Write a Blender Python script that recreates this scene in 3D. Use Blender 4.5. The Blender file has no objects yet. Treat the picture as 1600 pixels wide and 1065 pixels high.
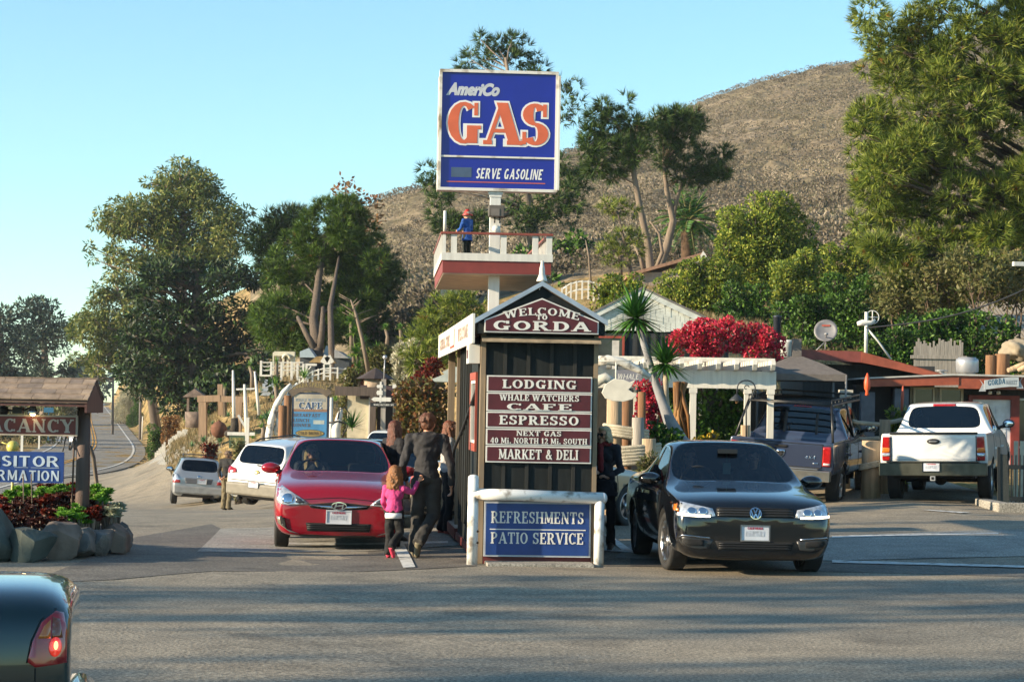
import bpy, bmesh, math, random
import numpy as np
from mathutils import Vector, Matrix, noise
from mathutils.bvhtree import BVHTree
from mathutils.geometry import delaunay_2d_cdt
R = math.radians
random.seed(7); NR = np.random.default_rng(7)
SC = bpy.context.scene; COL = SC.collection
# ------------------------------------------------------------------ camera
F = 3500.0; CAMH = 1.8
PITCH = math.atan((636 - 532.5) / F); ROLL = R(1.0)
cd = bpy.data.cameras.new('camera'); cam = bpy.data.objects.new('camera', cd); COL.objects.link(cam)
cd.sensor_width = 36; cd.lens = F / 1600 * 36; cd.clip_start = .1; cd.clip_end = 5000
CM = Matrix.Rotation(R(90) + PITCH, 4, 'X') @ Matrix.Rotation(ROLL, 4, 'Z')
CM.translation = (0, 0, CAMH); cam.matrix_world = CM; SC.camera = cam
# ------------------------------------------------------------------ daylight
SUN_AZ = R(18); SUN_EL = R(16)      # sun stands to the left and a little behind the camera
sdir = Vector((-math.cos(SUN_AZ) * math.cos(SUN_EL), -math.sin(SUN_AZ) * math.cos(SUN_EL), math.sin(SUN_EL)))
w = bpy.data.worlds.new("World"); SC.world = w; w.use_nodes = True
nt = w.node_tree; bg = nt.nodes['Background']
sky = nt.nodes.new('ShaderNodeTexSky'); sky.sky_type = 'NISHITA'; sky.sun_disc = False
sky.sun_elevation = SUN_EL; sky.sun_rotation = math.atan2(sdir.x, sdir.y)
sky.air_density = .9; sky.dust_density = .05; sky.ozone_density = 2.2; sky.altitude = 0
tnt = nt.nodes.new('ShaderNodeMixRGB'); tnt.blend_type = 'MULTIPLY'; tnt.inputs[0].default_value = 1; tnt.inputs[2].default_value = (.95, 1.19, 1.15, 1)
nt.links.new(sky.outputs[0], tnt.inputs[1]); nt.links.new(tnt.outputs[0], bg.inputs[0]); bg.inputs[1].default_value = .098
sl = bpy.data.lights.new('sun', 'SUN'); so = bpy.data.objects.new('sun', sl); COL.objects.link(so)
sl.energy = 5.0; sl.angle = R(.5); sl.color = (1, .82, .58)
so.rotation_euler = sdir.to_track_quat('Z', 'Y').to_euler(); so.location = sdir * 300
SC.view_settings.view_transform = 'Standard'; SC.view_settings.look = 'None'
SC.view_settings.gamma = 1; SC.view_settings.exposure = 1.15
SC.cycles.max_bounces = 6; SC.cycles.transparent_max_bounces = 12; SC.cycles.diffuse_bounces = 2
SC.cycles.glossy_bounces = 3; SC.cycles.transmission_bounces = 3; SC.cycles.caustics_reflective = False; SC.cycles.caustics_refractive = False
def hor(px): return 636 + math.tan(ROLL) * (px - 800)
def P(px, py, d):
	return CM @ Vector(((px - 800) / F * d, (532.5 - py) / F * d, -d))
# ------------------------------------------------------------------ terrain height (thin plate spline)
CPX = [ # px, py, depth
 (100,868,25.5),(530,852,30.3),(1055,888,25.6),(845,880,25.8),(1310,785,42.2),(1430,782,42),(1600,800,40),
 (400,795,60),(310,788,75),(356,797,66),(139,742,118),(182,735,131),(201,726,150),(212,716,175),(214,703,210),(201,684,253),(182,660,330),(170,642,480),(163,633,680),(158,629,900),
 (60,742,112),(60,700,190),(100,690,210),(105,655,330),(128,641,480),(144,633,680),(151,629,900),(200,640,480),(190,628,680),
 (262,692,135),(270,722,94),(245,700,125),(300,692,108),(218,672,165),(250,640,170),(280,600,190),(345,668,93),
 (400,612,100),(440,592,105),(540,592,108),(620,640,95),
 (280,560,420),(420,440,340),(510,375,320),(40,612,600),(-60,612,520),(340,560,260),
 (200,645,240),(205,620,330),(215,612,460),(300,500,330),
 (600,450,190),(560,540,130),(740,480,120),(600,325,310),(650,312,320),(780,280,330),(900,240,340),(1100,182,370),(1230,142,390),(1370,112,410),(1600,66,430),(1800,20,450),
 (1000,436,112),(1200,520,74),(1450,560,75),(1580,560,74),(1200,440,110),(1350,430,105),(1600,440,105),(1000,506,66),(1000,492,76),(1090,492,86),(1000,468,96),(1100,560,62),(800,560,75),(1250,640,60),(1500,655,64),(1650,650,64),
 (1200,310,240),(1350,300,230),(1000,330,230),(800,400,220),(700,400,230),
]
CW = [(-4,6,0),(4,6,0),(0,14,0),(-7,18,0),(7,20,0),(3,27,0),(10,28,.03),(14,40,.1),(0,45,.0),(3,52,.15),(-20,30,-.6),(-16,12,-.1),(-28,60,-1.6),(-40,100,-2.4),(20,45,.4),(25,60,1.5),
 (-70,200,-3),(-120,450,0),(-90,330,-2),(-60,60,-3),(-60,20,-2),(-30,4,-.5),(30,4,0),(45,50,4),(60,100,18),(90,200,50),(-20,600,30),(60,600,78),(-60,480,12),(-95,600,14),(-7,72,-1.0),(-10.6,84,-1.25),(-4,66,-.7),(-1,58,-.2),(-14,74,-1.75),(-13,62,-1.2),(-9,50,-.65),(-3,45,-.25),(-1,70,0),(-17,90,-2.2),(160,600,110),(-140,650,10),(-300,900,6),(-110,900,12),(0,900,40),(200,900,90),
 (170,420,90)]
_c = [tuple(P(a, b, d)) for a, b, d in CPX] + CW
_c = np.array(_c)
def _uv(x, y):
	return x / (y + 12.0) * 6.0, np.log(y + 12.0) * 2.2
def _k(r2): return np.where(r2 > 1e-12, r2 * np.log(np.maximum(r2, 1e-12)), 0)
_u, _v = _uv(_c[:, 0], _c[:, 1]); _n = len(_c)
_K = _k((_u[:, None] - _u[None]) ** 2 + (_v[:, None] - _v[None]) ** 2) + np.eye(_n) * .004
_Pm = np.stack([np.ones(_n), _u, _v], 1)
_A = np.block([[_K, _Pm], [_Pm.T, np.zeros((3, 3))]])
_t = _c[:, 2] / (_c[:, 1] + 12)           # solve on slope so near and far weigh alike
_sol = np.linalg.solve(_A, np.concatenate([_t, np.zeros(3)]))
_RD = np.array([(104,113,-2.15),(139,121,-2.22),(182,135,-2.35),(201,152,-2.45),(212,178,-2.55),(214,210,-2.6),(201,253,-2.3),(182,330,-1.15),(170,480,-.45),(163,680,.3),(158,900,.9)])
_ry = np.arange(60, 1100, 2.0); _rx = np.interp(_ry, np.r_[60, _RD[:, 1]], np.r_[-22.5, (_RD[:, 0] - 800) / F * _RD[:, 1]]); _rz = np.interp(_ry, np.r_[60, _RD[:, 1]], np.r_[-1.7, _RD[:, 2]])
for _i in range(8):
	_kk = np.ones(9) / 9; _rx[4:-4] = np.convolve(_rx, _kk, 'valid'); _rz[4:-4] = np.convolve(_rz, _kk, 'valid')
def gzs(x, y):
	x = np.asarray(x, float).ravel(); y = np.asarray(y, float).ravel(); u, v = _uv(x, np.maximum(y, 3)); out = np.zeros(len(x))
	for i in range(0, len(x), 20000):
		a, b = u[i:i+20000], v[i:i+20000]
		r2 = (a[:, None] - _u[None]) ** 2 + (b[:, None] - _v[None]) ** 2
		out[i:i+20000] = _k(r2) @ _sol[:_n] + _sol[_n] + _sol[_n+1] * a + _sol[_n+2] * b
	out = out * (np.maximum(y, 3) + 12)
	# the highway lies on its own smooth grade
	dx = x - (np.interp(y, _ry, _rx) - 3.7); e = np.where(dx > 0, (dx - 5.0) / 4.5, (-dx - 6.5) / 16); e = np.clip(e, 0, 1); wr = (1 - e*e*(3 - 2*e)) * np.clip((y - 92) / 30, 0, 1)
	return out * (1 - wr) + np.interp(y, _ry, _rz) * wr
def gz(x, y): return float(gzs([x], [y])[0])
def W(px, d, dz=0.0):
	"""ground point under image column px (at eye level) at depth d"""
	p = P(px, hor(px), d); return Vector((p.x, p.y, gz(p.x, p.y) + dz))
# ------------------------------------------------------------------ materials
_mc = {}
def rgb(h):
	h = h.lstrip('#'); c = [int(h[i:i+2], 16) / 255 for i in (0, 2, 4)]
	return tuple(x / 12.92 if x <= .04045 else ((x + .055) / 1.055) ** 2.4 for x in c)
def nd(nt, t, **k):
	n = nt.nodes.new(t)
	for a, b in k.items(): setattr(n, a, b)
	return n
def M(name, col, rough=.6, metal=0, var=.18, scale=6., bump=0, bscale=80., coat=0, emit=None, spec=.5, streak=False, dirt=None):
	if name in _mc: return _mc[name]
	m = bpy.data.materials.new(name); m.use_nodes = True; nt = m.node_tree; b = nt.nodes['Principled BSDF']
	if isinstance(col, str): col = rgb(col)
	tc = nd(nt, 'ShaderNodeTexCoord'); no = nd(nt, 'ShaderNodeTexNoise'); no.inputs['Scale'].default_value = scale; no.inputs['Detail'].default_value = 5
	src = tc.outputs['Object']
	if streak:
		mp = nd(nt, 'ShaderNodeMapping'); mp.inputs['Scale'].default_value = (3, 3, .25); nt.links.new(src, mp.inputs[0]); src = mp.outputs[0]
	nt.links.new(src, no.inputs['Vector'])
	rp = nd(nt, 'ShaderNodeValToRGB'); e = rp.color_ramp.elements
	e[0].position = .3; e[1].position = .72
	e[0].color = tuple(max(0, c * (1 - var)) for c in col) + (1,); e[1].color = tuple(min(1, c * (1 + var)) for c in col) + (1,)
	if dirt: e[0].color = (rgb(dirt) if isinstance(dirt, str) else dirt) + (1,); e[0].position = .34; e[1].position = .5
	nt.links.new(no.outputs[0], rp.inputs[0]); nt.links.new(rp.outputs[0], b.inputs['Base Color'])
	b.inputs['Roughness'].default_value = rough; b.inputs['Metallic'].default_value = metal
	b.inputs['Specular IOR Level'].default_value = spec
	if coat: b.inputs['Coat Weight'].default_value = coat; b.inputs['Coat Roughness'].default_value = .03
	if bump:
		n2 = nd(nt, 'ShaderNodeTexNoise'); n2.inputs['Scale'].default_value = bscale; n2.inputs['Detail'].default_value = 4; nt.links.new(src, n2.inputs['Vector'])
		bp = nd(nt, 'ShaderNodeBump'); bp.inputs['Strength'].default_value = bump; bp.inputs['Distance'].default_value = .02
		nt.links.new(n2.outputs[0], bp.inputs['Height']); nt.links.new(bp.outputs[0], b.inputs['Normal'])
	if emit: b.inputs['Emission Color'].default_value = (*emit[0], 1); b.inputs['Emission Strength'].default_value = emit[1]
	_mc[name] = m; return m
def leafmat(name, cols, trans=.25, rough=.55, spots=None, nscale=.9, amp=1):
	"""foliage: each leaf (mesh island) takes its own tone from a ramp"""
	if name in _mc: return _mc[name]
	m = bpy.data.materials.new(name); m.use_nodes = True; nt = m.node_tree; b = nt.nodes['Principled BSDF']
	g = nd(nt, 'ShaderNodeNewGeometry'); rp = nd(nt, 'ShaderNodeValToRGB'); rp.color_ramp.interpolation = 'LINEAR'
	cols = [rgb(c) if isinstance(c, str) else c for c in cols]
	el = rp.color_ramp.elements
	while len(el) < len(cols): el.new(.5)
	for i, c in enumerate(cols): el[i].position = i / (len(cols) - 1); el[i].color = c + (1,)
	nt.links.new(g.outputs['Random Per Island'], rp.inputs[0])
	tc = nd(nt, 'ShaderNodeTexCoord'); no = nd(nt, 'ShaderNodeTexNoise'); no.inputs['Scale'].default_value = nscale; no.inputs['Detail'].default_value = 3
	nt.links.new(tc.outputs['Object'], no.inputs['Vector'])
	hs = nd(nt, 'ShaderNodeHueSaturation'); mr = nd(nt, 'ShaderNodeMapRange'); mr.inputs[1].default_value = .3; mr.inputs[2].default_value = .7; mr.inputs[3].default_value = 1 - .3*amp; mr.inputs[4].default_value = 1 + .35*amp
	nt.links.new(no.outputs[0], mr.inputs[0]); nt.links.new(mr.outputs[0], hs.inputs['Value']); nt.links.new(rp.outputs[0], hs.inputs['Color'])
	src = hs.outputs[0]
	if spots:
		n2 = nd(nt, 'ShaderNodeTexNoise'); n2.inputs['Scale'].default_value = 1.6; nt.links.new(tc.outputs['Object'], n2.inputs['Vector'])
		r2 = nd(nt, 'ShaderNodeValToRGB'); r2.color_ramp.elements[0].position = spots[1]; r2.color_ramp.elements[1].position = spots[1] + .06
		nt.links.new(n2.outputs[0], r2.inputs[0]); mx = nd(nt, 'ShaderNodeMixRGB'); mx.inputs[2].default_value = rgb(spots[0]) + (1,)
		nt.links.new(r2.outputs[0], mx.inputs[0]); nt.links.new(src, mx.inputs[1]); src = mx.outputs[0]
	nt.links.new(src, b.inputs['Base Color']); b.inputs['Roughness'].default_value = rough; b.inputs['Specular IOR Level'].default_value = .3
	tr = nd(nt, 'ShaderNodeBsdfTranslucent'); nt.links.new(src, tr.inputs[0]); ms = nd(nt, 'ShaderNodeMixShader'); ms.inputs[0].default_value = trans
	nt.links.new(b.outputs[0], ms.inputs[1]); nt.links.new(tr.outputs[0], ms.inputs[2]); nt.links.new(ms.outputs[0], nt.nodes['Material Output'].inputs[0])
	_mc[name] = m; return m
def glassmat(name, tint=(.35, .4, .42), rough=.02, ior=1.5):
	if name in _mc: return _mc[name]
	m = bpy.data.materials.new(name); m.use_nodes = True; nt = m.node_tree; nt.nodes.remove(nt.nodes['Principled BSDF'])
	t = nd(nt, 'ShaderNodeBsdfTransparent'); t.inputs[0].default_value = (*tint, 1)
	g = nd(nt, 'ShaderNodeBsdfGlossy'); g.inputs['Roughness'].default_value = rough; g.inputs[0].default_value = (.95, .97, 1, 1)
	fr = nd(nt, 'ShaderNodeFresnel'); fr.inputs[0].default_value = ior; ms = nd(nt, 'ShaderNodeMixShader')
	nt.links.new(fr.outputs[0], ms.inputs[0]); nt.links.new(t.outputs[0], ms.inputs[1]); nt.links.new(g.outputs[0], ms.inputs[2])
	nt.links.new(ms.outputs[0], nt.nodes['Material Output'].inputs[0]); _mc[name] = m; return m
# ------------------------------------------------------------------ objects
def tag(o, label=None, cat=None, group=None, kind=None):
	for k, v in (('label', label), ('category', cat), ('group', group), ('kind', kind)):
		if v: o[k] = v
	return o
def thing(name, label, cat, loc=(0, 0, 0), rz=0, group=None, scale=1):
	o = bpy.data.objects.new(name, None); COL.objects.link(o); o.location = loc; o.rotation_euler = (0, 0, rz); o.scale = (scale,) * 3
	o.empty_display_size = .2
	return tag(o, label, cat, group)
def copytree(o, parent=None):
	c = o.copy(); COL.objects.link(c); c.parent = parent
	if parent: c.matrix_parent_inverse = o.matrix_parent_inverse
	for ch in list(o.children): copytree(ch, c)
	return c
def dup(root, loc, rz=None, label=None, scale=None):
	c = copytree(root); c.location = loc
	if rz is not None: c.rotation_euler = (0, 0, rz)
	if label: c['label'] = label
	if scale: c.scale = (scale,) * 3
	return c
def npmesh(name, verts, faces, mat, parent=None, smooth=False, loc=None):
	"""faces: Nx3 or Nx4 int array"""
	verts = np.asarray(verts, np.float32); faces = np.asarray(faces, np.int32); k = faces.shape[1]
	me = bpy.data.meshes.new(name); me.vertices.add(len(verts)); me.vertices.foreach_set('co', verts.ravel())
	me.loops.add(faces.size); me.loops.foreach_set('vertex_index', faces.ravel())
	me.polygons.add(len(faces)); me.polygons.foreach_set('loop_start', np.arange(0, faces.size, k, dtype=np.int32))
	me.polygons.foreach_set('loop_total', np.full(len(faces), k, np.int32))
	if smooth: me.polygons.foreach_set('use_smooth', np.ones(len(faces), bool))
	me.update(calc_edges=True); me.materials.append(mat)
	o = bpy.data.objects.new(name, me); COL.objects.link(o); o.parent = parent
	if loc is not None: o.location = loc
	return o
def frame_of(d):
	d = Vector(d).normalized(); a = Vector((0, 0, 1)) if abs(d.z) < .9 else Vector((1, 0, 0))
	x = d.cross(a).normalized(); return x, x.cross(d).normalized()
class MB:
	def __init__(s): s.v = []; s.f = []; s.m = []; s.s = []; s.mats = []; s.cur = 0; s.T = None
	def use(s, m):
		if m not in s.mats: s.mats.append(m)
		s.cur = s.mats.index(m); return s
	def add(s, vs, fs, smooth=False):
		b = len(s.v)
		for v in vs:
			v = Vector(v); s.v.append(tuple(s.T @ v) if s.T else tuple(v))
		for f in fs: s.f.append([b + i for i in f]); s.m.append(s.cur); s.s.append(smooth)
		return s
	def box(s, c, size, rz=0, rx=0, ry=0, top=1.0):
		x, y, z = [q / 2 for q in size]; Mx = Matrix.Translation(c) @ Matrix.Rotation(rz, 4, 'Z') @ Matrix.Rotation(ry, 4, 'Y') @ Matrix.Rotation(rx, 4, 'X')
		vs = [Mx @ Vector(p) for p in ((-x,-y,-z),(x,-y,-z),(x,y,-z),(-x,y,-z),(-x*top,-y*top,z),(x*top,-y*top,z),(x*top,y*top,z),(-x*top,y*top,z))]
		return s.add(vs, [(3,2,1,0),(4,5,6,7),(0,1,5,4),(1,2,6,5),(2,3,7,6),(3,0,4,7)])
	def b2(s, x0, x1, y0, y1, z0, z1): return s.box(((x0+x1)/2, (y0+y1)/2, (z0+z1)/2), (x1-x0, y1-y0, z1-z0))
	def beam(s, a, b, w, h=None):
		"""rectangular bar from a to b"""
		h = h or w; a = Vector(a); b = Vector(b); x, u = frame_of(b - a)
		vs = [p + x * (i * w / 2) + u * (j * h / 2) for p in (a, b) for i, j in ((-1,-1),(1,-1),(1,1),(-1,1))]
		return s.add(vs, [(3,2,1,0),(4,5,6,7),(0,1,5,4),(1,2,6,5),(2,3,7,6),(3,0,4,7)])
	def tube(s, pts, r, n=8, cap=True, smooth=True, round_=False):
		pts = [Vector(p) for p in pts]; k = len(pts); rs = list(r) if hasattr(r, '__len__') else [r] * k
		if round_:
			pts = [pts[0] + (pts[0]-pts[1]).normalized()*rs[0]*.8] + pts + [pts[-1] + (pts[-1]-pts[-2]).normalized()*rs[-1]*.8]; rs = [rs[0]*.35] + rs + [rs[-1]*.35]; k += 2
		vs = []; d0 = pts[1] - pts[0]; x, u = frame_of(d0)
		for i in range(k):
			d = (pts[min(i+1, k-1)] - pts[max(i-1, 0)]).normalized()
			x = (x - d * x.dot(d)).normalized(); u = x.cross(d)
			vs += [pts[i] + (x * math.cos(t) + u * math.sin(t)) * rs[i] for t in (2*math.pi*j/n for j in range(n))]
		fs = [(i*n+j, i*n+(j+1)%n, (i+1)*n+(j+1)%n, (i+1)*n+j) for i in range(k-1) for j in range(n)]
		b = len(s.v); s.add(vs, fs, smooth)
		if cap: s.f += [[b + j for j in range(n)][::-1], [b + (k-1)*n + j for j in range(n)]]; s.m += [s.cur] * 2; s.s += [False] * 2
		return s
	def lathe(s, prof, c=(0,0,0), axis='Z', n=24, smooth=True, closed=False):
		"""prof: (radius, height) pairs"""
		vs = []; k = len(prof)
		for r, h in prof:
			for j in range(n):
				a = 2*math.pi*j/n; p = (r*math.cos(a), r*math.sin(a), h)
				p = {'Z': p, 'X': (p[2], p[0], p[1]), 'Y': (p[0], p[2], p[1])}[axis]; vs.append(Vector(c) + Vector(p))
		kk = k if closed else k - 1
		fs = [(i*n+j, i*n+(j+1)%n, ((i+1)%k)*n+(j+1)%n, ((i+1)%k)*n+j) for i in range(kk) for j in range(n)]
		b = len(s.v); s.add(vs, fs, smooth)
		if not closed: s.f += [[b+j for j in range(n)][::-1], [b+(k-1)*n+j for j in range(n)]]; s.m += [s.cur]*2; s.s += [False]*2
		return s
	def ell(s, c, r, nu=12, nv=8, rot=None):
		r = r if hasattr(r, '__len__') else (r,)*3; vs = [];
		for i in range(nv+1):
			t = math.pi*i/nv
			for j in range(nu):
				p = 2*math.pi*j/nu; q = Vector((r[0]*math.sin(t)*math.cos(p), r[1]*math.sin(t)*math.sin(p), r[2]*math.cos(t)))
				vs.append(Vector(c) + (rot @ q if rot else q))
		return s.add(vs, [(i*nu+j, (i+1)*nu+j, (i+1)*nu+(j+1)%nu, i*nu+(j+1)%nu) for i in range(nv) for j in range(nu)], True)
	def prism(s, poly, o, ax, ay, depth):
		"""polygon in the plane (o, ax, ay) extruded by vector depth"""
		o, ax, ay, d = Vector(o), Vector(ax), Vector(ay), Vector(depth); n = len(poly)
		vs = [o + ax*x + ay*y for x, y in poly]; vs += [v + d for v in vs]
		return s.add(vs, [tuple(range(n))[::-1], tuple(range(n, 2*n))] + [(i, (i+1)%n, n+(i+1)%n, n+i) for i in range(n)])
	def flat(s, tri, o, ax, ay, depth):
		"""triangulated 2-D shape (verts, faces) extruded along depth"""
		o, ax, ay, d = Vector(o), Vector(ax), Vector(ay), Vector(depth); vs2, fs = tri; n = len(vs2)
		vs = [o + ax*x + ay*y for x, y in vs2]; front = [v + d for v in vs]; es = {}
		for f in fs:
			for i in range(len(f)):
				e = (f[i], f[(i+1) % len(f)]); es[e] = 1
		out = [tuple(i + n for i in f) for f in fs] + [(a, b, b+n, a+n) for a, b in es if (b, a) not in es]
		return s.add(vs + front, out)
	def build(s, name, mat=None, parent=None, bevel=0, loc=None, rz=None, fix=True, seg=2):
		me = bpy.data.meshes.new(name); me.from_pydata(s.v, [], s.f)
		ms = s.mats if s.mats else [mat]
		for m in ms: me.materials.append(m)
		if s.mats: me.polygons.foreach_set('material_index', s.m)
		me.polygons.foreach_set('use_smooth', s.s); me.update()
		if fix:
			bm = bmesh.new(); bm.from_mesh(me); bmesh.ops.recalc_face_normals(bm, faces=bm.faces); bm.to_mesh(me); bm.free()
		o = bpy.data.objects.new(name, me); COL.objects.link(o); o.parent = parent
		if loc is not None: o.location = loc
		if rz is not None: o.rotation_euler = (0, 0, rz)
		if bevel:
			b = o.modifiers.new('bevel', 'BEVEL'); b.width = bevel; b.segments = seg; b.limit_method = 'ANGLE'; b.angle_limit = R(40); b.harden_normals = False
		return o
def solo(mb, name, mat, label, cat, loc=(0,0,0), rz=0, group=None, bevel=0):
	return tag(mb.build(name, mat, None, bevel, loc, rz), label, cat, group)
def applied(o, me_name=None):
	"""replace an object's mesh by its evaluated (modified) mesh"""
	dg = bpy.context.evaluated_depsgraph_get(); dg.update(); ev = o.evaluated_get(dg)
	me = bpy.data.meshes.new_from_object(ev, depsgraph=dg); o.modifiers.clear(); o.data = me; return o
def remeshed(mb, name, mats, parent, voxel=.012, smooth=4, pick=None, loc=None, disp=0, dscale=12):
	o = mb.build(name, mats[0], parent, loc=loc)
	m = o.modifiers.new('r', 'REMESH'); m.mode = 'VOXEL'; m.voxel_size = voxel; m.use_smooth_shade = True
	if smooth: q = o.modifiers.new('s', 'SMOOTH'); q.iterations = smooth; q.factor = .5
	if disp:
		k = 'clouds%g' % dscale; tx = bpy.data.textures.get(k) or bpy.data.textures.new(k, 'CLOUDS'); tx.noise_scale = 1.0 / dscale
		q = o.modifiers.new('d', 'DISPLACE'); q.texture = tx; q.strength = disp * 2; q.mid_level = .5; q.texture_coords = 'LOCAL'
	applied(o); me = o.data; me.materials.clear()
	for x in mats: me.materials.append(x)
	if pick: me.polygons.foreach_set('material_index', [pick(p.center) for p in me.polygons])
	me.polygons.foreach_set('use_smooth', [True] * len(me.polygons)); me.update()
	return o
# ------------------------------------------------------------------ lettering: a stroke-built slab serif face, cut as one outline per letter
def _ring(cx, cy, rx, ry, a0, a1, tx, ty, n=14):
	o, i = [], []
	for k in range(n + 1):
		a = R(a0 + (a1 - a0) * k / n); o.append((cx + rx*math.cos(a), cy + ry*math.sin(a))); i.append((cx + (rx-tx)*math.cos(a), cy + (ry-ty)*math.sin(a)))
	return [[o[k], o[k+1], i[k+1], i[k]] for k in range(n)]
def _bar(x0, y0, x1, y1, w, flat=True):
	"""stroke with horizontal cut ends"""
	return [[(x0 - w/2, y0), (x0 + w/2, y0), (x1 + w/2, y1), (x1 - w/2, y1)]]
def glyph(ch, T, t, sf, o):
	"""quads of one letter; T thick, t thin, sf serif length (0 = none), o outline growth"""
	q = []; T += 2*o; t += 2*o; h = (.1 + 2*o) if sf else 0
	se = sf + o
	def rect(x0, x1, y0, y1): q.append([(x0, y0), (x1, y0), (x1, y1), (x0, y1)])
	def ser(x, y, w):
		if sf: rect(x - w/2 - se, x + w/2 + se, y - (h if y > .5 else 0) + (o if y > .5 else -o), y + (o if y > .5 else h - o))
	def V(x, w=T, s=3, y0=0, y1=1):
		rect(x - w/2, x + w/2, y0 - o, y1 + o)
		if s & 1: ser(x, y0, w)
		if s & 2: ser(x, y1, w)
	def H(x0, x1, y): rect(x0 - o, x1 + o, y - t/2, y + t/2)
	def tick(x, y0, y1):
		if sf: rect(x - t/2, x + t/2, y0 - o, y1 + o)
	def A(cx, cy, rx, ry, a0, a1, tx=T, ty=t): q.extend(_ring(cx, cy, rx + o, ry + o, a0, a1, tx, ty))
	def D(x0, y0, x1, y1, wd):
		dy = o if y1 > y0 else -o; dx = (x1-x0) / (y1-y0) * dy; q.extend(_bar(x0 - dx, y0 - dy, x1 + dx, y1 + dy, wd * 1.06))
	m = T/2 - o + (sf * .9); w = .75; c = ch
	if c == 'A': w = .86; D(.1, 0, .43, 1, t); D(.43, 1, .74, 0, T); H(.24, .62, .33); ser(.1, 0, t); ser(.74, 0, T)
	elif c == 'B': w = .74; V(m); A(.36, .74, .3, .26, -90, 90); A(.38, .27, .34, .27, -90, 90); H(m, .38, 1-t/2+o); H(m, .4, t/2-o); H(m, .4, .5)
	elif c == 'C' or c == 'G':
		w = .78; A(.4, .5, .38, .5, 48, 315); tick(.68, .68, .98)
		if c == 'G': rect(.72 - T, .72 + o, .02 - o, .44 + o); rect(.48 - o, .80 + o, .44 - h*.9 if sf else .36, .44 + o); w = .84
		else: tick(.68, .06, .2)
	elif c == 'D': w = .8; V(m); A(.36, .5, .4, .5, -90, 90); H(m, .38, 1-t/2+o); H(m, .38, t/2-o)
	elif c in 'EFL':
		w = .7 if c != 'L' else .66; V(m)
		if c != 'L': H(m, .6, 1-t/2+o); tick(.6, .72, 1); H(m, .46, .52); tick(.46, .42, .63)
		if c != 'F': H(m, .62, t/2-o); tick(.62, 0, .28)
	elif c == 'H': w = .86; V(m); V(w - m); H(m, w - m, .5)
	elif c == 'I': w = 2*m + .02; V(w/2)
	elif c == 'J': w = .5; V(.34, s=2, y0=.2); A(.2, .24, .14 + T/2, .24, 180, 360)
	elif c == 'K': w = .84; V(m); D(.28, .42, .70, 1, t); D(.36, .56, .70, 0, T); ser(.70, 0, T); ser(.70, 1, t)
	elif c == 'M': w = 1.02; V(.14, t, 3); V(w - .16, T, 3); D(.16, 1, .5, .1, T); D(.5, .1, w - .18, 1, t)
	elif c == 'N': w = .88; V(.14, t); V(w - .14, t); D(.16, 1, w - .16, 0, T)
	elif c == 'O' or c == '0': w = .84 if c == 'O' else .66; A(w/2, .5, w/2 - .02, .5, 0, 360)
	elif c == 'P' or c == 'R':
		w = .74 if c == 'P' else .84; V(m); A(.36, .73, .32, .27, -90, 90); H(m, .38, 1-t/2+o); H(m, .38, .5 - .02)
		if c == 'R': D(.4, .48, .68, 0, T); ser(.70, 0, T)
	elif c == 'S': w = .68; A(.33, .735, .29, .265, 25, 275); A(.34, .27, .31, .27, -155, 95); tick(.56, .68, .98); tick(.08, .02, .32)
	elif c == 'T': w = .8; V(.4, T, 1); H(.06, .74, 1-t/2+o); tick(.07, .7, 1); tick(.73, .7, 1)
	elif c == 'U': w = .84; V(m, T, 2, .3); V(w - m, t, 2, .3); A(w/2, .32, w/2 - m + T/2 - o, .32, 180, 360)
	elif c == 'V': w = .84; D(.12, 1, .43, 0, T); D(.43, 0, .72, 1, t); ser(.12, 1, T); ser(.72, 1, t)
	elif c == 'W': w = 1.18; D(.12, 1, .36, 0, T); D(.36, 0, .60, 1, t); D(.60, 1, .84, 0, T); D(.84, 0, 1.06, 1, t); ser(.12, 1, T); ser(1.06, 1, t); ser(.6, 1, T)
	elif c == 'X': w = .84; D(.14, 1, .70, 0, T); D(.14, 0, .70, 1, t); ser(.14, 1, T); ser(.70, 0, T); ser(.14, 0, t); ser(.70, 1, t)
	elif c == 'Y': w = .84; D(.12, 1, .42, .44, T); D(.42, .44, .72, 1, t); V(.42, T, 1, 0, .5); ser(.12, 1, T); ser(.72, 1, t)
	elif c == 'i': w = 2*m + .02; V(w/2, T, 1, 0, .62); rect(w/2 - T/2, w/2 + T/2, .76, .95)
	elif c == '1': w = .5; V(.26, T, 1); D(.1, .74, .26, 1, t)
	elif c == '2': w = .66; A(.32, .7, .29, .3, -40, 170); D(.1, .04, .5, .52, t*1.2); H(.05, .6, t/2-o); tick(.6, 0, .24)
	elif c == '4': w = .72; V(.5, T, 1); D(.08, .3, .46, 1, t); H(.04, .66, .3)
	elif c == '&': w = .9; A(.4, .76, .2, .24, 0, 360, T*.8, t); A(.34, .27, .3, .27, 70, 330, T, t); D(.28, .66, .78, 0, T*.9); D(.5, .14, .74, .5, t)
	elif c == '.': w = .3; rect(.15 - T/2, .15 + T/2, -o, T)
	elif c == '-': w = .4; H(.06, .34, .45)
	return q, w
_gc = {}
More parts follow.
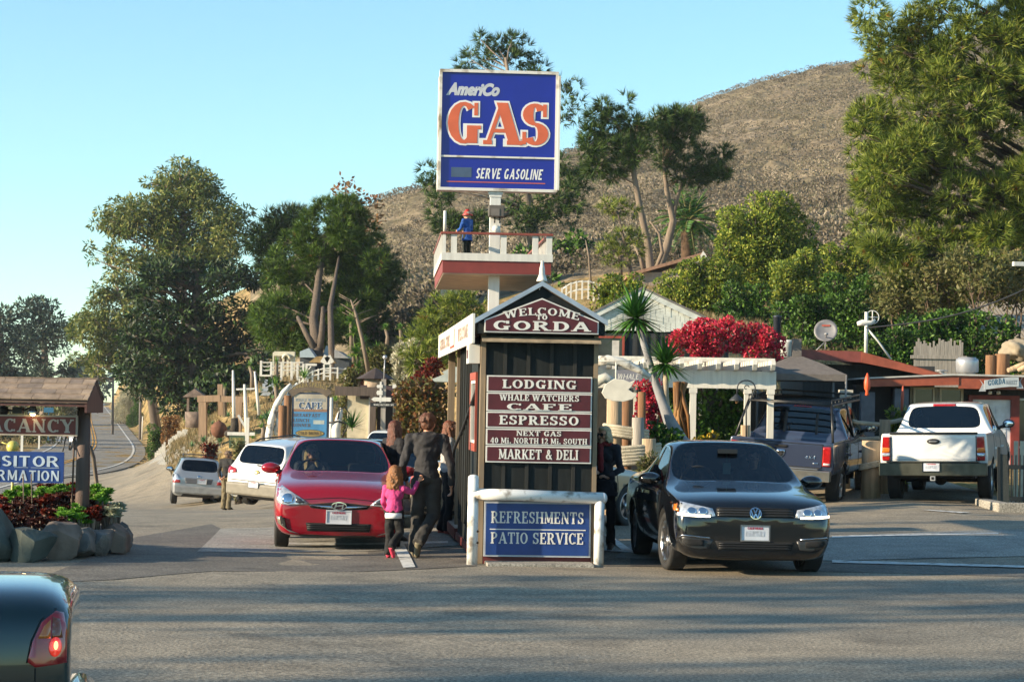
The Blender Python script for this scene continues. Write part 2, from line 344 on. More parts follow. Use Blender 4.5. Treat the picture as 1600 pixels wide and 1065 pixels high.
def glyph_tri(ch, T, t, sf, o):
	k = (ch, T, t, sf, o)
	if k not in _gc:
		q, w = glyph(ch, T, t, sf, o); vs = []; fs = []
		for poly in q:
			ar = sum(poly[i][0]*poly[(i+1)%4][1] - poly[(i+1)%4][0]*poly[i][1] for i in range(4))
			if abs(ar) < 1e-7: continue
			if ar < 0: poly = poly[::-1]
			b = len(vs); vs += poly; fs.append([b, b+1, b+2, b+3])
		if vs:
			r = delaunay_2d_cdt([Vector(v) for v in vs], [], fs, 1, 1e-4)
			_gc[k] = (([tuple(v) for v in r[0]], [tuple(f) for f, og in zip(r[2], r[5]) if og]), w)
		else: _gc[k] = (None, .4)
	return _gc[k]
def lettering(mb, text, o, ax, ay, h, width=None, T=.2, t=.09, sf=.07, gap=.1, depth=.006, outline=0, center=True, arch=None, shear=0, small=None):
	"""adds text to mb. o: baseline middle (or start), ax right, ay up, h cap height; width fits the line"""
	ax, ay = Vector(ax).normalized(), Vector(ay).normalized(); nrm = ax.cross(ay)
	items = []; x = 0
	for ch in text:
		if ch == ' ': x += .42; continue
		tri, wd = glyph_tri(ch, T, t, sf, outline); items.append((tri, x, wd)); x += wd + gap
	x -= gap; sx = (width / x) if width else h; x0 = -x*sx/2 if center else 0
	for tri, gx, wd in items:
		if not tri: continue
		vs, fs = tri; mx = x0 + (gx + wd/2)*sx; dy, an = arch(mx) if arch else (0, 0); ca, sa = math.cos(an), math.sin(an); out = []
		for vx, vy in vs:
			lx = (vx - wd/2)*sx + shear*vy*h; ly = vy*h; out.append((mx + lx*ca - ly*sa, dy + lx*sa + ly*ca))
		mb.flat((out, fs), o, ax, ay, nrm*depth)
	return mb
def sans(mb, text, o, ax, ay, width, h, shear=0, bold=0, depth=.004):
	"""plain lettering from Blender's built-in typeface"""
	c = bpy.data.curves.new('t', 'FONT'); c.body = text; c.offset = bold; c.shear = shear; ob = bpy.data.objects.new('t', c); COL.objects.link(ob); dg = bpy.context.evaluated_depsgraph_get(); dg.update(); me = bpy.data.meshes.new_from_object(ob.evaluated_get(dg), depsgraph=dg)
	xs = [v.co.x for v in me.vertices]; ys = [v.co.y for v in me.vertices]; kx = width/(max(xs) - min(xs)); ky = h/max(ys); mb.flat(([(v.co.x*kx - width/2 - min(xs)*kx, v.co.y*ky) for v in me.vertices], [tuple(p.vertices) for p in me.polygons]), o, ax, ay, Vector(ax).cross(Vector(ay))*depth); bpy.data.objects.remove(ob); bpy.data.curves.remove(c); bpy.data.meshes.remove(me)
# ================================================================== SETTING: terrain, lot, road
def fbm(p, o=4): return noise.fractal(p, 1.0, 2.0, o)
def asphalt_mat(name, c0, c1, grit=.5):
	m = bpy.data.materials.new(name); m.use_nodes = True; nt = m.node_tree; b = nt.nodes['Principled BSDF']
	tc = nd(nt, 'ShaderNodeTexCoord'); N = []
	for sc, de in ((.35, 5), (34, 4), (110, 2), (2.2, 6)):
		n = nd(nt, 'ShaderNodeTexNoise'); n.inputs['Scale'].default_value = sc; n.inputs['Detail'].default_value = de; nt.links.new(tc.outputs['Object'], n.inputs['Vector']); N.append(n)
	r0 = nd(nt, 'ShaderNodeValToRGB'); r0.color_ramp.elements[0].position = .35; r0.color_ramp.elements[1].position = .65
	r0.color_ramp.elements[0].color = rgb(c0) + (1,); r0.color_ramp.elements[1].color = rgb(c1) + (1,); nt.links.new(N[0].outputs[0], r0.inputs[0])
	def mul(col, fac, lo, hi, a, bb):
		mr = nd(nt, 'ShaderNodeMapRange'); mr.inputs[1].default_value = lo; mr.inputs[2].default_value = hi; mr.inputs[3].default_value = a; mr.inputs[4].default_value = bb
		nt.links.new(fac, mr.inputs[0]); mx = nd(nt, 'ShaderNodeMixRGB', blend_type='MULTIPLY'); mx.inputs[0].default_value = 1
		nt.links.new(col, mx.inputs[1]); nt.links.new(mr.outputs[0], mx.inputs[2]); return mx.outputs[0]
	c = mul(r0.outputs[0], N[1].outputs[0], .3, .7, .42, 1.6); c = mul(c, N[2].outputs[0], .3, .7, .5, 1.6); c = mul(c, N[3].outputs[0], .3, .75, .8, 1.15)
	ns = nd(nt, 'ShaderNodeTexNoise'); ns.inputs['Scale'].default_value = .8; ns.inputs['Detail'].default_value = 6; nt.links.new(tc.outputs['Object'], ns.inputs['Vector']); c = mul(c, ns.outputs[0], .58, .68, 1.0, .70)   # oil and wear stains
	# hairline cracks
	vo = nd(nt, 'ShaderNodeTexVoronoi', feature='DISTANCE_TO_EDGE'); vo.inputs['Scale'].default_value = .23
	wv = nd(nt, 'ShaderNodeMixRGB'); wv.inputs[0].default_value = .12; nt.links.new(tc.outputs['Object'], wv.inputs[1]); nt.links.new(N[3].outputs['Color'], wv.inputs[2]); nt.links.new(wv.outputs[0], vo.inputs['Vector'])
	c = mul(c, vo.outputs['Distance'], .001, .003, .82, 1.0)
	nt.links.new(c, b.inputs['Base Color']); b.inputs['Roughness'].default_value = .82; b.inputs['Specular IOR Level'].default_value = .35
	bp = nd(nt, 'ShaderNodeBump'); bp.inputs['Strength'].default_value = grit; bp.inputs['Distance'].default_value = .012
	nt.links.new(N[1].outputs[0], bp.inputs['Height']); b2 = nd(nt, 'ShaderNodeBump'); b2.inputs['Strength'].default_value = grit; b2.inputs['Distance'].default_value = .006
	nt.links.new(N[2].outputs[0], b2.inputs['Height']); nt.links.new(bp.outputs[0], b2.inputs['Normal']); nt.links.new(b2.outputs[0], b.inputs['Normal'])
	return m
def scrub_mat(name, cols, s1, s2, bump=.8):
	m = bpy.data.materials.new(name); m.use_nodes = True; nt = m.node_tree; b = nt.nodes['Principled BSDF']
	tc = nd(nt, 'ShaderNodeTexCoord'); n1 = nd(nt, 'ShaderNodeTexNoise'); n2 = nd(nt, 'ShaderNodeTexNoise')
	n1.inputs['Scale'].default_value = s1; n1.inputs['Detail'].default_value = 8; n1.inputs['Roughness'].default_value = .65; n2.inputs['Scale'].default_value = s2; n2.inputs['Detail'].default_value = 5
	nt.links.new(tc.outputs['Object'], n1.inputs['Vector']); nt.links.new(tc.outputs['Object'], n2.inputs['Vector'])
	r = nd(nt, 'ShaderNodeValToRGB'); e = r.color_ramp.elements
	while len(e) < len(cols): e.new(.5)
	for i, c in enumerate(cols): e[i].position = .3 + .4 * i / (len(cols) - 1); e[i].color = rgb(c) + (1,)
	nt.links.new(n1.outputs[0], r.inputs[0]); mr = nd(nt, 'ShaderNodeMapRange'); mr.inputs[1].default_value = .3; mr.inputs[2].default_value = .7; mr.inputs[3].default_value = .6; mr.inputs[4].default_value = 1.3
	nt.links.new(n2.outputs[0], mr.inputs[0]); mx = nd(nt, 'ShaderNodeMixRGB', blend_type='MULTIPLY'); mx.inputs[0].default_value = 1; nt.links.new(r.outputs[0], mx.inputs[1]); nt.links.new(mr.outputs[0], mx.inputs[2])
	nt.links.new(mx.outputs[0], b.inputs['Base Color']); b.inputs['Roughness'].default_value = .95; b.inputs['Specular IOR Level'].default_value = .1
	bp = nd(nt, 'ShaderNodeBump'); bp.inputs['Strength'].default_value = bump; bp.inputs['Distance'].default_value = .3; nt.links.new(n2.outputs[0], bp.inputs['Height']); nt.links.new(bp.outputs[0], b.inputs['Normal'])
	return m
MAT_SOIL = scrub_mat('dry_soil', ['#8f7a55', '#a58d62', '#7d6b48', '#8c8a50'], .35, 3.0, .6)
MAT_SCRUB = scrub_mat('hill_scrub', ['#665c4b', '#80735f', '#726952', '#94856f', '#665f46'], .05, .9, 1.0)
MAT_ASPH = asphalt_mat('lot_asphalt', '#827a6b', '#948874')
MAT_ROAD = asphalt_mat('road_asphalt', '#7a766f', '#8a857b', .3)
MAT_CONC = asphalt_mat('concrete_apron', '#8b8880', '#989388', .15)
MAT_WPAINT = M('road_paint_white', '#b9b8b2', .7, var=.3, scale=9, dirt='#8b8983'); MAT_YPAINT = M('road_paint_yellow', '#c8921f', .7, var=.2)
us = np.concatenate([np.linspace(-3.2, -.46, 16)[:-1], np.linspace(-.46, .46, 250), np.linspace(.46, 3.2, 16)[1:]])
vs_ = np.concatenate([np.linspace(math.log(15), math.log(75), 70)[:-1], np.linspace(math.log(75), math.log(430), 300)[:-1], np.linspace(math.log(430), math.log(1000), 40)])
Y = np.exp(vs_) - 12
UU, YY = np.meshgrid(us, Y); XX = UU * (YY + 12)
ZZ = gzs(np.clip(UU, -.5, .5) * (YY + 12), YY).reshape(UU.shape)
ZZ = np.clip(ZZ, -7, 140)
PXG = 800 + F * XX / np.maximum(YY, 1)
LOT = [(-80,-60),(80,-60),(80,37),(9.9,40.2),(9.75,45),(9.6,50),(5,50.5),(1.5,46.5),(0,49),(-3.2,58),(-6,69),(-8.6,79),(-11.0,82),(-13.4,89),(-14.9,97),(-16.2,108),(-18.4,122),(-22.6,138),(-27,138),(-60,116),(-80,60)]
def inside(poly, x, y):
	x = np.asarray(x); c = np.zeros(x.shape, bool); n = len(poly)
	for i in range(n):
		(x0, y0), (x1, y1) = poly[i], poly[i-1]
		if y0 == y1: continue
		c ^= ((y0 > y) != (y1 > y)) & (x < (x1 - x0) * (y - y0) / (y1 - y0) + x0)
	return c
ZZ = ZZ - np.where(inside(LOT, XX, YY), .12, 0)
# bumps of the chaparral on the hill
HB = np.clip((YY - 120) / 60, 0, 1) * np.clip((PXG - 380) / 160, 0, 1)
idx = np.argwhere(HB > .01)
for i, j in idx:
	if abs(UU[i, j]) > .5: continue
	p = Vector((XX[i, j], YY[i, j], 0)); d = noise.voronoi(p * .42)[0][0]; d2 = noise.voronoi(p * .16 + Vector((5, 3, 1)))[0][0]
	n1 = noise.noise(p * .03)
	ZZ[i, j] += HB[i, j] * ((.75 - d) * 1.5 + (.7 - d2) * 2.2 * max(0, .4 + n1) + noise.noise(p * .012) * 3.5)
# near dirt roughness
rough = (~inside(LOT, XX, YY)) & (HB < .02) & (np.abs(UU) < .47) & (YY > 15)
for i, j in np.argwhere(rough):
	p = Vector((XX[i, j], YY[i, j], 0)); ZZ[i, j] += .10 * noise.noise(p * .8) + .12 * noise.noise(p * .25)
nr, nc = UU.shape
V3 = np.stack([XX, YY, ZZ], -1).reshape(-1, 3)
ii = (np.arange(nr - 1)[:, None] * nc + np.arange(nc - 1)[None]).ravel()
Q = np.stack([ii, ii + 1, ii + nc + 1, ii + nc], 1)
hillmask = (HB[:-1, :-1].ravel() > 0)
def sub(name, mask, mat):
	q = Q[mask]; u, inv = np.unique(q, return_inverse=True); return npmesh(name, V3[u], inv.reshape(-1, 4), mat, smooth=True)
tag(sub('ground', ~hillmask, MAT_SOIL), kind='structure'); tag(sub('hillside', hillmask, MAT_SCRUB), kind='structure')
# ground behind the camera
mb = MB(); mb.add([(-300,-250,-.4),(300,-250,-.4),(300,3.2,-.3),(-300,3.2,-.3)], [(0,1,2,3)]); tag(mb.build('ground_near', MAT_SOIL), kind='structure')
def sheet(name, poly, mat, off, step=1.6, kind='structure', parent=None):
	"""polygon draped on the terrain"""
	poly = [Vector(p) for p in poly]; bd = []
	for i, a in enumerate(poly):
		b = poly[(i+1) % len(poly)]; k = max(1, int((b - a).length / step)); bd += [a.lerp(b, t / k) for t in range(k)]
	xs = [p.x for p in poly]; ys = [p.y for p in poly]; inn = []
	gx = np.arange(min(xs), max(xs), step); gy = np.arange(min(ys), max(ys), step)
	if len(gx) and len(gy):
		GX, GY = np.meshgrid(gx, gy); GX = GX + .31 * step; GY = GY + .37 * step
		mk = inside([tuple(p) for p in poly], GX, GY); inn = [Vector((a, b)) for a, b in zip(GX[mk], GY[mk])]
	nb = len(bd); r = delaunay_2d_cdt(bd + inn, [], [list(range(nb))], 1, 1e-5)
	x = np.array([v.x for v in r[0]]); y = np.array([v.y for v in r[0]]); z = gzs(np.clip(x / (y + 12), -.5, .5) * (y + 12) if False else x, np.maximum(y, 3)) + off
	me = bpy.data.meshes.new(name); me.from_pydata(list(zip(x, y, z)), [], [f for f in r[2]]); me.materials.append(mat)
	me.polygons.foreach_set('use_smooth', [True] * len(me.polygons)); me.update()
	bm = bmesh.new(); bm.from_mesh(me); bmesh.ops.recalc_face_normals(bm, faces=bm.faces)
	if sum(f.normal.z for f in bm.faces) < 0: bmesh.ops.reverse_faces(bm, faces=bm.faces)
	bm.to_mesh(me); bm.free()
	o = bpy.data.objects.new(name, me); COL.objects.link(o); return tag(o, kind=kind)
sheet('parking_lot', [(max(-44, min(44, a)), max(b, -20)) for a, b in LOT], MAT_ASPH, 0, 1.5)
def dense(pts, step=2.0):
	out = []
	for a, b in zip(pts[:-1], pts[1:]):
		k = max(1, int((Vector(b) - Vector(a)).length / step)); out += [Vector(a).lerp(Vector(b), i / k) for i in range(k)]
	return out + [Vector(pts[-1])]
def smoothed(pts, it=6):
	for _ in range(it): pts = [pts[0]] + [(pts[i-1] + pts[i] * 2 + pts[i+1]) / 4 for i in range(1, len(pts)-1)] + [pts[-1]]
	return pts
def ribbon(name, line, o0, o1, mat, off, kind='structure'):
	"""strip between two sideways offsets of a line (positive = right of travel away from camera)"""
	L = []; n = 1 + max(1, int(abs(o1 - o0) / 1.2))
	for i, p in enumerate(line):
		d = (line[min(i+1, len(line)-1)] - line[max(i-1, 0)]).normalized(); s = Vector((d.y, -d.x))
		L += [p + s * (o0 + (o1 - o0) * k / (n - 1)) for k in range(n)]
	x = np.array([p.x for p in L]); y = np.array([p.y for p in L]); z = gzs(x, np.maximum(y, 3)) + off
	a = (np.arange(len(line) - 1)[:, None] * n + np.arange(n - 1)[None]).ravel()
	return tag(npmesh(name, np.stack([x, y, z], 1), np.stack([a, a + 1, a + n + 1, a + n], 1), mat, smooth=True), kind=kind)
EDGE = [Vector((-20, -30)), Vector((-22.5, 56))] ; EDGE = dense(EDGE, 3)[:-1] + [Vector((a, b)) for a, b in zip(_rx[::2], _ry[::2]) if b < 930]
ribbon('road', EDGE, -8.3, 1.0, MAT_ROAD, .05)
ribbon('road_edge_line', EDGE, -.09, .09, MAT_WPAINT, .075); ribbon('road_edge_line', EDGE, -7.29, -7.11, MAT_WPAINT, .075)
ribbon('road_centre_line', EDGE, -3.55, -3.41, MAT_YPAINT, .075); ribbon('road_centre_line', EDGE, -3.85, -3.71, MAT_YPAINT, .075)
def gp(px, py):
	"""ground point seen at a pixel of the photograph"""
	lo, hi = 5., 400.
	for d in np.geomspace(6, 400, 160):
		p = P(px, py, d)
		if p.z < gz(p.x, p.y): hi = d; break
		lo = d
	for _ in range(20):
		m = (lo + hi) / 2; p = P(px, py, m)
		if p.z < gz(p.x, p.y): hi = m
		else: lo = m
	return Vector(P(px, py, hi))
def patch(name, pix, mat, off, step=.8): return sheet(name, [tuple(gp(*q).xy) for q in pix], mat, off, step)
MAT_PATCH = asphalt_mat('patch_asphalt', '#645e55', '#706a60')
patch('asphalt_patch', [(40,912),(120,880),(215,838),(330,818),(345,826),(308,862),(560,862),(740,853),(744,884),(560,893),(330,892),(180,905)], MAT_PATCH, .004)
patch('asphalt_patch', [(985,870),(1300,879),(1640,890),(1640,902),(1300,893),(985,884)], MAT_PATCH, .004)
patch('concrete_apron', [(960,872),(1000,838),(1290,838),(1640,826),(1660,868),(1300,876)], MAT_CONC, .008)
patch('concrete_pad', [(308,862),(345,826),(560,818),(740,822),(742,850),(560,862)], MAT_CONC, .008)
patch('concrete_turnout', [(262,694),(232,727),(262,728),(292,727),(300,700),(285,688)], MAT_CONC, .03)
patch('gravel_path', [(262,692),(300,706),(330,716),(352,706),(300,684),(268,684)], M('pale_gravel', '#857b67', .95, var=.25, scale=3, bump=.5), .05)
MARKS = [[(606,835),(625,835),(649,887),(630,888)], [(944,836),(952,836),(990,862),(976,864)], [(1300,876),(1640,886),(1640,889),(1300,880)],
		 [(1440,797),(1452,797),(1516,801),(1500,802)], [(1300,838),(1560,833),(1560,835),(1300,841)], [(430,848),(700,846),(700,849),(430,851)], [(940,858),(1000,862),(1000,865),(940,861)]]
for k in MARKS: patch('painted_line', k, MAT_WPAINT, .014, .5)
# ================================================================== VEHICLES
MAT_TYRE = M('tyre_rubber', (.018,.018,.018), .8, var=.3, bump=.3, bscale=40); MAT_RIM = M('alloy', (.55,.55,.56), .28, 1, var=.1)
MAT_BLK = M('black_plastic', (.015,.015,.016), .5, var=.2); MAT_CHROME = M('chrome', (.75,.76,.78), .08, 1, var=.02)
MAT_GLASS = glassmat('car_glass', (.55,.60,.60)); MAT_GLASSD = glassmat('car_glass_dark', (.10,.12,.14), .03, 1.55)
MAT_LAMP = M('lamp_clear', (.62,.64,.66), .06, .55, var=.35, scale=25, coat=1); MAT_RED = M('lamp_red', (.36,.012,.012), .12, coat=1, var=.3, scale=14)
MAT_AMB = M('lamp_amber', (.62,.17,.02), .15, coat=1); MAT_SEAT = M('car_seat', (.05,.05,.055), .8); MAT_PLATE = M('plate_white', (.62,.64,.68), .4, var=.1)
MAT_PLATEB = M('plate_blur', (.40,.43,.48), .5, var=.3, scale=24); MAT_ARCH = M('arch_liner', (.008,.008,.008), .9)
MAT_DRL = M('lit_lamp', (.9,.88,.8), .3, emit=((1,.86,.6), 2.5)); MAT_BRAKE = M('lit_brake_lamp', (.8,.03,.02), .3, emit=((1,.12,.05), 5))
def paint(name, col, metal=.0, rough=.25): return M(name, col, rough, metal, var=.05, scale=1.5, coat=1.0)
def shell_car(root, st, mats, spec, wheels, wr, archr=1.13, dims=None):
	"""st rows: y, then 9 half-section points (x,z). spec(i,j)-> slot. Returns body object; glass regions become parts"""
	bm = bmesh.new(); rings = []; cl = bm.edges.layers.float.new('crease_edge')
	for y, pts in st:
		ring = [bm.verts.new((x, y, z)) for x, z in pts] + [bm.verts.new((-x, y, z)) for x, z in pts[-2:0:-1]]; rings.append(ring)
	n = len(rings[0]); reg = {}
	for i in range(len(rings) - 1):
		for j in range(n):
			f = bm.faces.new((rings[i][j], rings[i][(j+1) % n], rings[i+1][(j+1) % n], rings[i+1][j])); f.smooth = True
			jj = j if j < n // 2 else n - 1 - j; side = 0 if j < n // 2 else 1
			s = spec(i, jj, side); f.material_index = s[0] if isinstance(s, tuple) else s
			if isinstance(s, tuple): reg.setdefault(s, []).append(f)
	for ring, fl in ((rings[0], 1), (rings[-1], 0)):
		f = bm.faces.new(ring[::-1] if fl else ring); f.smooth = True
		for e in f.edges: e[cl] = .55
	bmesh.ops.recalc_face_normals(bm, faces=bm.faces)
	for s, fs in reg.items():
		if len(s) > 1 and s[1] is None: continue
		r = bmesh.ops.inset_region(bm, faces=fs, thickness=s[2], depth=-.006, use_even_offset=True)
		for f in r['faces']: f.material_index = 0
		for f in fs:
			for e in f.edges:
				if any(g.material_index != f.material_index for g in e.link_faces): e[cl] = .75
	me = bpy.data.meshes.new('body'); bm.to_mesh(me); bm.free()
	for m in mats: me.materials.append(m)
	o = bpy.data.objects.new('body', me); COL.objects.link(o); o.parent = root
	q = o.modifiers.new('s', 'SUBSURF'); q.levels = 2; q.render_levels = 2
	applied(o)
	vs = [v.co for v in o.data.vertices]; mn = [min(v[k] for v in vs) for k in range(3)]; mx = [max(v[k] for v in vs) for k in range(3)]
	L_, W_, H_, z0 = dims
	for v in o.data.vertices:
		v.co.x *= W_ / (mx[0] - mn[0]); v.co.y *= L_ / (mx[1] - mn[1]); v.co.z = z0 + (v.co.z - mn[2]) * (H_ - z0) / (mx[2] - mn[2])
	if wheels:
		cb = MB().use(MAT_ARCH)
		for (wx, wy) in wheels:
			for sgn in (1, -1):
				a, b = sgn * (wx - .30), sgn * (wx + .35)
				cb.lathe([(wr*archr, a), (wr*archr, b)], (0, wy, wr), 'X', 28)
		co = cb.build('cutter'); k = o.modifiers.new('b', 'BOOLEAN'); k.object = co; k.operation = 'DIFFERENCE'; k.solver = 'EXACT'
	applied(o)
	if wheels: bpy.data.objects.remove(co)
	# split the glass regions off into parts of their own
	me = o.data; arr = np.zeros(len(me.polygons), int); me.polygons.foreach_get('material_index', arr); parts = []
	names = {m.name: k for k, m in enumerate(me.materials)}
	return o
def split_slots(o, slots, root):
	"""slots: {slot: (part name, material)}"""
	out = []
	for s, (nm, mt) in slots.items():
		bm = bmesh.new(); bm.from_mesh(o.data); bmesh.ops.delete(bm, geom=[f for f in bm.faces if f.material_index != s], context='FACES')
		if not len(bm.faces): bm.free(); continue
		for f in bm.faces: f.material_index = 0
		me = bpy.data.meshes.new(nm); bm.to_mesh(me); bm.free(); me.materials.append(mt)
		p = bpy.data.objects.new(nm, me); COL.objects.link(p); p.parent = root; out.append(p)
	bm = bmesh.new(); bm.from_mesh(o.data); bmesh.ops.delete(bm, geom=[f for f in bm.faces if f.material_index in slots], context='FACES'); bm.to_mesh(o.data); bm.free()
	return out
class Skin2:
	"""projects flat outlines on to a body so that lamps, grilles and badges follow its surface"""
	def __init__(s, objs):
		vs, fs = [], []
		for o in objs:
			b = len(vs); vs += [v.co.copy() for v in o.data.vertices]; fs += [[b + i for i in p.vertices] for p in o.data.polygons]
		s.t = BVHTree.FromPolygons(vs, fs)
	def patch(s, name, poly, view, mat, root, off=.006, step=.05, tris=None, thick=.012, maxd=None):
		"""view: 'F' front (from +Y), 'B' back, 'R' right side (+X), 'L' left, 'T' top. poly in (x,z) / (y,z) / (x,y)"""
		if tris is None:
			P2 = [Vector(p) for p in poly]; bd = []
			for i, a in enumerate(P2):
				b = P2[(i+1) % len(P2)]; k = max(1, int((b-a).length / step)); bd += [a.lerp(b, t/k) for t in range(k)]
			xs = [p.x for p in P2]; ys = [p.y for p in P2]; inn = []
			for gx in np.arange(min(xs) + step*.5, max(xs), step):
				for gy in np.arange(min(ys) + step*.43, max(ys), step):
					if inside([tuple(p) for p in P2], np.array([gx]), np.array([gy]))[0]: inn.append(Vector((gx, gy)))
			r = delaunay_2d_cdt(bd + inn, [], [list(range(len(bd)))], 1, 1e-6); pv, pf = r[0], r[2]
		else: pv, pf = tris
		D = {'F': (0,-1,0), 'B': (0,1,0), 'R': (-1,0,0), 'L': (1,0,0), 'T': (0,0,-1)}[view]; D = Vector(D); vs = []; last = None
		for p in pv:
			if view in 'FB': o = Vector((p[0], 0, p[1])) - D * 6
			elif view in 'RL': o = Vector((0, p[0], p[1])) - D * 6
			else: o = Vector((p[0], p[1], 0)) - D * 6
			h = s.t.ray_cast(o, D)
			q = h[0] if h[0] else None
			if q is not None and last is not None and maxd and abs((q - last).dot(D)) > maxd: q = None
			if q is None: q = o + D * ((last - o).dot(D) if last else 6)
			else: last = q
			vs.append(q)
		n = len(vs); up = [v - D * off for v in vs]; dn = [v - D * (off - thick) for v in vs]; es = {}
		for f in pf:
			for i in range(len(f)): es[(f[i], f[(i+1) % len(f)])] = 1
		fs = [tuple(f) for f in pf] + [(a, b, b+n, a+n) for a, b in es if (b, a) not in es]
		me = bpy.data.meshes.new(name); me.from_pydata(up + dn, [], fs); me.materials.append(mat)
		me.polygons.foreach_set('use_smooth', [len(p.vertices) == 3 for p in me.polygons]); me.update()
		bm = bmesh.new(); bm.from_mesh(me); bmesh.ops.recalc_face_normals(bm, faces=bm.faces); bm.to_mesh(me); bm.free()
		o = bpy.data.objects.new(name, me); COL.objects.link(o); o.parent = root; return o
	def stripe(s, name, line, w, view, mat, root, off=.004):
		L = [Vector(p) for p in line]; a, b = [], []
		for i, p in enumerate(L):
			d = (L[min(i+1, len(L)-1)] - L[max(i-1, 0)]).normalized(); q = Vector((-d.y, d.x)) * w/2; a.append(p + q); b.append(p - q)
		return s.patch(name, a + b[::-1], view, mat, root, off, .07)
def text_tris(text, h, width=None, font='serif', cx=0, cy=0, shear=0, T=.2, t=.1, flip=1, sf=.07):
	"""lettering as flat triangles for Skin2.patch"""
	vs, fs = [], []; x = 0; its = []
	for ch in text:
		if ch == ' ': x += .4; continue
		tri, wd = glyph_tri(ch, T, t, sf, 0); its.append((tri, x)); x += wd + .1
	x -= .1; sx = width / x if width else h
	for tri, gx in its:
		b = len(vs); vs += [((cx + flip*((gx + vx)*sx - x*sx/2 + shear*vy*h)), cy + vy*h - h/2) for vx, vy in tri[0]]; fs += [tuple(b + i for i in f) for f in tri[1]]
	return vs, fs
def ellipse(cx, cy, rx, ry, n=24, a0=0, a1=360): return [(cx + rx*math.cos(R(a0 + (a1-a0)*k/n)), cy + ry*math.sin(R(a0 + (a1-a0)*k/n))) for k in range(n if a1-a0 == 360 else n+1)]
def ringtris(cx, cy, rx, ry, w, n=26, sx=1):
	o = ellipse(cx, cy, rx, ry, n); i = ellipse(cx, cy, rx - w, ry - w, n)
	return o + i, [(k, (k+1) % n, n + (k+1) % n, n + k) for k in range(n)]
def make_wheel(root, x, y, r, wid=.2, rimr=.72, spokes=10, rimmat=None, side=1, steer=0, hub=True, plain=False):
	"""tyre, rim with spokes, brake disc; its centre stays at the axle"""
	w = thing('wheel', None, None, (x, y, r), -steer); w.parent = root
	t = MB().use(MAT_TYRE); rr = r * rimr; hw = wid / 2
	t.lathe([(rr, -hw*.8), (rr + (r-rr)*.55, -hw), (r*.985, -hw*.86), (r, -hw*.6), (r, hw*.6), (r*.985, hw*.86), (rr + (r-rr)*.55, hw), (rr, hw*.8)], (0,0,0), 'X', 36, closed=True)
	t.build('tyre', None, w)
	m = MB().use(rimmat or MAT_RIM); s = side; f = hw * .82 * s
	m.lathe([(rr, -hw*.7*s), (rr*1.0, f), (rr*.93, f), (rr*.9, f - .03*s), (rr*.9, -hw*.7*s)], (0,0,0), 'X', 36, closed=True)
	for k in range(spokes):
		a = 2*math.pi*k/spokes; c, sn = math.cos(a), math.sin(a)
		m.beam((f - .035*s, .05*c, .05*sn), (f - .012*s, rr*.93*c, rr*.93*sn), .018 if not plain else .05, rr*(.16 if spokes > 7 else .3))
	m.lathe([(.001, f - .02*s), (.07, f - .02*s), (.06, f + .0), (.001, f + .004*s)], (0,0,0), 'X', 16)
	m.build('rim', None, w)
	d = MB().use(M('brake_disc', (.1,.1,.1), .5, .8)); d.lathe([(.02, f - .09*s), (rr*.86, f - .09*s), (rr*.86, f - .075*s), (.02, f - .075*s)], (0,0,0), 'X', 24); d.build('brake_disc', None, w)
	return w
def make_plate(root, c, back=False, frame=MAT_CHROME, top=None, w=.305, h=.155, ny=1):
	"""number plate with a pixel-blurred number, as the photograph shows it"""
	p = thing('license_plate', None, None, c, 0 if ny > 0 else math.pi); p.parent = root; fr = MB().use(frame)
	a, b, t = w/2 + .012, h/2 + .012, .014
	for q in ((-a, a, b - t, b), (-a, a, -b, -b + t), (-a, -a + t, -b + t, b - t), (a - t, a, -b + t, b - t)): fr.b2(q[0], q[1], -.006, .012, q[2], q[3])
	fr.build('plate_frame', None, p); q = MB().use(MAT_PLATE); q.b2(-a + .004, a - .004, -.004, .004, -b + .004, b - .004)
	q.use(MAT_PLATEB); q.b2(-.105, .105, .004, .0055, -.035, .025)
	q.use(M('plate_blur_light', (.52,.55,.6), .5));
	for k in range(5): q.b2(-.1 + k*.042, -.08 + k*.042, .0055, .0065, -.03 + (k % 2)*.02, .0 + (k % 2)*.022)
	q.use(M('plate_red', (.45,.03,.04), .5));
	lettering(q, 'CALIFORNIA', (0, .005, .042), (-1,0,0), (0,0,1), .024, .17, T=.24, t=.16, sf=0, depth=.002)
	q.build('number_panel', None, p)
	return p
def seats(root, rows, w=.95, z=.42, mat=MAT_SEAT, wheel=None):
	for y in rows:
		for x in (-w*.4, w*.4):
			m = MB(); m.box((x, y, z), (.5, .5, .16)); m.box((x, y - .25, z + .36), (.48, .14, .62), rx=R(10)); m.box((x, y - .33, z + .76), (.26, .09, .17)); m.build('seat', mat, root, bevel=.04)
	if wheel:
		m = MB(); x, y, zz = wheel; m.T = Matrix.Translation((x, y, zz)) @ Matrix.Rotation(R(65), 4, 'X')
		m.lathe([(.19 + .016*math.cos(a), .016*math.sin(a)) for a in (k*math.pi/4 for k in range(8))], (0,0,0), 'Z', 28, closed=True); m.box((0,0,0), (.36,.05,.02)); m.box((0,-.09,0), (.05,.18,.02)); m.build('steering_wheel', MAT_BLK, root)
		m = MB(); m.box((0, y + .3, zz - .12), (1.35, .35, .22)); m.build('dashboard', MAT_BLK, root, bevel=.05)
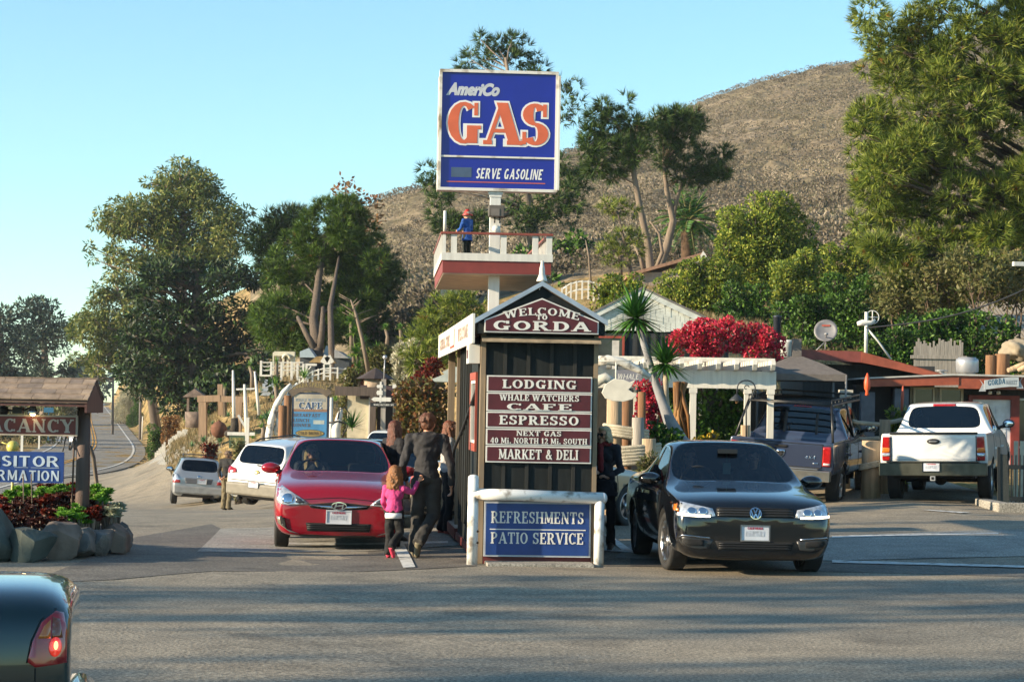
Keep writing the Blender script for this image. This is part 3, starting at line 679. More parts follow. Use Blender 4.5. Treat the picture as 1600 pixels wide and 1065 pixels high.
def mirror(root, x, y, z, mat, s, w=.24, h=.15, back=True, glassd=-1):
	p = thing('wing_mirror', None, None, (x - s*.04, y, z)); p.parent = root
	m = MB().use(mat); m.ell((s*w*.55, 0, 0), (w*.55, .085, h*.5), 16, 10); m.build('mirror_cap', None, p)
	m = MB().use(MAT_BLK); m.tube([(-s*.06, .0, -h*.45), (s*.06, 0, -h*.25)], [.03, .04], 8); m.build('mirror_arm', None, p)
	m = MB().use(MAT_CHROME); m.ell((s*w*.55, -.075, 0), (w*.42, .015, h*.38), 14, 8); m.build('mirror_glass', None, p)
	return p
def sec(wr, zf, wm, zm, wb, zb, wg, zg, wt, zt, wi, zi, zc):
	return [(0, zf), (wr*.8, zf), (wr, zf + .05), (wm, zm), (wb, zb), (wg, zg), (wt, zt), (wi, zi), (0, zc)]
def heading(fx, fy): return math.atan2(-fx, fy)
def yaw_from(deg, toward=False):
	"""heading: deg clockwise seen from above, away from the camera unless toward"""
	a = R(deg); return heading(math.sin(a), -math.cos(a)) if toward else heading(math.sin(a), math.cos(a))
# ---- generic passenger car body: dims and style decide the stations
def car_body(root, L, Wd, H, wb, fo, col, style, wr=.31, glass=None, hood=.95, zb=.92, gc=.2, trim=None, roofin=.60, belt=None):
	"""style: sedan | hatch | wagon | pickup. +Y is forward. returns body, Skin2"""
	h = Wd / 2; yf = L/2; yr = -L/2; ya = yf - fo; yb = ya - wb; b = belt or zb; zs = gc
	rt = h * (roofin + .07)   # roof half width
	zt = H - .05; cowl = ya - .42; rf = cowl - .82;
	S = []
	def lower(k=1.0, zf=zs, zm=.55): return (h*.93*k, zf, h*k, zm)
	def hoodsec(y, k, zc, zsd, zf=zs, zm=.55):   # closed bonnet section
		S.append((y, [(0, zf), (h*.74*k, zf), (h*.93*k, zf + .05), (h*k, zm), (h*.97*k, zsd - .07), (h*.93*k, zsd), (h*.72*k, zc - .02), (h*.4*k, zc), (0, zc + .005)]))
	def cab(y, zf, wt, zt2, zc, wb2=.97, zb2=None, wi=None):
		bb = zb2 or b; S.append((y, [(0, zf), (h*.74, zf), (h*.93, zf + .05), (h, .55 if H < 1.7 else .7), (h*wb2, bb - .06), (h*(wb2 - .035), bb), (wt, zt2), (wi or wt*.72, zc - .012), (0, zc)]))
	zh = hood
	zm = .5 if H < 1.6 else .68
	hoodsec(yf, .84, zh - .30, zh - .34, zs + .03, zm*.85)
	hoodsec(yf - .05, .95, zh - .17, zh - .22, zs, zm*.95); hoodsec(yf - .28, 1.0, zh - .085, zh - .125, zs, zm)
	hoodsec(ya, 1.0, zh - .02, zh - .06, zs, zm)
	ic = len(S)
	S.append((cowl, [(0, zs), (h*.74, zs), (h*.93, zs + .05), (h, zm + .05), (h*.97, b - .07), (h*.93, b - .005), (h*.89, zh + .008), (h*.46, zh + .03), (0, zh + .035)]))
	cab(rf, zs, rt, zt - .02, H - .02); cab(rf - .25, zs, rt + .01, zt, H - .005)
	yB = rf - .62; cab(yB, zs, rt + .015, zt + .005, H)
	yC = None
	if style == 'sedan':
		yre = yb + .48; cab(yre + .35, zs, rt - .01, zt - .01, H - .03); cab(yre, zs, rt - .03, zt - .04, H - .06)
		dk = b + .10; yd = yb - .22
		S.append((yd, [(0, zs), (h*.74, zs), (h*.93, zs + .05), (h, zm + .03), (h*.965, b - .05), (h*.92, b + .03), (h*.72, dk), (h*.4, dk + .015), (0, dk + .02)]))
		for y, k, dz in ((yr + .30, .985, 0), (yr + .06, .93, -.01)):
			S.append((y, [(0, zs), (h*.74*k, zs), (h*.93*k, zs + .05), (h*k, zm + .03), (h*.965*k, b - .05), (h*.92*k, b + .03 + dz), (h*.74*k, dk + dz), (h*.4*k, dk + .02 + dz), (0, dk + .025 + dz)]))
		S.append((yr, [(0, zs + .08), (h*.66, zs + .08), (h*.80, zs + .12), (h*.86, zm), (h*.84, b - .1), (h*.80, b - .02), (h*.66, dk - .09), (h*.4, dk - .08), (0, dk - .08)]))
		gl_rear = (len(S) - 5, len(S) - 4)
	elif style in ('hatch', 'wagon'):
		yre = yr + (.62 if style == 'hatch' else .42); cab(yb + .55, zs, rt + .01, zt, H - .01); cab(yb + .1, zs, rt, zt - .01, H - .02); cab(yre, zs, rt - .02, zt - .03, H - .05)
		ye = yr + (.14 if style == 'hatch' else .10)
		S.append((ye, [(0, zs), (h*.72, zs), (h*.91, zs + .05), (h*.98, zm + .05), (h*.94, b - .04), (h*.89, b + .02), (h*.78, b + .06), (h*.42, b + .05), (0, b + .05)]))
		S.append((yr + .03, [(0, zs + .04), (h*.68, zs + .04), (h*.86, zs + .1), (h*.93, zm), (h*.90, b - .16), (h*.86, b - .08), (h*.74, b - .05), (h*.4, b - .04), (0, b - .04)]))
		S.append((yr, [(0, zs + .10), (h*.62, zs + .10), (h*.8, zs + .15), (h*.86, zm*.95), (h*.84, b - .24), (h*.8, b - .17), (h*.7, b - .13), (h*.4, b - .12), (0, b - .12)]))
		gl_rear = (len(S) - 4, len(S) - 3)
	elif style == 'pickup':
		yre = rf - 1.15 if L < 5.6 else rf - 1.55; cab(yre + .3, zs, rt + .01, zt, H - .01); cab(yre, zs, rt - .03, zt - .02, H - .03)
		bz = b + .04; w1 = h*.97
		def bed(y, flush, k=1.0):
			zi = bz if flush else bz - .45
			S.append((y, [(0, zs + .1), (h*.74*k, zs + .1), (h*.95*k, zs + .14), (h*k, zm + .05), (w1*k, bz - .04), (w1*k - .02, bz), (w1*k - .10, bz + (.0 if flush else .0)), (w1*k - .13, zi), (0, zi)]))
		S.append((yre - .14, [(0, zs), (h*.74, zs), (h*.95, zs + .05), (h, zm + .05), (w1, b - .03), (w1 - .02, b + .01), (h*.80, b + .06), (h*.5, b + .05), (0, b + .05)]))
		S.append((yre - .17, [(0, zs + .1), (h*.74, zs + .1), (h*.95, zs + .14), (h, zm + .05), (w1, bz - .04), (w1 - .02, bz), (w1 - .1, bz), (w1 - .13, bz - .02), (0, bz - .02)]))
		bed(yre - .22, False); bed((yre + yr) / 2, False); bed(yr + .16, False); bed(yr + .12, True); bed(yr + .02, True)
		S.append((yr, [(0, zs + .22), (h*.70, zs + .22), (h*.92, zs + .24), (h*.97, zm + .05), (w1 - .03, bz - .05), (w1 - .04, bz - .02), (w1 - .1, bz - .015), (h*.5, bz - .015), (0, bz - .015)]))
		gl_rear = None; irw = [i for i, q in enumerate(S) if abs(q[0] - yre) < 1e-6][0]; gl_rear = (irw, irw + 1)
	iw = ic      # windscreen between cowl and first roof station
	ir = [i for i, q in enumerate(S) if q[0] == yB][0]; nS = len(S)
	def spec(i, j, s):
		if i == iw and j >= 6: return (1, 0, .008)
		if gl_rear and i == gl_rear[0] and j >= 6: return (2, 0, .05)
		if j == 5:
			if iw <= i < ir: return (3 + s, 1, .045)
			e = gl_rear[0] if gl_rear else ir + 1
			if ir <= i < e: return (5 + s, 2, .045)
		if j == 0: return 7
		if trim and j in (1,): return 7
		return 0
	pm = col
	o = shell_car(root, S, [pm, MAT_GLASS, MAT_GLASS, MAT_GLASS, MAT_GLASS, MAT_GLASS, MAT_GLASS, MAT_BLK, MAT_ARCH], spec, [(h, ya), (h, yb)], wr, dims=(L, Wd, H, zs))
	gm = glass or MAT_GLASS; gd = MAT_GLASSD if glass is None else glass
	full = Skin2([o])
	ps = split_slots(o, {1: ('windshield', gm), 2: ('rear_window', gd), 3: ('side_window', gm), 4: ('side_window', gm), 5: ('side_window', gd), 6: ('side_window', gd)}, root)
	return dict(body=o, skin=full, ya=ya, yb=yb, yf=yf, yr=yr, h=h, wr=wr, H=H, b=b, zs=zs, cowl=cowl, rf=rf, parts=ps, S=S)
def wheels4(root, c, wid=.2, spokes=10, rimr=.72, steer=0, rimmat=None, inset=.02, plain=False):
	for s in (-1, 1):
		for y in (c['ya'], c['yb']):
			make_wheel(root, s*(c['h'] - wid/2 - inset), y, c['wr'], wid, rimr, spokes, rimmat, s, steer if y == c['ya'] else 0, plain=plain)
def side_seams(root, c, mat=None, handles=True, hm=None):
	m = mat or MAT_ARCH; sk = c['skin']; rf = c['rf'];
	for v in 'RL':
		for y in (c['cowl'] + .05, rf - .62, c['yb'] + .32):
			sk.stripe('door_seam', [(y, .32), (y + .02, .6), (y, c['b'] - .02)], .012, v, m, root)
		if handles:
			for y in (rf - .42, c['yb'] + .52):
				sk.patch('door_handle', [(y, .80 if c['H'] < 1.6 else .95), (y + .2, .81 if c['H'] < 1.6 else .96), (y + .2, .845 if c['H'] < 1.6 else .995), (y, .84 if c['H'] < 1.6 else .99)], v, hm or c['body'].data.materials[0], root, .03, .1, thick=.04)
def place_car(root, px, d, rz, L, end='front', dz=0):
	p = P(px, hor(px), d); fwd = Vector((-math.sin(rz), math.cos(rz), 0)); c = Vector((p.x, p.y, 0)) + fwd * (-L/2 if end == 'front' else L/2)
	a, b = c + fwd*1.3, c - fwd*1.3; za, zb = gz(a.x, a.y), gz(b.x, b.y); sd = Vector((fwd.y, -fwd.x, 0)); ll, rr = c + sd*.7, c - sd*.7
	root.location = (c.x, c.y, (za + zb) / 2 + dz); root.rotation_mode = 'XYZ'
	cl = lambda a: max(-R(3.2), min(R(3.2), a))
	root.rotation_euler = (cl(math.atan2(za - zb, 2.6)), cl(-math.atan2(gz(*rr.xy) - gz(*ll.xy), 1.4)), rz); return root
def ln(p, q): return [p, q]
# ---- black sedan
def black_sedan():
	L = 4.63; r = thing('parked_car', 'black four-door sedan with lit headlamps facing the camera right of the kiosk', 'car')
	col = paint('black_paint', (.004,.004,.0045), rough=.12); c = car_body(r, L, 1.79, 1.455, 2.65, .88, col, 'sedan', .325, hood=.96, zb=.93, gc=.17, roofin=.60); sk = c['skin']
	wheels4(r, c, .215, 10, .74, R(-6)); side_seams(r, c)
	for s in (1, -1):
		lamp = [(.44,.655),(.47,.735),(.62,.765),(.80,.80),(.862,.79),(.872,.73),(.85,.645),(.62,.632)]
		h = sk.patch('headlight', [(s*x, z) for x, z in lamp], 'F', MAT_LAMP, r, .012)
		b = sk.patch('running_light', [(s*x, z) for x, z in ((.50,.640),(.62,.640),(.84,.655),(.845,.68),(.62,.662),(.50,.657))], 'F', MAT_DRL, r, .02); b.parent = h
		a = sk.patch('indicator', [(s*x, z) for x, z in ((.83,.69),(.87,.70),(.87,.78),(.83,.78))], 'F', MAT_AMB, r, .02); a.parent = h
		for x in (.58, .70):
			e = MB().use(MAT_CHROME); e.lathe([(.001,-.02),(.045,-.02),(.055,.03),(.05,.03)], (0,0,0), 'Y', 16); o = sk.patch('lamp_bowl', ellipse(s*x, .705, .048, .04, 18), 'F', MAT_CHROME, r, .018); o.parent = h
		sk.patch('fog_surround', [(s*x, z) for x, z in ((.50,.30),(.46,.40),(.80,.425),(.83,.385),(.80,.33),(.62,.285))], 'F', M('dark_satin', (.03,.03,.03), .35), r, .006)
		sk.patch('fog_grille', [(s*x, z) for x, z in ((.56,.325),(.56,.39),(.77,.40),(.79,.375),(.76,.335))], 'F', MAT_ARCH, r, .014)
		sk.stripe('fog_trim', [(s*.83,.41),(s*.80,.438),(s*.50,.412)], .018, 'F', M('satin_chrome', (.35,.35,.36), .25, 1), r, .012)
		mirror(r, s*.86, c['cowl'] - .30, 1.0, col, s)
	sk.patch('grille', [(-.43,.645),(-.43,.735),(.43,.735),(.43,.645)], 'F', MAT_ARCH, r, .006)
	for z in (.667, .695, .722): sk.stripe('grille_bar', [(-.42,z),(.42,z)], .012, 'F', M('satin_black', (.03,.03,.03), .2), r, .014)
	sk.patch('lower_grille', [(-.40,.285),(-.44,.385),(.44,.385),(.40,.285)], 'F', MAT_ARCH, r, .006)
	for z in (.31, .335, .36): sk.stripe('grille_bar', [(-.40,z),(.40,z)], .010, 'F', MAT_BLK, r, .012)
	em = sk.patch('emblem', ellipse(0, .692, .062, .062, 24), 'F', MAT_BLK, r, .016)
	sk.patch('emblem_ring', None, 'F', MAT_CHROME, r, .026, tris=ringtris(0, .692, .066, .066, .011)).parent = em
	# the roundel: V over W
	tv, tf = [], []
	def stroke(x0, z0, x1, z1, w=.013):
		b = len(tv); tv.extend([(x0 - w/2, z0), (x0 + w/2, z0), (x1 + w/2, z1), (x1 - w/2, z1)]); tf.append((b, b+1, b+2, b+3))
	for s in (-1, 1):
		stroke(s*.026, .747, 0, .697); stroke(s*.050, .725, s*.023, .640); stroke(s*.023, .640, 0, .690)
	sk.patch('emblem_letters', None, 'F', MAT_CHROME, r, .028, tris=(tv, tf)).parent = em
	make_plate(r, (0, c['yf'] + .005, .475), frame=MAT_CHROME)
	sk.stripe('bonnet_seam', [(-.42,.742),(0,.748),(.42,.742)], .008, 'F', MAT_ARCH, r, .004)
	seats(r, (.15, -.75), wheel=(.38, .62, .98))
	# mirror tag hanging inside
	m = MB(); m.box((0, .42, 1.13), (.09,.01,.13)); m.tube([(0,.42,1.32),(0,.42,1.19)], .004); m.build('hanging_tag', M('tag_green', (.25,.4,.3), .6), r)
	m = MB(); m.box((0, .45, 1.33), (.24,.03,.06)); m.build('rear_view_mirror', MAT_BLK, r, bevel=.01)
	place_car(r, 1182, 24.55, yaw_from(4.3, True), L); return r, c
JETTA, JC = black_sedan()
# ---- red hatchback
def red_hatch():
	L = 4.11; r = thing('parked_car', 'bright red hatchback with chrome-winged grille facing the camera by the pump', 'car')
	col = paint('red_paint', (.30,.004,.014), .15, .2); c = car_body(r, L, 1.70, 1.45, 2.57, .82, col, 'hatch', .305, hood=.96, zb=.95, gc=.17, roofin=.60); sk = c['skin']
	wheels4(r, c, .19, 7, .70); side_seams(r, c)
	for s in (1, -1):
		h = sk.patch('headlight', [(s*x, z) for x, z in ((.40,.60),(.46,.655),(.60,.74),(.74,.825),(.80,.80),(.82,.70),(.79,.60),(.66,.575))], 'F', MAT_LAMP, r, .012)
		sk.patch('lamp_bowl', ellipse(s*.66, .665, .075, .065, 20), 'F', MAT_CHROME, r, .018).parent = h
		sk.patch('lamp_bezel', [(s*x, z) for x, z in ((.44,.615),(.50,.665),(.56,.69),(.56,.61))], 'F', M('lamp_dark', (.06,.06,.07), .2), r, .017).parent = h
		sk.patch('fog_surround', [(s*x, z) for x, z in ((.74,.44),(.80,.43),(.78,.34),(.62,.235),(.50,.215),(.66,.27),(.72,.34))], 'F', M('fog_trim', (.30,.27,.22), .3, .6), r, .014)
		sk.patch('fog_recess', [(s*x, z) for x, z in ((.70,.42),(.755,.42),(.74,.33),(.66,.27),(.68,.34))], 'F', MAT_ARCH, r, .018)
		mirror(r, s*.83, c['cowl'] - .32, 1.02, col, s)
	sk.patch('grille', [(-.40,.595),(-.36,.55),(0,.525),(.36,.55),(.40,.595),(0,.635)], 'F', MAT_ARCH, r, .006)
	sk.patch('grille_wing', [(-.39,.585),(-.14,.555),(0,.545),(.14,.555),(.39,.585),(.14,.582),(0,.575),(-.14,.582)], 'F', MAT_CHROME, r, .018)
	em = sk.patch('emblem', ellipse(0, .582, .098, .052, 26), 'F', M('emblem_back', (.12,.02,.03), .3), r, .024)
	sk.patch('emblem_ring', None, 'F', MAT_CHROME, r, .034, tris=ringtris(0, .582, .10, .054, .012)).parent = em
	tv, tf = [], []
	for q in ([(.03,.545),(.048,.545),(.068,.62),(.05,.62)], [(-.05,.545),(-.068,.545),(-.04,.62),(-.022,.62)][::-1], [(-.05,.57),(.05,.585),(.052,.602),(-.048,.588)]):
		b = len(tv); tv += [(-x, z) for x, z in q]; tf.append((b, b+1, b+2, b+3))
	sk.patch('emblem_letter', None, 'F', MAT_CHROME, r, .036, tris=(tv, tf)).parent = em
	sk.patch('lower_grille', [(-.40,.255),(-.42,.36),(.42,.36),(.40,.255)], 'F', MAT_ARCH, r, .006)
	for z in (.285, .31, .335): sk.stripe('grille_bar', [(-.40,z),(.40,z)], .009, 'F', MAT_BLK, r, .012)
	make_plate(r, (0, c['yf'] + .012, .44), frame=MAT_PLATE); sk.stripe('bonnet_seam', [(-.48,.655),(0,.69),(.48,.655)], .008, 'F', MAT_ARCH, r, .004)
	seats(r, (-.05, -.85), wheel=(.36, .42, .98)); place_car(r, 532, 28.9, yaw_from(4.9, True), L); return r, c
ACC, AC = red_hatch()
# ---- blue pickup with ladder rack
def tail_common(sk, r, c, lampmat=MAT_RED): pass
def blue_pickup():
	L = 5.8; r = thing('parked_car', 'dark blue pickup truck with black ladder rack and ram-head shield on its tailgate', 'truck')
	col = paint('navy_paint', (.035,.047,.085), .1, .25); c = car_body(r, L, 2.02, 1.90, 3.57, .95, col, 'pickup', .40, hood=1.18, zb=1.24, gc=.50, roofin=.62); sk = c['skin']
	wheels4(r, c, .27, 5, .60); yr = c['yr']; bz = c['b'] + .04
	for s in (1, -1):
		l = sk.patch('taillight', [(s*x, z) for x, z in ((.80,.84),(.80,1.20),(.95,1.21),(.965,1.0),(.955,.84))], 'B', MAT_RED, r, .03, thick=.03)
		sk.patch('reverse_lamp', [(s*x, z) for x, z in ((.82,.86),(.82,.90),(.945,.90),(.945,.86))], 'B', M('lamp_white', (.6,.5,.5), .2), r, .036).parent = l
		mirror(r, s*.98, c['cowl'] - .35, 1.42, MAT_BLK if s < 0 else M('mirror_pale', (.5,.5,.5), .3), s, .24, .19)
	for z, x in ((1.235,.80),(.80,.80)): sk.stripe('tailgate_seam', [(-x,z),(x,z)], .012, 'B', MAT_ARCH, r, .004)
	for s in (1, -1): sk.stripe('tailgate_seam', [(s*.785,.80),(s*.785,1.24)], .014, 'B', MAT_ARCH, r, .004)
	sk.patch('tailgate_handle', [(-.12,1.14),(-.12,1.185),(.12,1.185),(.12,1.14)], 'B', MAT_ARCH, r, .016, thick=.02)
	# ram's head shield
	em = sk.patch('emblem', [(-.075,1.10),(.075,1.10),(.07,1.0),(0,.935),(-.07,1.0)], 'B', MAT_CHROME, r, .014)
	tv, tf = [], []
	for q in ([(-.018,1.07),(.018,1.07),(.02,1.0),(0,.955),(-.02,1.0)],):
		tv += q; tf.append(tuple(range(5)))
	for s in (1, -1):
		b = len(tv); o = ellipse(s*.038, 1.045, .030, .036, 14); i = ellipse(s*.038, 1.045, .014, .018, 14); tv += o + i; tf += [(b + k, b + (k+1) % 14, b + 14 + (k+1) % 14, b + 14 + k) for k in range(14)]
	sk.patch('emblem_head', None, 'B', MAT_BLK, r, .022, tris=(tv, tf)).parent = em
	sk.patch('badge', None, 'B', MAT_CHROME, r, .012, tris=text_tris('4X4', .05, .20, cx=.56, cy=.99, flip=1, shear=.2))
	sk.patch('badge', [(.62,.865),(.62,.895),(.72,.895),(.72,.865)], 'B', MAT_CHROME, r, .012)
	m = MB(); m.box((0, yr - .10, .66), (1.96, .20, .20)); m.box((0, yr - .12, .78), (1.5,.2,.03)); m.build('bumper', M('bumper_chrome', (.45,.42,.36), .3, .9, var=.2), r, bevel=.04)
	sk.patch('brake_light', [(-.18,1.83),(-.18,1.875),(.18,1.875),(.18,1.83)], 'B', MAT_RED, r, .02, thick=.03)
	# rack: posts at tail and cab, side rails, cross bars and a basket over the cab
	m = MB(); h = .86; z1 = 1.95
	for s in (1, -1):
		m.tube([(s*.93, yr + .25, bz), (s*.80, yr + .65, z1), (s*.80, c['rf'] + .35, z1 + .02)], .024, 8); m.tube([(s*.93, -.25, bz), (s*.80, -.55, z1)], .024, 8)
		m.tube([(s*.80, yr + .65, z1 + .10), (s*.80, c['rf'] + .35, z1 + .12)], .018, 6)
		for y in np.linspace(yr + .65, c['rf'] + .35, 9): m.tube([(s*.80, y, z1), (s*.80, y, z1 + .1)], .012, 6)
	for y in np.linspace(yr + .65, c['rf'] + .35, 12): m.tube([(-.80, y, z1), (.80, y, z1)], .016, 6)
	for z in (0, .1): m.tube([(-.8, c['rf'] + .35, z1 + .02 + z), (.8, c['rf'] + .35, z1 + .02 + z)], .02, 6)
	m.build('ladder_rack', M('rack_black', (.012,.012,.012), .4), r)
	for x in (-.32, .32): sk.stripe('window_bar', [(x,1.32),(x*.95,1.74)], .05, 'B', MAT_BLK, r, .014)
	side_seams(r, c); seats(r, (.2, -.5), 1.1, .72); place_car(r, 1217, 42.2, yaw_from(17.5), L, 'back'); return r
RAM = blue_pickup()
def white_pickup():
	L = 5.75; r = thing('parked_car', 'white pickup truck with tall red and amber tail lamps beside black gate', 'truck')
	col = paint('white_paint', (.72,.72,.70), 0, .3); c = car_body(r, L, 1.99, 1.86, 3.65, .92, col, 'pickup', .39, hood=1.12, zb=1.24, gc=.48, roofin=.64); sk = c['skin']
	wheels4(r, c, .26, 6, .58); yr = c['yr']; bz = c['b'] + .04
	for s in (1, -1):
		l = sk.patch('taillight', [(s*x, z) for x, z in ((.80,.78),(.80,1.22),(.935,1.22),(.955,.95),(.945,.78))], 'B', MAT_RED, r, .03, thick=.03)
		sk.patch('indicator', [(s*x, z) for x, z in ((.805,.93),(.805,1.02),(.945,1.02),(.95,.93))], 'B', MAT_AMB, r, .036).parent = l
		sk.patch('reverse_lamp', [(s*x, z) for x, z in ((.805,.86),(.805,.92),(.945,.92),(.945,.86))], 'B', MAT_LAMP, r, .036).parent = l
		mirror(r, s*.98, c['cowl'] - .35, 1.40, MAT_BLK, s, .22, .17)
	m = MB(); m.box((0, yr + .03, bz + .005), (1.62,.12,.04)); m.build('tailgate_cap', MAT_BLK, r, bevel=.01)
	for s in (1, -1): sk.stripe('tailgate_seam', [(s*.785,.74),(s*.785,1.24)], .016, 'B', MAT_ARCH, r, .004)
	sk.stripe('tailgate_seam', [(-.785,.80),(.785,.80)], .01, 'B', M('seam_grey', (.3,.3,.3), .6), r, .005)
	sk.patch('tailgate_handle', ellipse(0, 1.135, .12, .05, 20), 'B', MAT_BLK, r, .018, thick=.03); sk.patch('handle_recess', [(-.08,1.115),(-.08,1.15),(.08,1.15),(.08,1.115)], 'B', M('recess', (.2,.2,.2), .4), r, .026)
	m = MB(); m.box((0, yr - .10, .62), (1.98,.22,.24)); m.box((0, yr - .13, .76), (1.7,.2,.03)); m.build('bumper', M('bumper_olive', (.10,.10,.075), .35, .6, var=.3), r, bevel=.03)
	make_plate(r, (-.02, yr - .22, .665), ny=-1); m = MB(); m.box((.0, yr - .12, .455), (.09,.14,.09)); m.box((0,0,0),(.0001,.0001,.0001)) if 0 else None; m.build('tow_hitch', M('hitch', (.45,.45,.45), .4, .6), r)
	m = MB(); m.box((0, yr - .194, .455), (.05,.004,.05)); m.build('hitch_hole', MAT_ARCH, r)
	m = MB(); m.box((0, yr + .3, .50), (1.5,.5,.12)); m.tube([(-1.0+.25,c['yb'],.4),(.75,c['yb'],.4)], .05); m.ell((0,c['yb'],.4),(.13,.14,.13)); m.build('rear_axle', MAT_ARCH, r)
	sk.patch('brake_light', [(-.22,1.775),(-.22,1.82),(.22,1.82),(.22,1.775)], 'B', MAT_RED, r, .02, thick=.03)
	side_seams(r, c); seats(r, (.2, -.5), 1.1, .72); place_car(r, 1461, 41.8, yaw_from(17), L, 'back'); return r
WPK = white_pickup()
def white_suv():
	L = 5.1; r = thing('parked_car', 'white sport utility vehicle seen from behind beside the man in khaki trousers', 'car')
	col = paint('white_paint', (.72,.72,.70), 0, .3); c = car_body(r, L, 1.99, 1.80, 3.02, .98, col, 'wagon', .37, hood=1.05, zb=1.12, gc=.28, roofin=.62); sk = c['skin']
	wheels4(r, c, .24, 6, .68)
	for s in (1, -1):
		l = sk.patch('taillight', [(s*x, z) for x, z in ((.60,.98),(.66,1.08),(.90,1.13),(.985,1.12),(.985,.98),(.86,.94))], 'B', MAT_RED, r, .02, thick=.04)
		sk.patch('taillight', [(c['yr'] + .06, .98), (c['yr'] + .08, 1.12), (c['yr'] + .48, 1.17), (c['yr'] + .34, 1.04)], 'R' if s > 0 else 'L', MAT_RED, r, .02)
		mirror(r, s*.96, c['cowl'] - .35, 1.3, MAT_BLK, s)
	m = MB(); m.box((0, c['yr'] - .02, .55), (1.80,.16,.34)); m.build('bumper', M('bumper_taupe', (.20,.18,.14), .5), r, bevel=.06)
	make_plate(r, (-.02, c['yr'] - .11, .70), ny=-1); sk.patch('emblem', [(-.11,1.0),(-.11,1.05),(-.05,1.05),(-.03,1.075),(.06,1.075),(.05,1.05),(.11,1.05),(.11,1.0),(.04,1.0),(.03,.975),(-.06,.975),(-.05,1.0)], 'B', M('emblem_gold', (.6,.45,.15), .3, .8), r, .014)
	sk.stripe('tailgate_seam', [(-.8,.78),(.8,.78)], .016, 'B', MAT_ARCH, r); side_seams(r, c); sk.stripe('wiper', [(-.05,1.2),(.3,1.16)], .03, 'B', MAT_BLK, r, .02)
	for s in (1, -1):
		m = MB(); m.tube([(s*.62,-1.7,1.74),(s*.64,-1.4,1.80),(s*.64,.3,1.81),(s*.62,.6,1.75)], .022); m.build('roof_rail', MAT_BLK, r)
	m = MB(); m.tube([(-.5,c['yr']+.1,.3),(-.5,c['yr']-.1,.3)], .05); m.box((0,-1.4,.35),(1.4,.5,.15)); m.build('exhaust', MAT_ARCH, r)
	seats(r, (.3, -.6, -1.4), 1.1, .6); place_car(r, 402, 59.5, yaw_from(26), L, 'back'); return r
SUV = white_suv()
def silver_wagon():
	L = 4.5; r = thing('parked_car', 'silver estate car with roof rails parked farthest down beside the garden', 'car')
	col = paint('silver_paint', (.36,.38,.40), .5, .3); c = car_body(r, L, 1.76, 1.60, 2.52, .9, col, 'wagon', .33, hood=.98, zb=1.02, gc=.26, roofin=.62); sk = c['skin']
	wheels4(r, c, .21, 5, .66)
	for s in (1, -1):
		l = sk.patch('taillight', [(s*x, z) for x, z in ((.60,.72),(.62,.84),(.72,1.0),(.84,1.06),(.87,.9),(.85,.72))], 'B', MAT_LAMP, r, .02, thick=.03)
		sk.patch('brake_lamp', [(s*x, z) for x, z in ((.60,.72),(.61,.82),(.86,.82),(.85,.72))], 'B', MAT_RED, r, .03).parent = l
		mirror(r, s*.86, c['cowl'] - .3, 1.15, MAT_BLK, s)
		m = MB(); m.tube([(s*.54,-1.7,1.60),(s*.56,-1.4,1.66),(s*.56,.1,1.67),(s*.54,.4,1.61)], .02); m.build('roof_rail', MAT_BLK, r)
	m = MB(); m.box((0, c['yr'], .50), (1.62,.14,.26)); m.build('bumper', M('bumper_grey', (.28,.28,.27), .5), r, bevel=.05)
	sk.patch('plate_recess', [(-.42,.72),(-.46,.90),(.46,.90),(.42,.72)], 'B', M('recess_grey', (.12,.12,.13), .5), r, .008); make_plate(r, (.1, c['yr'] - .03, .80), ny=-1)
	sk.patch('emblem', ellipse(0, .96, .06, .035, 16), 'B', MAT_CHROME, r, .014); m = MB(); m.box((0,-1.2,.32),(1.3,.5,.14)); m.tube([(.5,c['yr']+.15,.28),(.5,c['yr']-.08,.28)], .05); m.build('exhaust', MAT_ARCH, r)
	for x in (-.45, .45):
		m = MB(); m.tube([(-.58, x - .7, 1.68), (.58, x - .7, 1.68)], .018); m.build('roof_bar', MAT_BLK, r)
	seats(r, (.2, -.7), .95, .52); place_car(r, 311, 74, yaw_from(-9), L, 'back'); return r
WAG = silver_wagon()
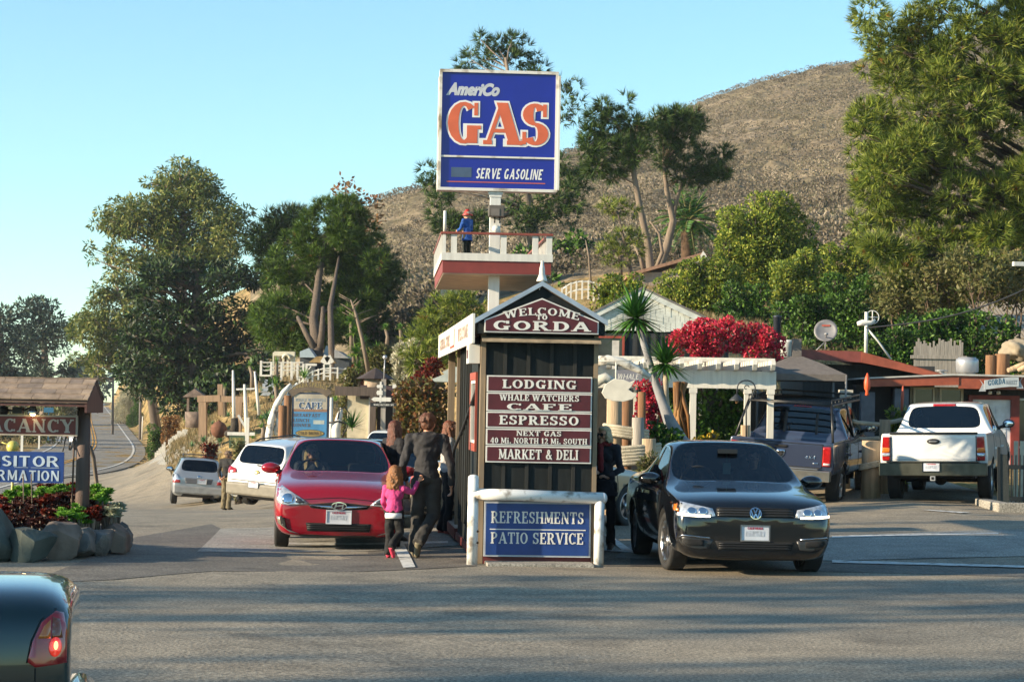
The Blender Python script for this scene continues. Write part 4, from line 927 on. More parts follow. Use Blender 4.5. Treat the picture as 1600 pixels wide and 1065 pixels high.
def green_sedan():
	L = 4.4; r = thing('parked_car', 'dark green sedan tail with glowing red lamp at the lower left edge', 'car')
	col = paint('green_paint', (.004,.022,.022), .1, .18); c = car_body(r, L, 1.70, 1.385, 2.46, .9, col, 'sedan', .30, hood=.90, zb=.88, gc=.2, roofin=.58); sk = c['skin']
	wheels4(r, c, .19, 7, .68)
	yr = c['yr']
	for s in (1, -1):
		v = 'R' if s > 0 else 'L'; u = lambda pts: [(yr + a, b) for a, b in pts]
		l = sk.patch('taillight', u([(.010,.66),(.15,.645),(.185,.67),(.165,.76),(.125,.85),(.065,.895),(.03,.885),(.012,.80)]), v, MAT_RED, r, .012, .03, maxd=.2)
		sk.patch('indicator', u([(.085,.775),(.14,.775),(.115,.83),(.085,.86)]), v, MAT_AMB, r, .017, .03).parent = l
		sk.patch('indicator', u([(.03,.775),(.078,.775),(.078,.87),(.045,.86)]), v, M('amber_dark', (.22,.05,.01), .15, coat=1), r, .017, .03, maxd=.2).parent = l
		sk.patch('lamp_glow', ellipse(yr + .062, .735, .028, .045, 16), v, M('lamp_red_lit', (.6,.03,.02), .15, coat=1, emit=((1,.05,.02), .25)), r, .017, .02).parent = l
		sk.patch('lit_bulb', ellipse(yr + .06, .742, .010, .02, 14), v, MAT_BRAKE, r, .021, .02).parent = l
		sk.stripe('lamp_seam', u([(.188,.665),(.170,.765),(.13,.857),(.065,.903)]), .006, v, MAT_ARCH, r, .006)
		sk.stripe('bumper_seam', u([(.15,.64),(.15,.50)]), .006, v, MAT_ARCH, r, .004)
		mirror(r, s*.83, c['cowl'] - .3, .98, col, s)
	m = MB(); m.tube([(-.84,c['yr']+.55,.35),(-.82,c['yr']+.16,.35),(-.66,c['yr']+.0,.35),(0,c['yr']-.03,.35),(.66,c['yr']+.0,.35),(.82,c['yr']+.16,.35),(.84,c['yr']+.55,.35)], .10, 16); m.build('bumper', col, r)
	side_seams(r, c); seats(r, (.1, -.8))
	place_car(r, 127, 11.1, yaw_from(-99), L, 'back', -.09); return r
GRN = green_sedan()
# ---- partly hidden cars
def plain_car(label, name, col, px, d, yaw, dims, style='wagon', toward=False, glass=None):
	L, W_, H, wb, fo, wr, hood, zb = dims; r = thing('parked_car', label, 'car'); p = paint(name, col); c = car_body(r, L, W_, H, wb, fo, p, style, wr, glass, hood=hood, zb=zb, gc=.25, roofin=.62); sk = c['skin']; wheels4(r, c, .2, 5, .66); side_seams(r, c)
	for s in (1, -1):
		sk.patch('headlight', [(s*x*W_/1.8, z) for x, z in ((.48,.62),(.5,.74),(.8,.78),(.84,.64))], 'F', MAT_LAMP, r, .012); sk.patch('taillight', [(s*x*W_/1.8, z) for x, z in ((.62,.70),(.64,.90),(.82,.92),(.84,.70))], 'B', MAT_RED, r, .016); mirror(r, s*W_*.48, c['cowl'] - .3, zb + .1, MAT_BLK, s)
	sk.patch('grille', [(-.42,.5),(-.42,.68),(.42,.68),(.42,.5)], 'F', MAT_ARCH, r); seats(r, (.1, -.8)); place_car(r, px, d, yaw, L, 'front' if toward else 'back'); return r
plain_car('dark blue car half hidden behind the red hatchback', 'dark_blue_paint', (.012,.016,.03), 597, 34.2, yaw_from(5, True), (4.5,1.75,1.36,2.65,.9,.31,.90,.88), 'sedan', True)
plain_car('pale silver van with big side windows under the wooden signpost', 'van_paint', (.5,.53,.54), 598, 64, yaw_from(20), (4.8,1.85,1.85,2.9,.9,.34,1.0,1.05), 'wagon', False)
plain_car('tan car mostly hidden behind the woman with sunglasses', 'tan_paint', (.38,.30,.19), 958, 36.5, yaw_from(35), (4.4,1.75,1.45,2.6,.85,.32,.95,.93), 'sedan', True)
# ---- motorcycle and rider on the highway
def motorcycle():
	p = W(116, 192); r = thing('motorcycle', 'touring motorcycle with a lit headlamp coming down the highway', 'motorcycle', p, yaw_from(-172));
	for y in (.75, -.75):
		m = MB().use(MAT_TYRE); m.lathe([(.30 + .07*math.cos(a), .07*math.sin(a)) for a in (k*math.pi/4 for k in range(8))], (0, y, .34), 'X', 24, closed=True); m.use(MAT_RIM); m.lathe([(.05,-.05),(.25,-.02),(.25,.02),(.05,.05)], (0,y,.34), 'X', 16); m.build('wheel', None, r)
	m = MB().use(MAT_BLK); m.ell((0,.1,.85),(.18,.38,.16)); m.ell((0,-.45,.75),(.16,.4,.10)); m.box((0,0,.45),(.36,.5,.4)); m.build('body', None, r, bevel=.03)
	m = MB().use(MAT_CHROME);
	for s in (1,-1): m.tube([(s*.09,.75,.34),(s*.09,.5,1.0)], .03); m.tube([(s*.05,.45,1.05),(s*.4,.35,1.1)], .016); m.tube([(s*.16,.2,.35),(s*.18,-.9,.34)], .05)
	m.build('fork', None, r)
	for s in (1, -1): m = MB().use(MAT_BLK); m.box((s*.32,-.65,.62),(.2,.5,.36)); m.build('saddlebag', None, r, bevel=.04)
	m = MB().use(MAT_DRL); m.ell((0,.62,.95),(.13,.08,.13)); m.build('headlight', None, r)
	m = MB().use(M('clear_screen', (.4,.42,.45), .1)); m.box((0,.52,1.25),(.44,.03,.34), rx=R(25)); m.build('windscreen', None, r, bevel=.01)
	return p
MOTO = motorcycle()
# ================================================================== GAS STATION ISLAND: booth, signs, rail, pole sign
DKG = M('booth_paint_dark', (.013,.016,.016), .75, spec=.25, var=.3, streak=True, bump=.15, bscale=50); DKG2 = M('booth_batten', (.03,.03,.027), .75, spec=.25, var=.3, streak=True)
WHT = M('white_trim', (.66,.64,.58), .55, var=.12, scale=5, streak=True); MAROON = M('maroon_board', (.085,.012,.016), .5, var=.2); CREAM = M('sign_cream', (.72,.70,.64), .5, var=.1)
REDTRIM = M('red_trim', (.30,.055,.03), .55, var=.25); SHADETRIM = M('shaded_gable_trim', (.36,.42,.5), .35, .3, var=.15); BRNW = M('brown_trim', (.22,.16,.10), .7, var=.3, streak=True)  # front gable trim: blue of the sky-lit shade is put into its colour
BLUES = M('sign_blue', (.012,.045,.20), .4, var=.15); GLASSW = glassmat('window_glass', (.35,.37,.37), .02)
SHING = M('shingle_brown', (.20,.145,.10), .9, var=.35, scale=4, bump=.4)
KY = heading(-math.sin(R(4.5)), math.cos(R(4.5)))
k0 = W(842, 25.9)
def booth():
	r = thing('gas_booth', 'narrow dark gabled booth with maroon signs reading Lodging, Cafe and Market & Deli', 'booth', (k0.x, k0.y, 0), KY)
	hw = .66; dp = 4.6; zt = 2.76
	m = MB(); m.b2(-hw, hw, 0, .06, 0, 2.72); m.b2(hw - .06, hw, .06, dp, 0, zt); m.b2(-hw + .06, hw - .06, dp - .06, dp, 0, zt)
	m.b2(-hw, -hw + .06, .06, .75, 0, zt); m.b2(-hw, -hw + .06, 1.75, dp, 0, zt); m.b2(-hw, -hw + .06, .75, 1.75, 0, 1.36); m.b2(-hw, -hw + .06, .75, 1.75, 2.12, zt)
	m.build('wall', DKG, r)
	m = MB()
	for x in (-.40, -.13, .14, .41): m.b2(x - .02, x + .02, -.018, -.002, .78, 2.60)
	for y in (.2, .55, 2.1, 2.5, 2.9, 3.4, 3.9, 4.3): m.b2(-hw - .018, -hw - .002, y - .02, y + .02, .3, 2.7); m.b2(hw + .002, hw + .018, y - .02, y + .02, .3, 2.7)
	m.build('batten', DKG2, r)
	m = MB(); m.b2(-hw - .022, -hw + .035, -.022, .035, .0, 2.70); m.b2(-hw - .024, -hw - .002, .04, .1, 0, 2.7); m.b2(hw - .03, hw + .02, -.022, .03, 0, 2.66); m.build('corner_board', BRNW, r)
	m = MB(); m.b2(-hw - .03, hw + .03, -.02, .0, -.0, .09); m.b2(-hw - .025, -hw - .002, .1, dp, 0, .10); m.build('base_board', M('red_base', (.13,.02,.02), .6), r)
	m = MB(); m.b2(-.60, .62, -.50, -.03, -.02, .035); m.build('concrete_step', MAT_CONC, r, bevel=.01)
	# gabled roof, running back over the pumps
	L = 8.6; ez = 2.60 + .22; rz_ = 3.24; ew = .745
	m = MB(); m.use(SHING)
	for s in (-1, 1): m.prism([(s*ew, ez), (0, rz_), (0, rz_ - .05), (s*ew, ez - .05)], (0, -.16, 0), (1,0,0), (0,0,1), (0, L, 0))
	m.build('roof', None, r)
	m = MB()
	for s in (-1, 1): m.prism([(s*(ew + .02), ez - .005), (0, rz_ + .015), (0, rz_ - .04), (s*(ew + .02), ez - .065)], (0, -.19, 0), (1,0,0), (0,0,1), (0, .028, 0))
	m.build('shaded_gable_trim', SHADETRIM, r)
	m = MB(); m.prism([(-ew + .01, ez - .06), (0, rz_ - .05), (ew - .01, ez - .06), (ew - .01, 2.64), (-ew + .01, 2.64)], (0, -.14, 0), (1,0,0), (0,0,1), (0, .08, 0)); m.build('gable', DKG, r); m = MB(); m.prism([(-ew + .01, ez - .06), (0, rz_ - .05), (ew - .01, ez - .06)], (0, L - .3, 0), (1,0,0), (0,0,1), (0, .05, 0)); m.build('rear_gable', DKG, r)
	m = MB()
	for s in (-1, 1): m.b2(min(s*ew, s*(ew - .05)), max(s*ew, s*(ew - .05)), -.10, L - .3, 2.66, ez - .055)
	m.b2(-ew + .06, ew - .06, .0, L - .3, 2.64, 2.66); m.build('soffit', M('soffit_brown', (.16,.10,.06), .7), r)
	# eave board with painted lettering along the left side
	m = MB(); m.use(WHT).b2(-ew - .05, -ew - .022, -.15, L - .3, 2.53, 2.87)
	m.use(M('eave_panel', (.74,.70,.60), .5, var=.12)); m.b2(-ew - .055, -ew - .0505, .05, L - .5, 2.575, 2.825)
	m.use(M('eave_letters', (.30,.22,.19), .6)); lettering(m, 'GENERAL STORE', (-ew - .056, 6.2, 2.62), (0,-1,0), (0,0,1), .16, 2.8, depth=.003); lettering(m, 'WELCOME', (-ew - .056, 1.7, 2.62), (0,-1,0), (0,0,1), .16, 2.2, depth=.003)
	m.use(REDTRIM); m.b2(-ew - .059, -ew - .0555, 3.6, 3.75, 2.58, 2.82); m.b2(-ew - .059, -ew - .0555, 3.6, 4.7, 2.58, 2.61)
	m.build('eave_board', None, r)
	# little shelf roof over the front boards
	m = MB(); m.prism([(0,2.62),(-.20,2.565),(-.20,2.545),(0,2.585)], (-.68, -.004, 0), (0,1,0), (0,0,1), (1.37,0,0)); m.build('shelf_roof', M('shelf_shingle', (.33,.25,.16), .85, var=.4, scale=9), r)
	# WELCOME TO GORDA
	y = -.145
	m = MB(); m.use(CREAM).prism([(-.66,2.655),(.66,2.655),(.66,2.80),(0,3.06),(-.66,2.80)], (0,y,0), (1,0,0), (0,0,1), (0,-.03,0))
	m.use(MAROON).prism([(-.645,2.67),(.645,2.67),(.645,2.79),(0,3.043),(-.645,2.79)], (0,y-.03,0), (1,0,0), (0,0,1), (0,-.006,0)); m.use(CREAM)
	lettering(m, 'WELCOME', (0,y-.036,2.865), (1,0,0), (0,0,1), .085, .86, T=.2, t=.1, arch=lambda x: (-.30*x*x, -.55*x)); lettering(m, 'TO', (0,y-.036,2.81), (1,0,0), (0,0,1), .058, .13, T=.24, t=.14); lettering(m, 'GORDA', (0,y-.036,2.685), (1,0,0), (0,0,1), .108, 1.12, T=.2, t=.15)
	m.build('welcome_board', None, r)
	# stacked boards
	y = -.022; rows = [(2.165,1.975,[('LODGING',.10,.86,2.02)]), (1.968,1.755,[('WHALE WATCHERS',.07,.92,1.878),('CAFE',.075,.76,1.772)]), (1.748,1.562,[('ESPRESSO',.105,.92,1.603)]), (1.554,1.365,[('NEXT GAS',.058,.52,1.475),('40 Mi. NORTH 12 Mi. SOUTH',.066,1.12,1.385)]), (1.357,1.165,[('MARKET & DELI',.115,.92,1.205)])]
	for z1, z0, ls in rows:
		m = MB(); m.use(CREAM).b2(-.61, .61, y - .03, y, z0, z1); m.use(MAROON).b2(-.594, .594, y - .034, y - .03, z0 + .015, z1 - .015); m.use(CREAM)
		for t, h, wd, bz in ls: lettering(m, t, (0, y - .034, bz), (1,0,0), (0,0,1), h, wd, T=.21, t=.11, sf=.075)
		m.build('sign_board', None, r)
	# blue board
	m = MB(); m.use(M('sign_grey_edge', (.45,.48,.52), .5)).b2(-.615, .62, -.062, -.024, .085, .715); m.use(BLUES).b2(-.595, .60, -.068, -.062, .105, .695); m.use(CREAM).b2(-.55, .56, -.071, -.068, .393, .404)
	lettering(m, 'REFRESHMENTS', (0, -.068, .47), (1,0,0), (0,0,1), .135, 1.07, T=.19, t=.085); lettering(m, 'PATIO SERVICE', (0, -.068, .235), (1,0,0), (0,0,1), .13, 1.07, T=.19, t=.085); m.build('sign_board', None, r)
	# window on the left side
	m = MB(); x = -hw
	for q in ((.69,1.81,1.27,1.36),(.69,1.81,2.12,2.21),(.69,.75,1.36,2.12),(1.75,1.81,1.36,2.12)): m.b2(x - .035, x - .002, q[0], q[1], q[2], q[3])
	f = m.build('window', REDTRIM, r); m = MB()
	for q in ((.755,1.745,1.365,1.40),(.755,1.745,2.08,2.115),(.755,.80,1.40,2.08),(1.70,1.745,1.40,2.08)): m.b2(x - .025, x + .03, *q)
	m.build('window_frame', WHT, f); m = MB(); m.b2(x + .0, x + .006, .80, 1.70, 1.40, 2.08); m.build('pane', GLASSW, f)
	m = MB(); m.use(WHT).b2(-hw - .16, -hw - .03, .05, .5, 2.30, 2.52); m.use(MAROON).b2(-hw - .163, -hw - .16, .15, .4, 2.36, 2.46); m.build('side_notice', None, r, bevel=.008)
	for yy in (5.6, 8.0):
		for s in (-1, 1): m = MB(); m.b2(s*.60 - .05, s*.60 + .05, yy - .05, yy + .05, 0, 2.66); m.build('roof_post', BRNW, r)
	return r
BOOTH = booth()
KM = Matrix.Translation((k0.x, k0.y, 0)) @ Matrix.Rotation(KY, 4, 'Z')
# finial bell on the ridge
m = MB(); m.lathe([(.001,.22),(.018,.215),(.02,.17),(.03,.14),(.035,.06),(.06,.0),(.065,-.02),(.02,-.02)], (0,0,0), 'Z', 20); m.tube([(.0,-.02,.0),(-.03,-.04,-.12)], .006, 6)
solo(m, 'roof_ornament', M('ornament_white', (.62,.6,.55), .5, var=.3), 'small white bell ornament standing on the booth gable', 'ornament', KM @ Vector((0,-.12,3.275)))
# pump island, gas pump, hose
m = MB(); m.use(M('red_curb', (.16,.03,.025), .7, var=.3)).b2(-.70, .70, 4.7, 8.4, 0, .14); m.use(MAT_CONC).b2(-.69, .69, 4.71, 8.39, .14, .15)
solo(m, 'pump_island', None, 'low concrete island with red painted kerb under the booth roof', 'kerb', (k0.x, k0.y, 0), KY, bevel=.015)
pr = thing('gas_pump', 'dark fuel pump standing on the red kerbed island', 'pump', KM @ Vector((-.10,6.4,.15)), KY)
m = MB(); m.b2(-.3, .3, -.4, .4, 0, 1.35); m.build('cabinet', M('pump_dark', (.03,.035,.04), .4), pr, bevel=.02); m = MB(); m.b2(-.32, .32, -.42, .42, 1.35, 1.8); m.build('head', M('pump_grey', (.2,.2,.2), .5), pr, bevel=.03); m = MB(); m.b2(-.333, -.322, -.28, .28, 1.42, 1.66); m.build('display', MAT_ARCH, pr)
h0, h1 = P(744, 628, 27.6), P(713, 690, 30.5)
m = MB(); m.tube([P(744,610,27.0), P(735,637,27.7), P(726,662,28.8), P(718,682,30.0), P(710,700,31.0), P(706,725,31.3), P(702,745,31.5)], .022, 8); solo(m, 'fuel_hose', MAT_BLK, 'black fuel hose hanging down beside the booth', 'hose')
# white pipe rail in front of the booth
g = thing('pipe_rail', 'thick white steel pipe guard rail across the booth front', 'guard rail', (k0.x, k0.y, 0), KY)
PIPE = M('white_pipe', (.74,.73,.70), .4, var=.06, scale=7, dirt='#8d8478')
m = MB(); m.tube([(-.755,-.20,-.05),(-.755,-.20,.99)], .062, 20, round_=False); m.ell((-.755,-.20,.99), (.062,.062,.035), 20, 8); m.build('post', PIPE, g); m = MB(); m.tube([(.70,-.20,-.05),(.70,-.20,.76)], .058, 18); m.build('post', PIPE, g)
m = MB(); m.tube([(-.76,-.20,.80),(-.4,-.20,.80),(.74,-.20,.775)], .066, 20); m.ell((.74,-.20,.775), (.05,.066,.066), 18, 10); m.build('cross_pipe', PIPE, g)
m = MB()
for z in (.25,.38): m.ell((-.70,-.235,z),(.018,.012,.014))
m.build('rust_chip', M('rust', (.12,.06,.03), .9), g)
# ---- tall GAS sign with its balcony
gp0 = W(777, 31)
def gas_sign():
	s0 = 31 / F; c = P(778, 206, 31); r = thing('gas_sign', 'tall blue sign reading GAS on a white pole with a small railed balcony', 'sign', (c.x, c.y, 0), R(3.4))
	pole = M('pole_white', (.68,.67,.63), .45, var=.1, streak=True); z0 = c.z - .835; z1 = c.z + .835; hw = .82; hd = .13
	m = MB(); m.b2(-.075-.02, .075-.02, -.075, .075, 0, z0); m.b2(-.085-.02, .085-.02, -.085, .085, z0 - .08, z0); m.b2(-.10-.02, .10-.02, -.095, .095, z0 - .04, z0 - .003); m.build('pole', pole, r, bevel=.006)
	m = MB(); fr = M('sign_frame', (.62,.6,.55), .45, var=.15, scale=4, dirt='#8a7a60'); m.use(fr)
	m.b2(-hw, hw, -hd, hd, z0, z0 + .04); m.b2(-hw, hw, -hd, hd, z1 - .04, z1); m.b2(-hw, -hw + .035, -hd, hd, z0 + .04, z1 - .04); m.b2(hw - .035, hw, -hd, hd, z0 + .04, z1 - .04); zs = z0 + .47; m.b2(-hw + .035, hw - .035, -hd + .01, hd - .01, zs - .012, zs + .012)
	m.b2(hw, hw + .03, -hd - .02, hd, z0 + .03, z1 - .06); m.b2(-hw - .012, -hw, -hd + .03, hd + .05, z0 + .0, z1 - .10); m.build('frame', None, r)
	bl = M('gas_blue', (.006,.012,.27), .3, var=.06, coat=.3); wh = M('gas_white', (.74,.74,.72), .4, var=.05); og = M('gas_orange', (.62,.13,.055), .4, var=.08); gr = M('patch_grey', (.06,.10,.17), .5)
	m = MB(); m.use(bl).b2(-hw + .035, hw - .035, -hd + .03, hd - .03, zs + .012, z1 - .04); y = -hd + .03
	m.use(wh); lettering(m, 'GAS', (0, y, z0 + .645), (1,0,0), (0,0,1), .58, 1.42, T=.25, t=.09, sf=.06, outline=.045, depth=.006, gap=.02)
	m.use(og); lettering(m, 'GAS', (0, y - .006, z0 + .645), (1,0,0), (0,0,1), .58, 1.42, T=.25, t=.09, sf=.06, depth=.004, gap=.02)
	m.use(M('gas_silver', (.5,.52,.56), .4)); LA = dict(depth=.004, sf=0, T=.3, t=.2, shear=.28)
	sans(m, 'AmeriCo', (-.36, y, z0 + 1.325), (1,0,0), (0,0,1), .74, .165, .35, .06)
	m.build('main_panel', None, r)
	m = MB(); m.use(bl).b2(-hw + .035, hw - .035, -hd + .03, hd - .03, z0 + .04, zs - .012); m.use(gr).b2(-.64, -.36, y - .004, y, z0 + .185, z0 + .32); m.use(wh); lettering(m, 'SERVE GASOLINE', (.155, y, z0 + .17), (1,0,0), (0,0,1), .145, .92, sf=0, T=.24, t=.17, shear=.16, depth=.004, gap=.12)
	m.use(og).b2(-.70, .66, y - .004, y, z0 + .115, z0 + .127); m.build('lower_panel', None, r)
	# floodlight boxes on the pole
	m = MB(); m.b2(-.11-.02+.01, .10, -.22, -.08, z0 - .36, z0 - .20); m.build('floodlight', M('lamp_brown', (.10,.085,.07), .5), r, bevel=.012); m = MB(); m.b2(-.085, .03, -.226, -.2205, z0 - .35, z0 - .25); m.build('floodlight_glass', M('lamp_glass', (.16,.13,.11), .2), r)
	m = MB(); m.tube([(-.03,-.12,z0-.36),(-.03,-.14,z0-.44)], .01); m.tube([(.04,-.12,z0-.36),(.04,-.14,z0-.44)], .01); m.build('lamp_bracket', MAT_BLK, r); m = MB(); m.lathe([(.055,0),(.05,-.015),(.001,-.016)], (-.005,-.076,z0-.52), 'Y', 20); m.build('cover_plate', pole, r)
	# balcony
	b0 = z0 - 1.15; dk = b0 + .17; x0, x1, y0, y1 = -.74, .745, -.32, 3.9;
	m = MB(); m.b2(x0, x1, y0, y1, b0, dk); m.build('balcony_floor', M('balcony_red', (.20,.035,.028), .55, var=.15), r)
	m = MB(); m.b2(x0 + .01, x1 - .01, y0 + .01, y1 - .01, b0 - .012, b0 - .001); m.build('balcony_underside', M('underside_cream', (.48,.40,.30), .7), r)
	m = MB();
	for q in ((x0-.02, x1+.02, y0-.02, y0+.03),(x0-.02,x1+.02,y1-.03,y1+.02),(x0-.02,x0+.03,y0+.03,y1-.03),(x1-.03,x1+.02,y0+.03,y1-.03)): m.b2(q[0],q[1],q[2],q[3], dk + .003, dk + .105)
	for x in (x0 + .02, x0 + .15, -.02 + .11, x1 - .22, x1 - .03): m.b2(x - .04 if x > x0 + .1 else x - .02, x + .04 if x > x0 + .1 else x + .02, y0 + .0, y0 + .05, dk + .105, dk + .36)
	for s in (x0, x1):
		for y in np.linspace(y0 + .16, y1, 16): m.b2(s - .02, s + .02, y - .022, y + .022, dk + .105, dk + .36)
	for x in (x0 + .3, -.3, .3, x1 - .3): m.b2(x - .03, x + .03, y1 - .05, y1, dk + .105, dk + .36)
	m.build('railing', WHT, r)
	m = MB()
	for q in ((x0-.03,x1+.02,y0-.03,y0+.06),(x0-.03,x1+.02,y1-.06,y1+.03),(x0-.03,x0+.06,y0+.06,y1-.06),(x1-.06,x1+.02,y0+.06,y1-.06)): m.b2(q[0],q[1],q[2],q[3], dk + .363, dk + .392)
	m.build('hand_rail', M('rail_redbrown', (.24,.06,.04), .5, var=.2), r)
	m = MB(); m.tube([(x0 + .02,y0+.02,dk+.39),(x0+.02,y0+.02,dk+.68)], .022, 7); m.build('flag_stub', WHT, r)
	return r, c, dk
GS, gsc, DECK = gas_sign()
# ================================================================== PEOPLE
SKIN = M('skin', '#c08a6c', .55, var=.08); SHOE_P = M('shoe_pink', (.62,.10,.16), .6)
def hand(mb, w, d, up, curl=.6, s=1.0, side=1):
	"""palm, four fingers and a thumb; w wrist, d pointing direction, up back-of-hand normal"""
	w, d, up = Vector(w), Vector(d).normalized(), Vector(up); x = d.cross(up).normalized() * side; up = x.cross(d).normalized() * side; s *= 1.0
	if up.dot(Vector(up)) < 0: up = -up
	c = w + d * .045 * s
	rot = Matrix((x, d, up)).transposed(); mb.ell(c, (.040*s, .055*s, .016*s), 10, 8, rot)
	for k, (off, ln) in enumerate(((-.028,.072),(-.009,.082),(.010,.077),(.028,.060))):
		p = w + d * .085 * s + x * off * s; pts = [p]; a = 0; dirv = d.copy()
		for q in range(3):
			a += curl * (.55 if q == 0 else .8) * (1 + .12 * k); dirv = d * math.cos(a) - up * math.sin(a); pts.append(pts[-1] + dirv * ln * s * (.42, .32, .26)[q])
		mb.tube(pts, [.0105*s, .0100*s, .0095*s, .0085*s], 7, round_=True)
	t0 = w + d * .03 * s - x * .030 * s; t1 = t0 + (d * .6 - x * .8) * .035 * s; t2 = t1 + (d * .9 - x * .2 - up * curl * .6).normalized() * .038 * s
	mb.tube([t0, t1, t2], [.013*s, .0115*s, .0095*s], 7, round_=True)
J0 = dict(hipL=(-.09,0,.92), hipR=(.09,0,.92), kneeL=(-.10,.02,.50), kneeR=(.10,.02,.50), ankL=(-.105,-.02,.09), ankR=(.105,-.02,.09), toeL=(-.12,.13,.03), toeR=(.12,.13,.03),
		  shL=(-.20,0,1.43), shR=(.20,0,1.43), elL=(-.25,-.03,1.13), elR=(.25,-.03,1.13), wrL=(-.26,.06,.87), wrR=(.26,.06,.87), pel=(0,0,.96), wst=(0,0,1.10), chest=(0,0,1.30), neck=(0,.0,1.49), head=(0,.02,1.625))
def person(label, loc, rz, H=1.75, J=None, top='#222222', legs='#1c1c1c', shoes='#2a2522', hair='#3a2416', hairlen=0, skin=None, female=False, headrot=0, headk=1.0, hood=False, bare=None, hands=None, group=None, seated=False, cat='person', scarf=None, glasses=False, name='person', hairwave=.01, coatlen=0, topmat=None, tilt=0):
	g = {k: Vector(v) for k, v in J0.items()}
	for k, v in (J or {}).items(): g[k] = Vector(v)
	r = thing(name, label, cat, loc, rz, group, H / 1.75); sk = M('skin_' + skin.lstrip('#'), skin, .55, var=.08) if skin else SKIN
	hc = g['head']; hr = Matrix.Rotation(headrot, 3, 'Z') @ Matrix.Rotation(tilt, 3, 'X'); K = headk; hv = lambda x, y, z: hc + hr @ (Vector((x, y, z)) * K)
	b = MB()
	b.ell(hv(0,0,.02), (.076*K,.094*K,.105*K), 16, 12, hr); b.ell(hv(0,.022,-.055), (.056*K,.065*K,.062*K), 14, 10, hr)
	b.tube([hv(0,.09,.012), hv(0,.112,-.028)], [.010*K,.017*K], 8, round_=True); b.ell(hv(0,.085,-.066), (.026*K,.012*K,.010*K), 8, 6, hr); b.ell(hv(0,.078,-.10), (.024*K,.02*K,.018*K), 8, 6, hr)
	for s in (-1, 1): b.ell(hv(s*.079,-.005,-.01), (.012*K,.022*K,.033*K), 8, 6, hr); b.ell(hv(s*.035,.082,.022), (.022*K,.012*K,.008*K), 8, 6, hr); b.ell(hv(s*.045,.062,-.03), (.022*K,.022*K,.02*K), 8, 6, hr)
	b.tube([g['neck'] - Vector((0,0,.06)), hc - Vector((0,.01,.07*K))], [.058, .052*K], 12)
	b.tube([g['pel'], g['wst'], g['chest'], g['neck'] - Vector((0,0,.05))], [.085,.08,.088,.06], 14, round_=True)
	for s in 'LR':
		b.tube([g['sh'+s], g['el'+s], g['wr'+s]], [.044,.034,.025], 10, round_=True); b.tube([g['hip'+s], g['knee'+s], g['ank'+s]], [.07,.045,.034], 10, round_=True)
		hd = (hands or {}).get(s); d = (g['wr'+s] - g['el'+s]).normalized()
		if hd: hand(b, g['wr'+s], hd[0], hd[1], hd[2], .95 if not female else .85, 1 if s == 'R' else -1)
		else: hand(b, g['wr'+s], d + Vector((0,.15,0)), Vector((1 if s == 'R' else -1, .2, 0)), .55, .95 if not female else .85, 1 if s == 'R' else -1)
	remeshed(b, 'body', [sk], r, .0085, 3)
	for s in (-1, 1):
		e = MB(); e.use(M('eye', (.05,.035,.03), .2)).ell(hv(s*.034,.085,.008), (.013*K,.007*K,.007*K), 8, 6, hr)
		if not glasses: e.build('eye', None, r)
	if glasses:
		e = MB().use(MAT_ARCH)
		for s in (-1, 1): e.ell(hv(s*.036,.098,.008), (.033*K,.012*K,.026*K), 10, 8, hr); e.tube([hv(s*.066,.092,.012), hv(s*.082,0,.012)], .005, 6)
		e.tube([hv(-.01,.104,.014), hv(.01,.104,.014)], .006, 6); e.build('sunglasses', None, r)
	# clothes
	tm = topmat or M('cloth_' + top.lstrip('#'), top, .85, var=.2, scale=9, bump=.25, bscale=60)
	def torso(c, k=1.0):
		sw = .165 if not female else .145
		c.ell(g['chest'] + Vector((0,0,.02)), (sw*1.08*k, .115*k, .17), 16, 12); c.ell(g['wst'], ((.150 if not female else .125)*k, .108*k, .17), 16, 12); c.ell(g['pel'] + Vector((0,0,.03)), ((.165 if not female else .165)*k, .125*k, .13), 16, 12)
		c.tube([g['shL'] + Vector((.02,0,.0)), (g['neck'] + Vector((0,0,-.045))), g['shR'] + Vector((-.02,0,.0))], [.062,.085,.062], 12, round_=True)
		c.tube([g['pel'] + Vector((0,0,.06)), g['wst'], g['chest']], [.13*k,.118*k,.125*k], 16)
	c = MB(); torso(c)
	if female:
		for s in (-1, 1): c.ell(g['chest'] + Vector((s*.065,.09,-.01)), (.06,.05,.06), 10, 8)
	cut = bare or {}
	for s in 'LR':
		w1 = g['el'+s].lerp(g['wr'+s], .93); c.tube([g['sh'+s], g['sh'+s].lerp(g['el'+s], .5), g['el'+s], g['el'+s].lerp(g['wr'+s], .5), w1], [.070,.060,.053,.048,.042], 12, round_=False); c.ell(g['sh'+s], .070, 10, 8); c.ell(g['el'+s], .053, 10, 8)
	if coatlen: c.lathe([(.16,0),(.175,-coatlen*.5),(.19,-coatlen),(.17,-coatlen),(.14,0)], g['pel'] + Vector((0,0,.02)), 'Z', 20)
	if hood:
		for a in np.linspace(-1.25, 1.25, 9): c.ell(g['neck'] + Vector((.115*math.sin(a), -.055 - .045*math.cos(a), -.015 - .035*math.cos(a))), (.045,.045,.05), 10, 8)
		c.ell(g['neck'] + Vector((0,-.10,-.08)), (.10,.045,.085), 12, 8)
	else: c.lathe([(.070,-.03),(.066,.015),(.058,.015),(.05,-.03)], g['neck'] + Vector((0,-.005,-.01)), 'Z', 16)
	remeshed(c, 'jacket', [tm], r, .012, 2, disp=.022, dscale=9)
	c = MB(); lm = M('cloth_' + legs.lstrip('#'), legs, .85, var=.2, scale=9, bump=.2, bscale=60); c.ell(g['pel'], (.158,.122,.11), 16, 10)
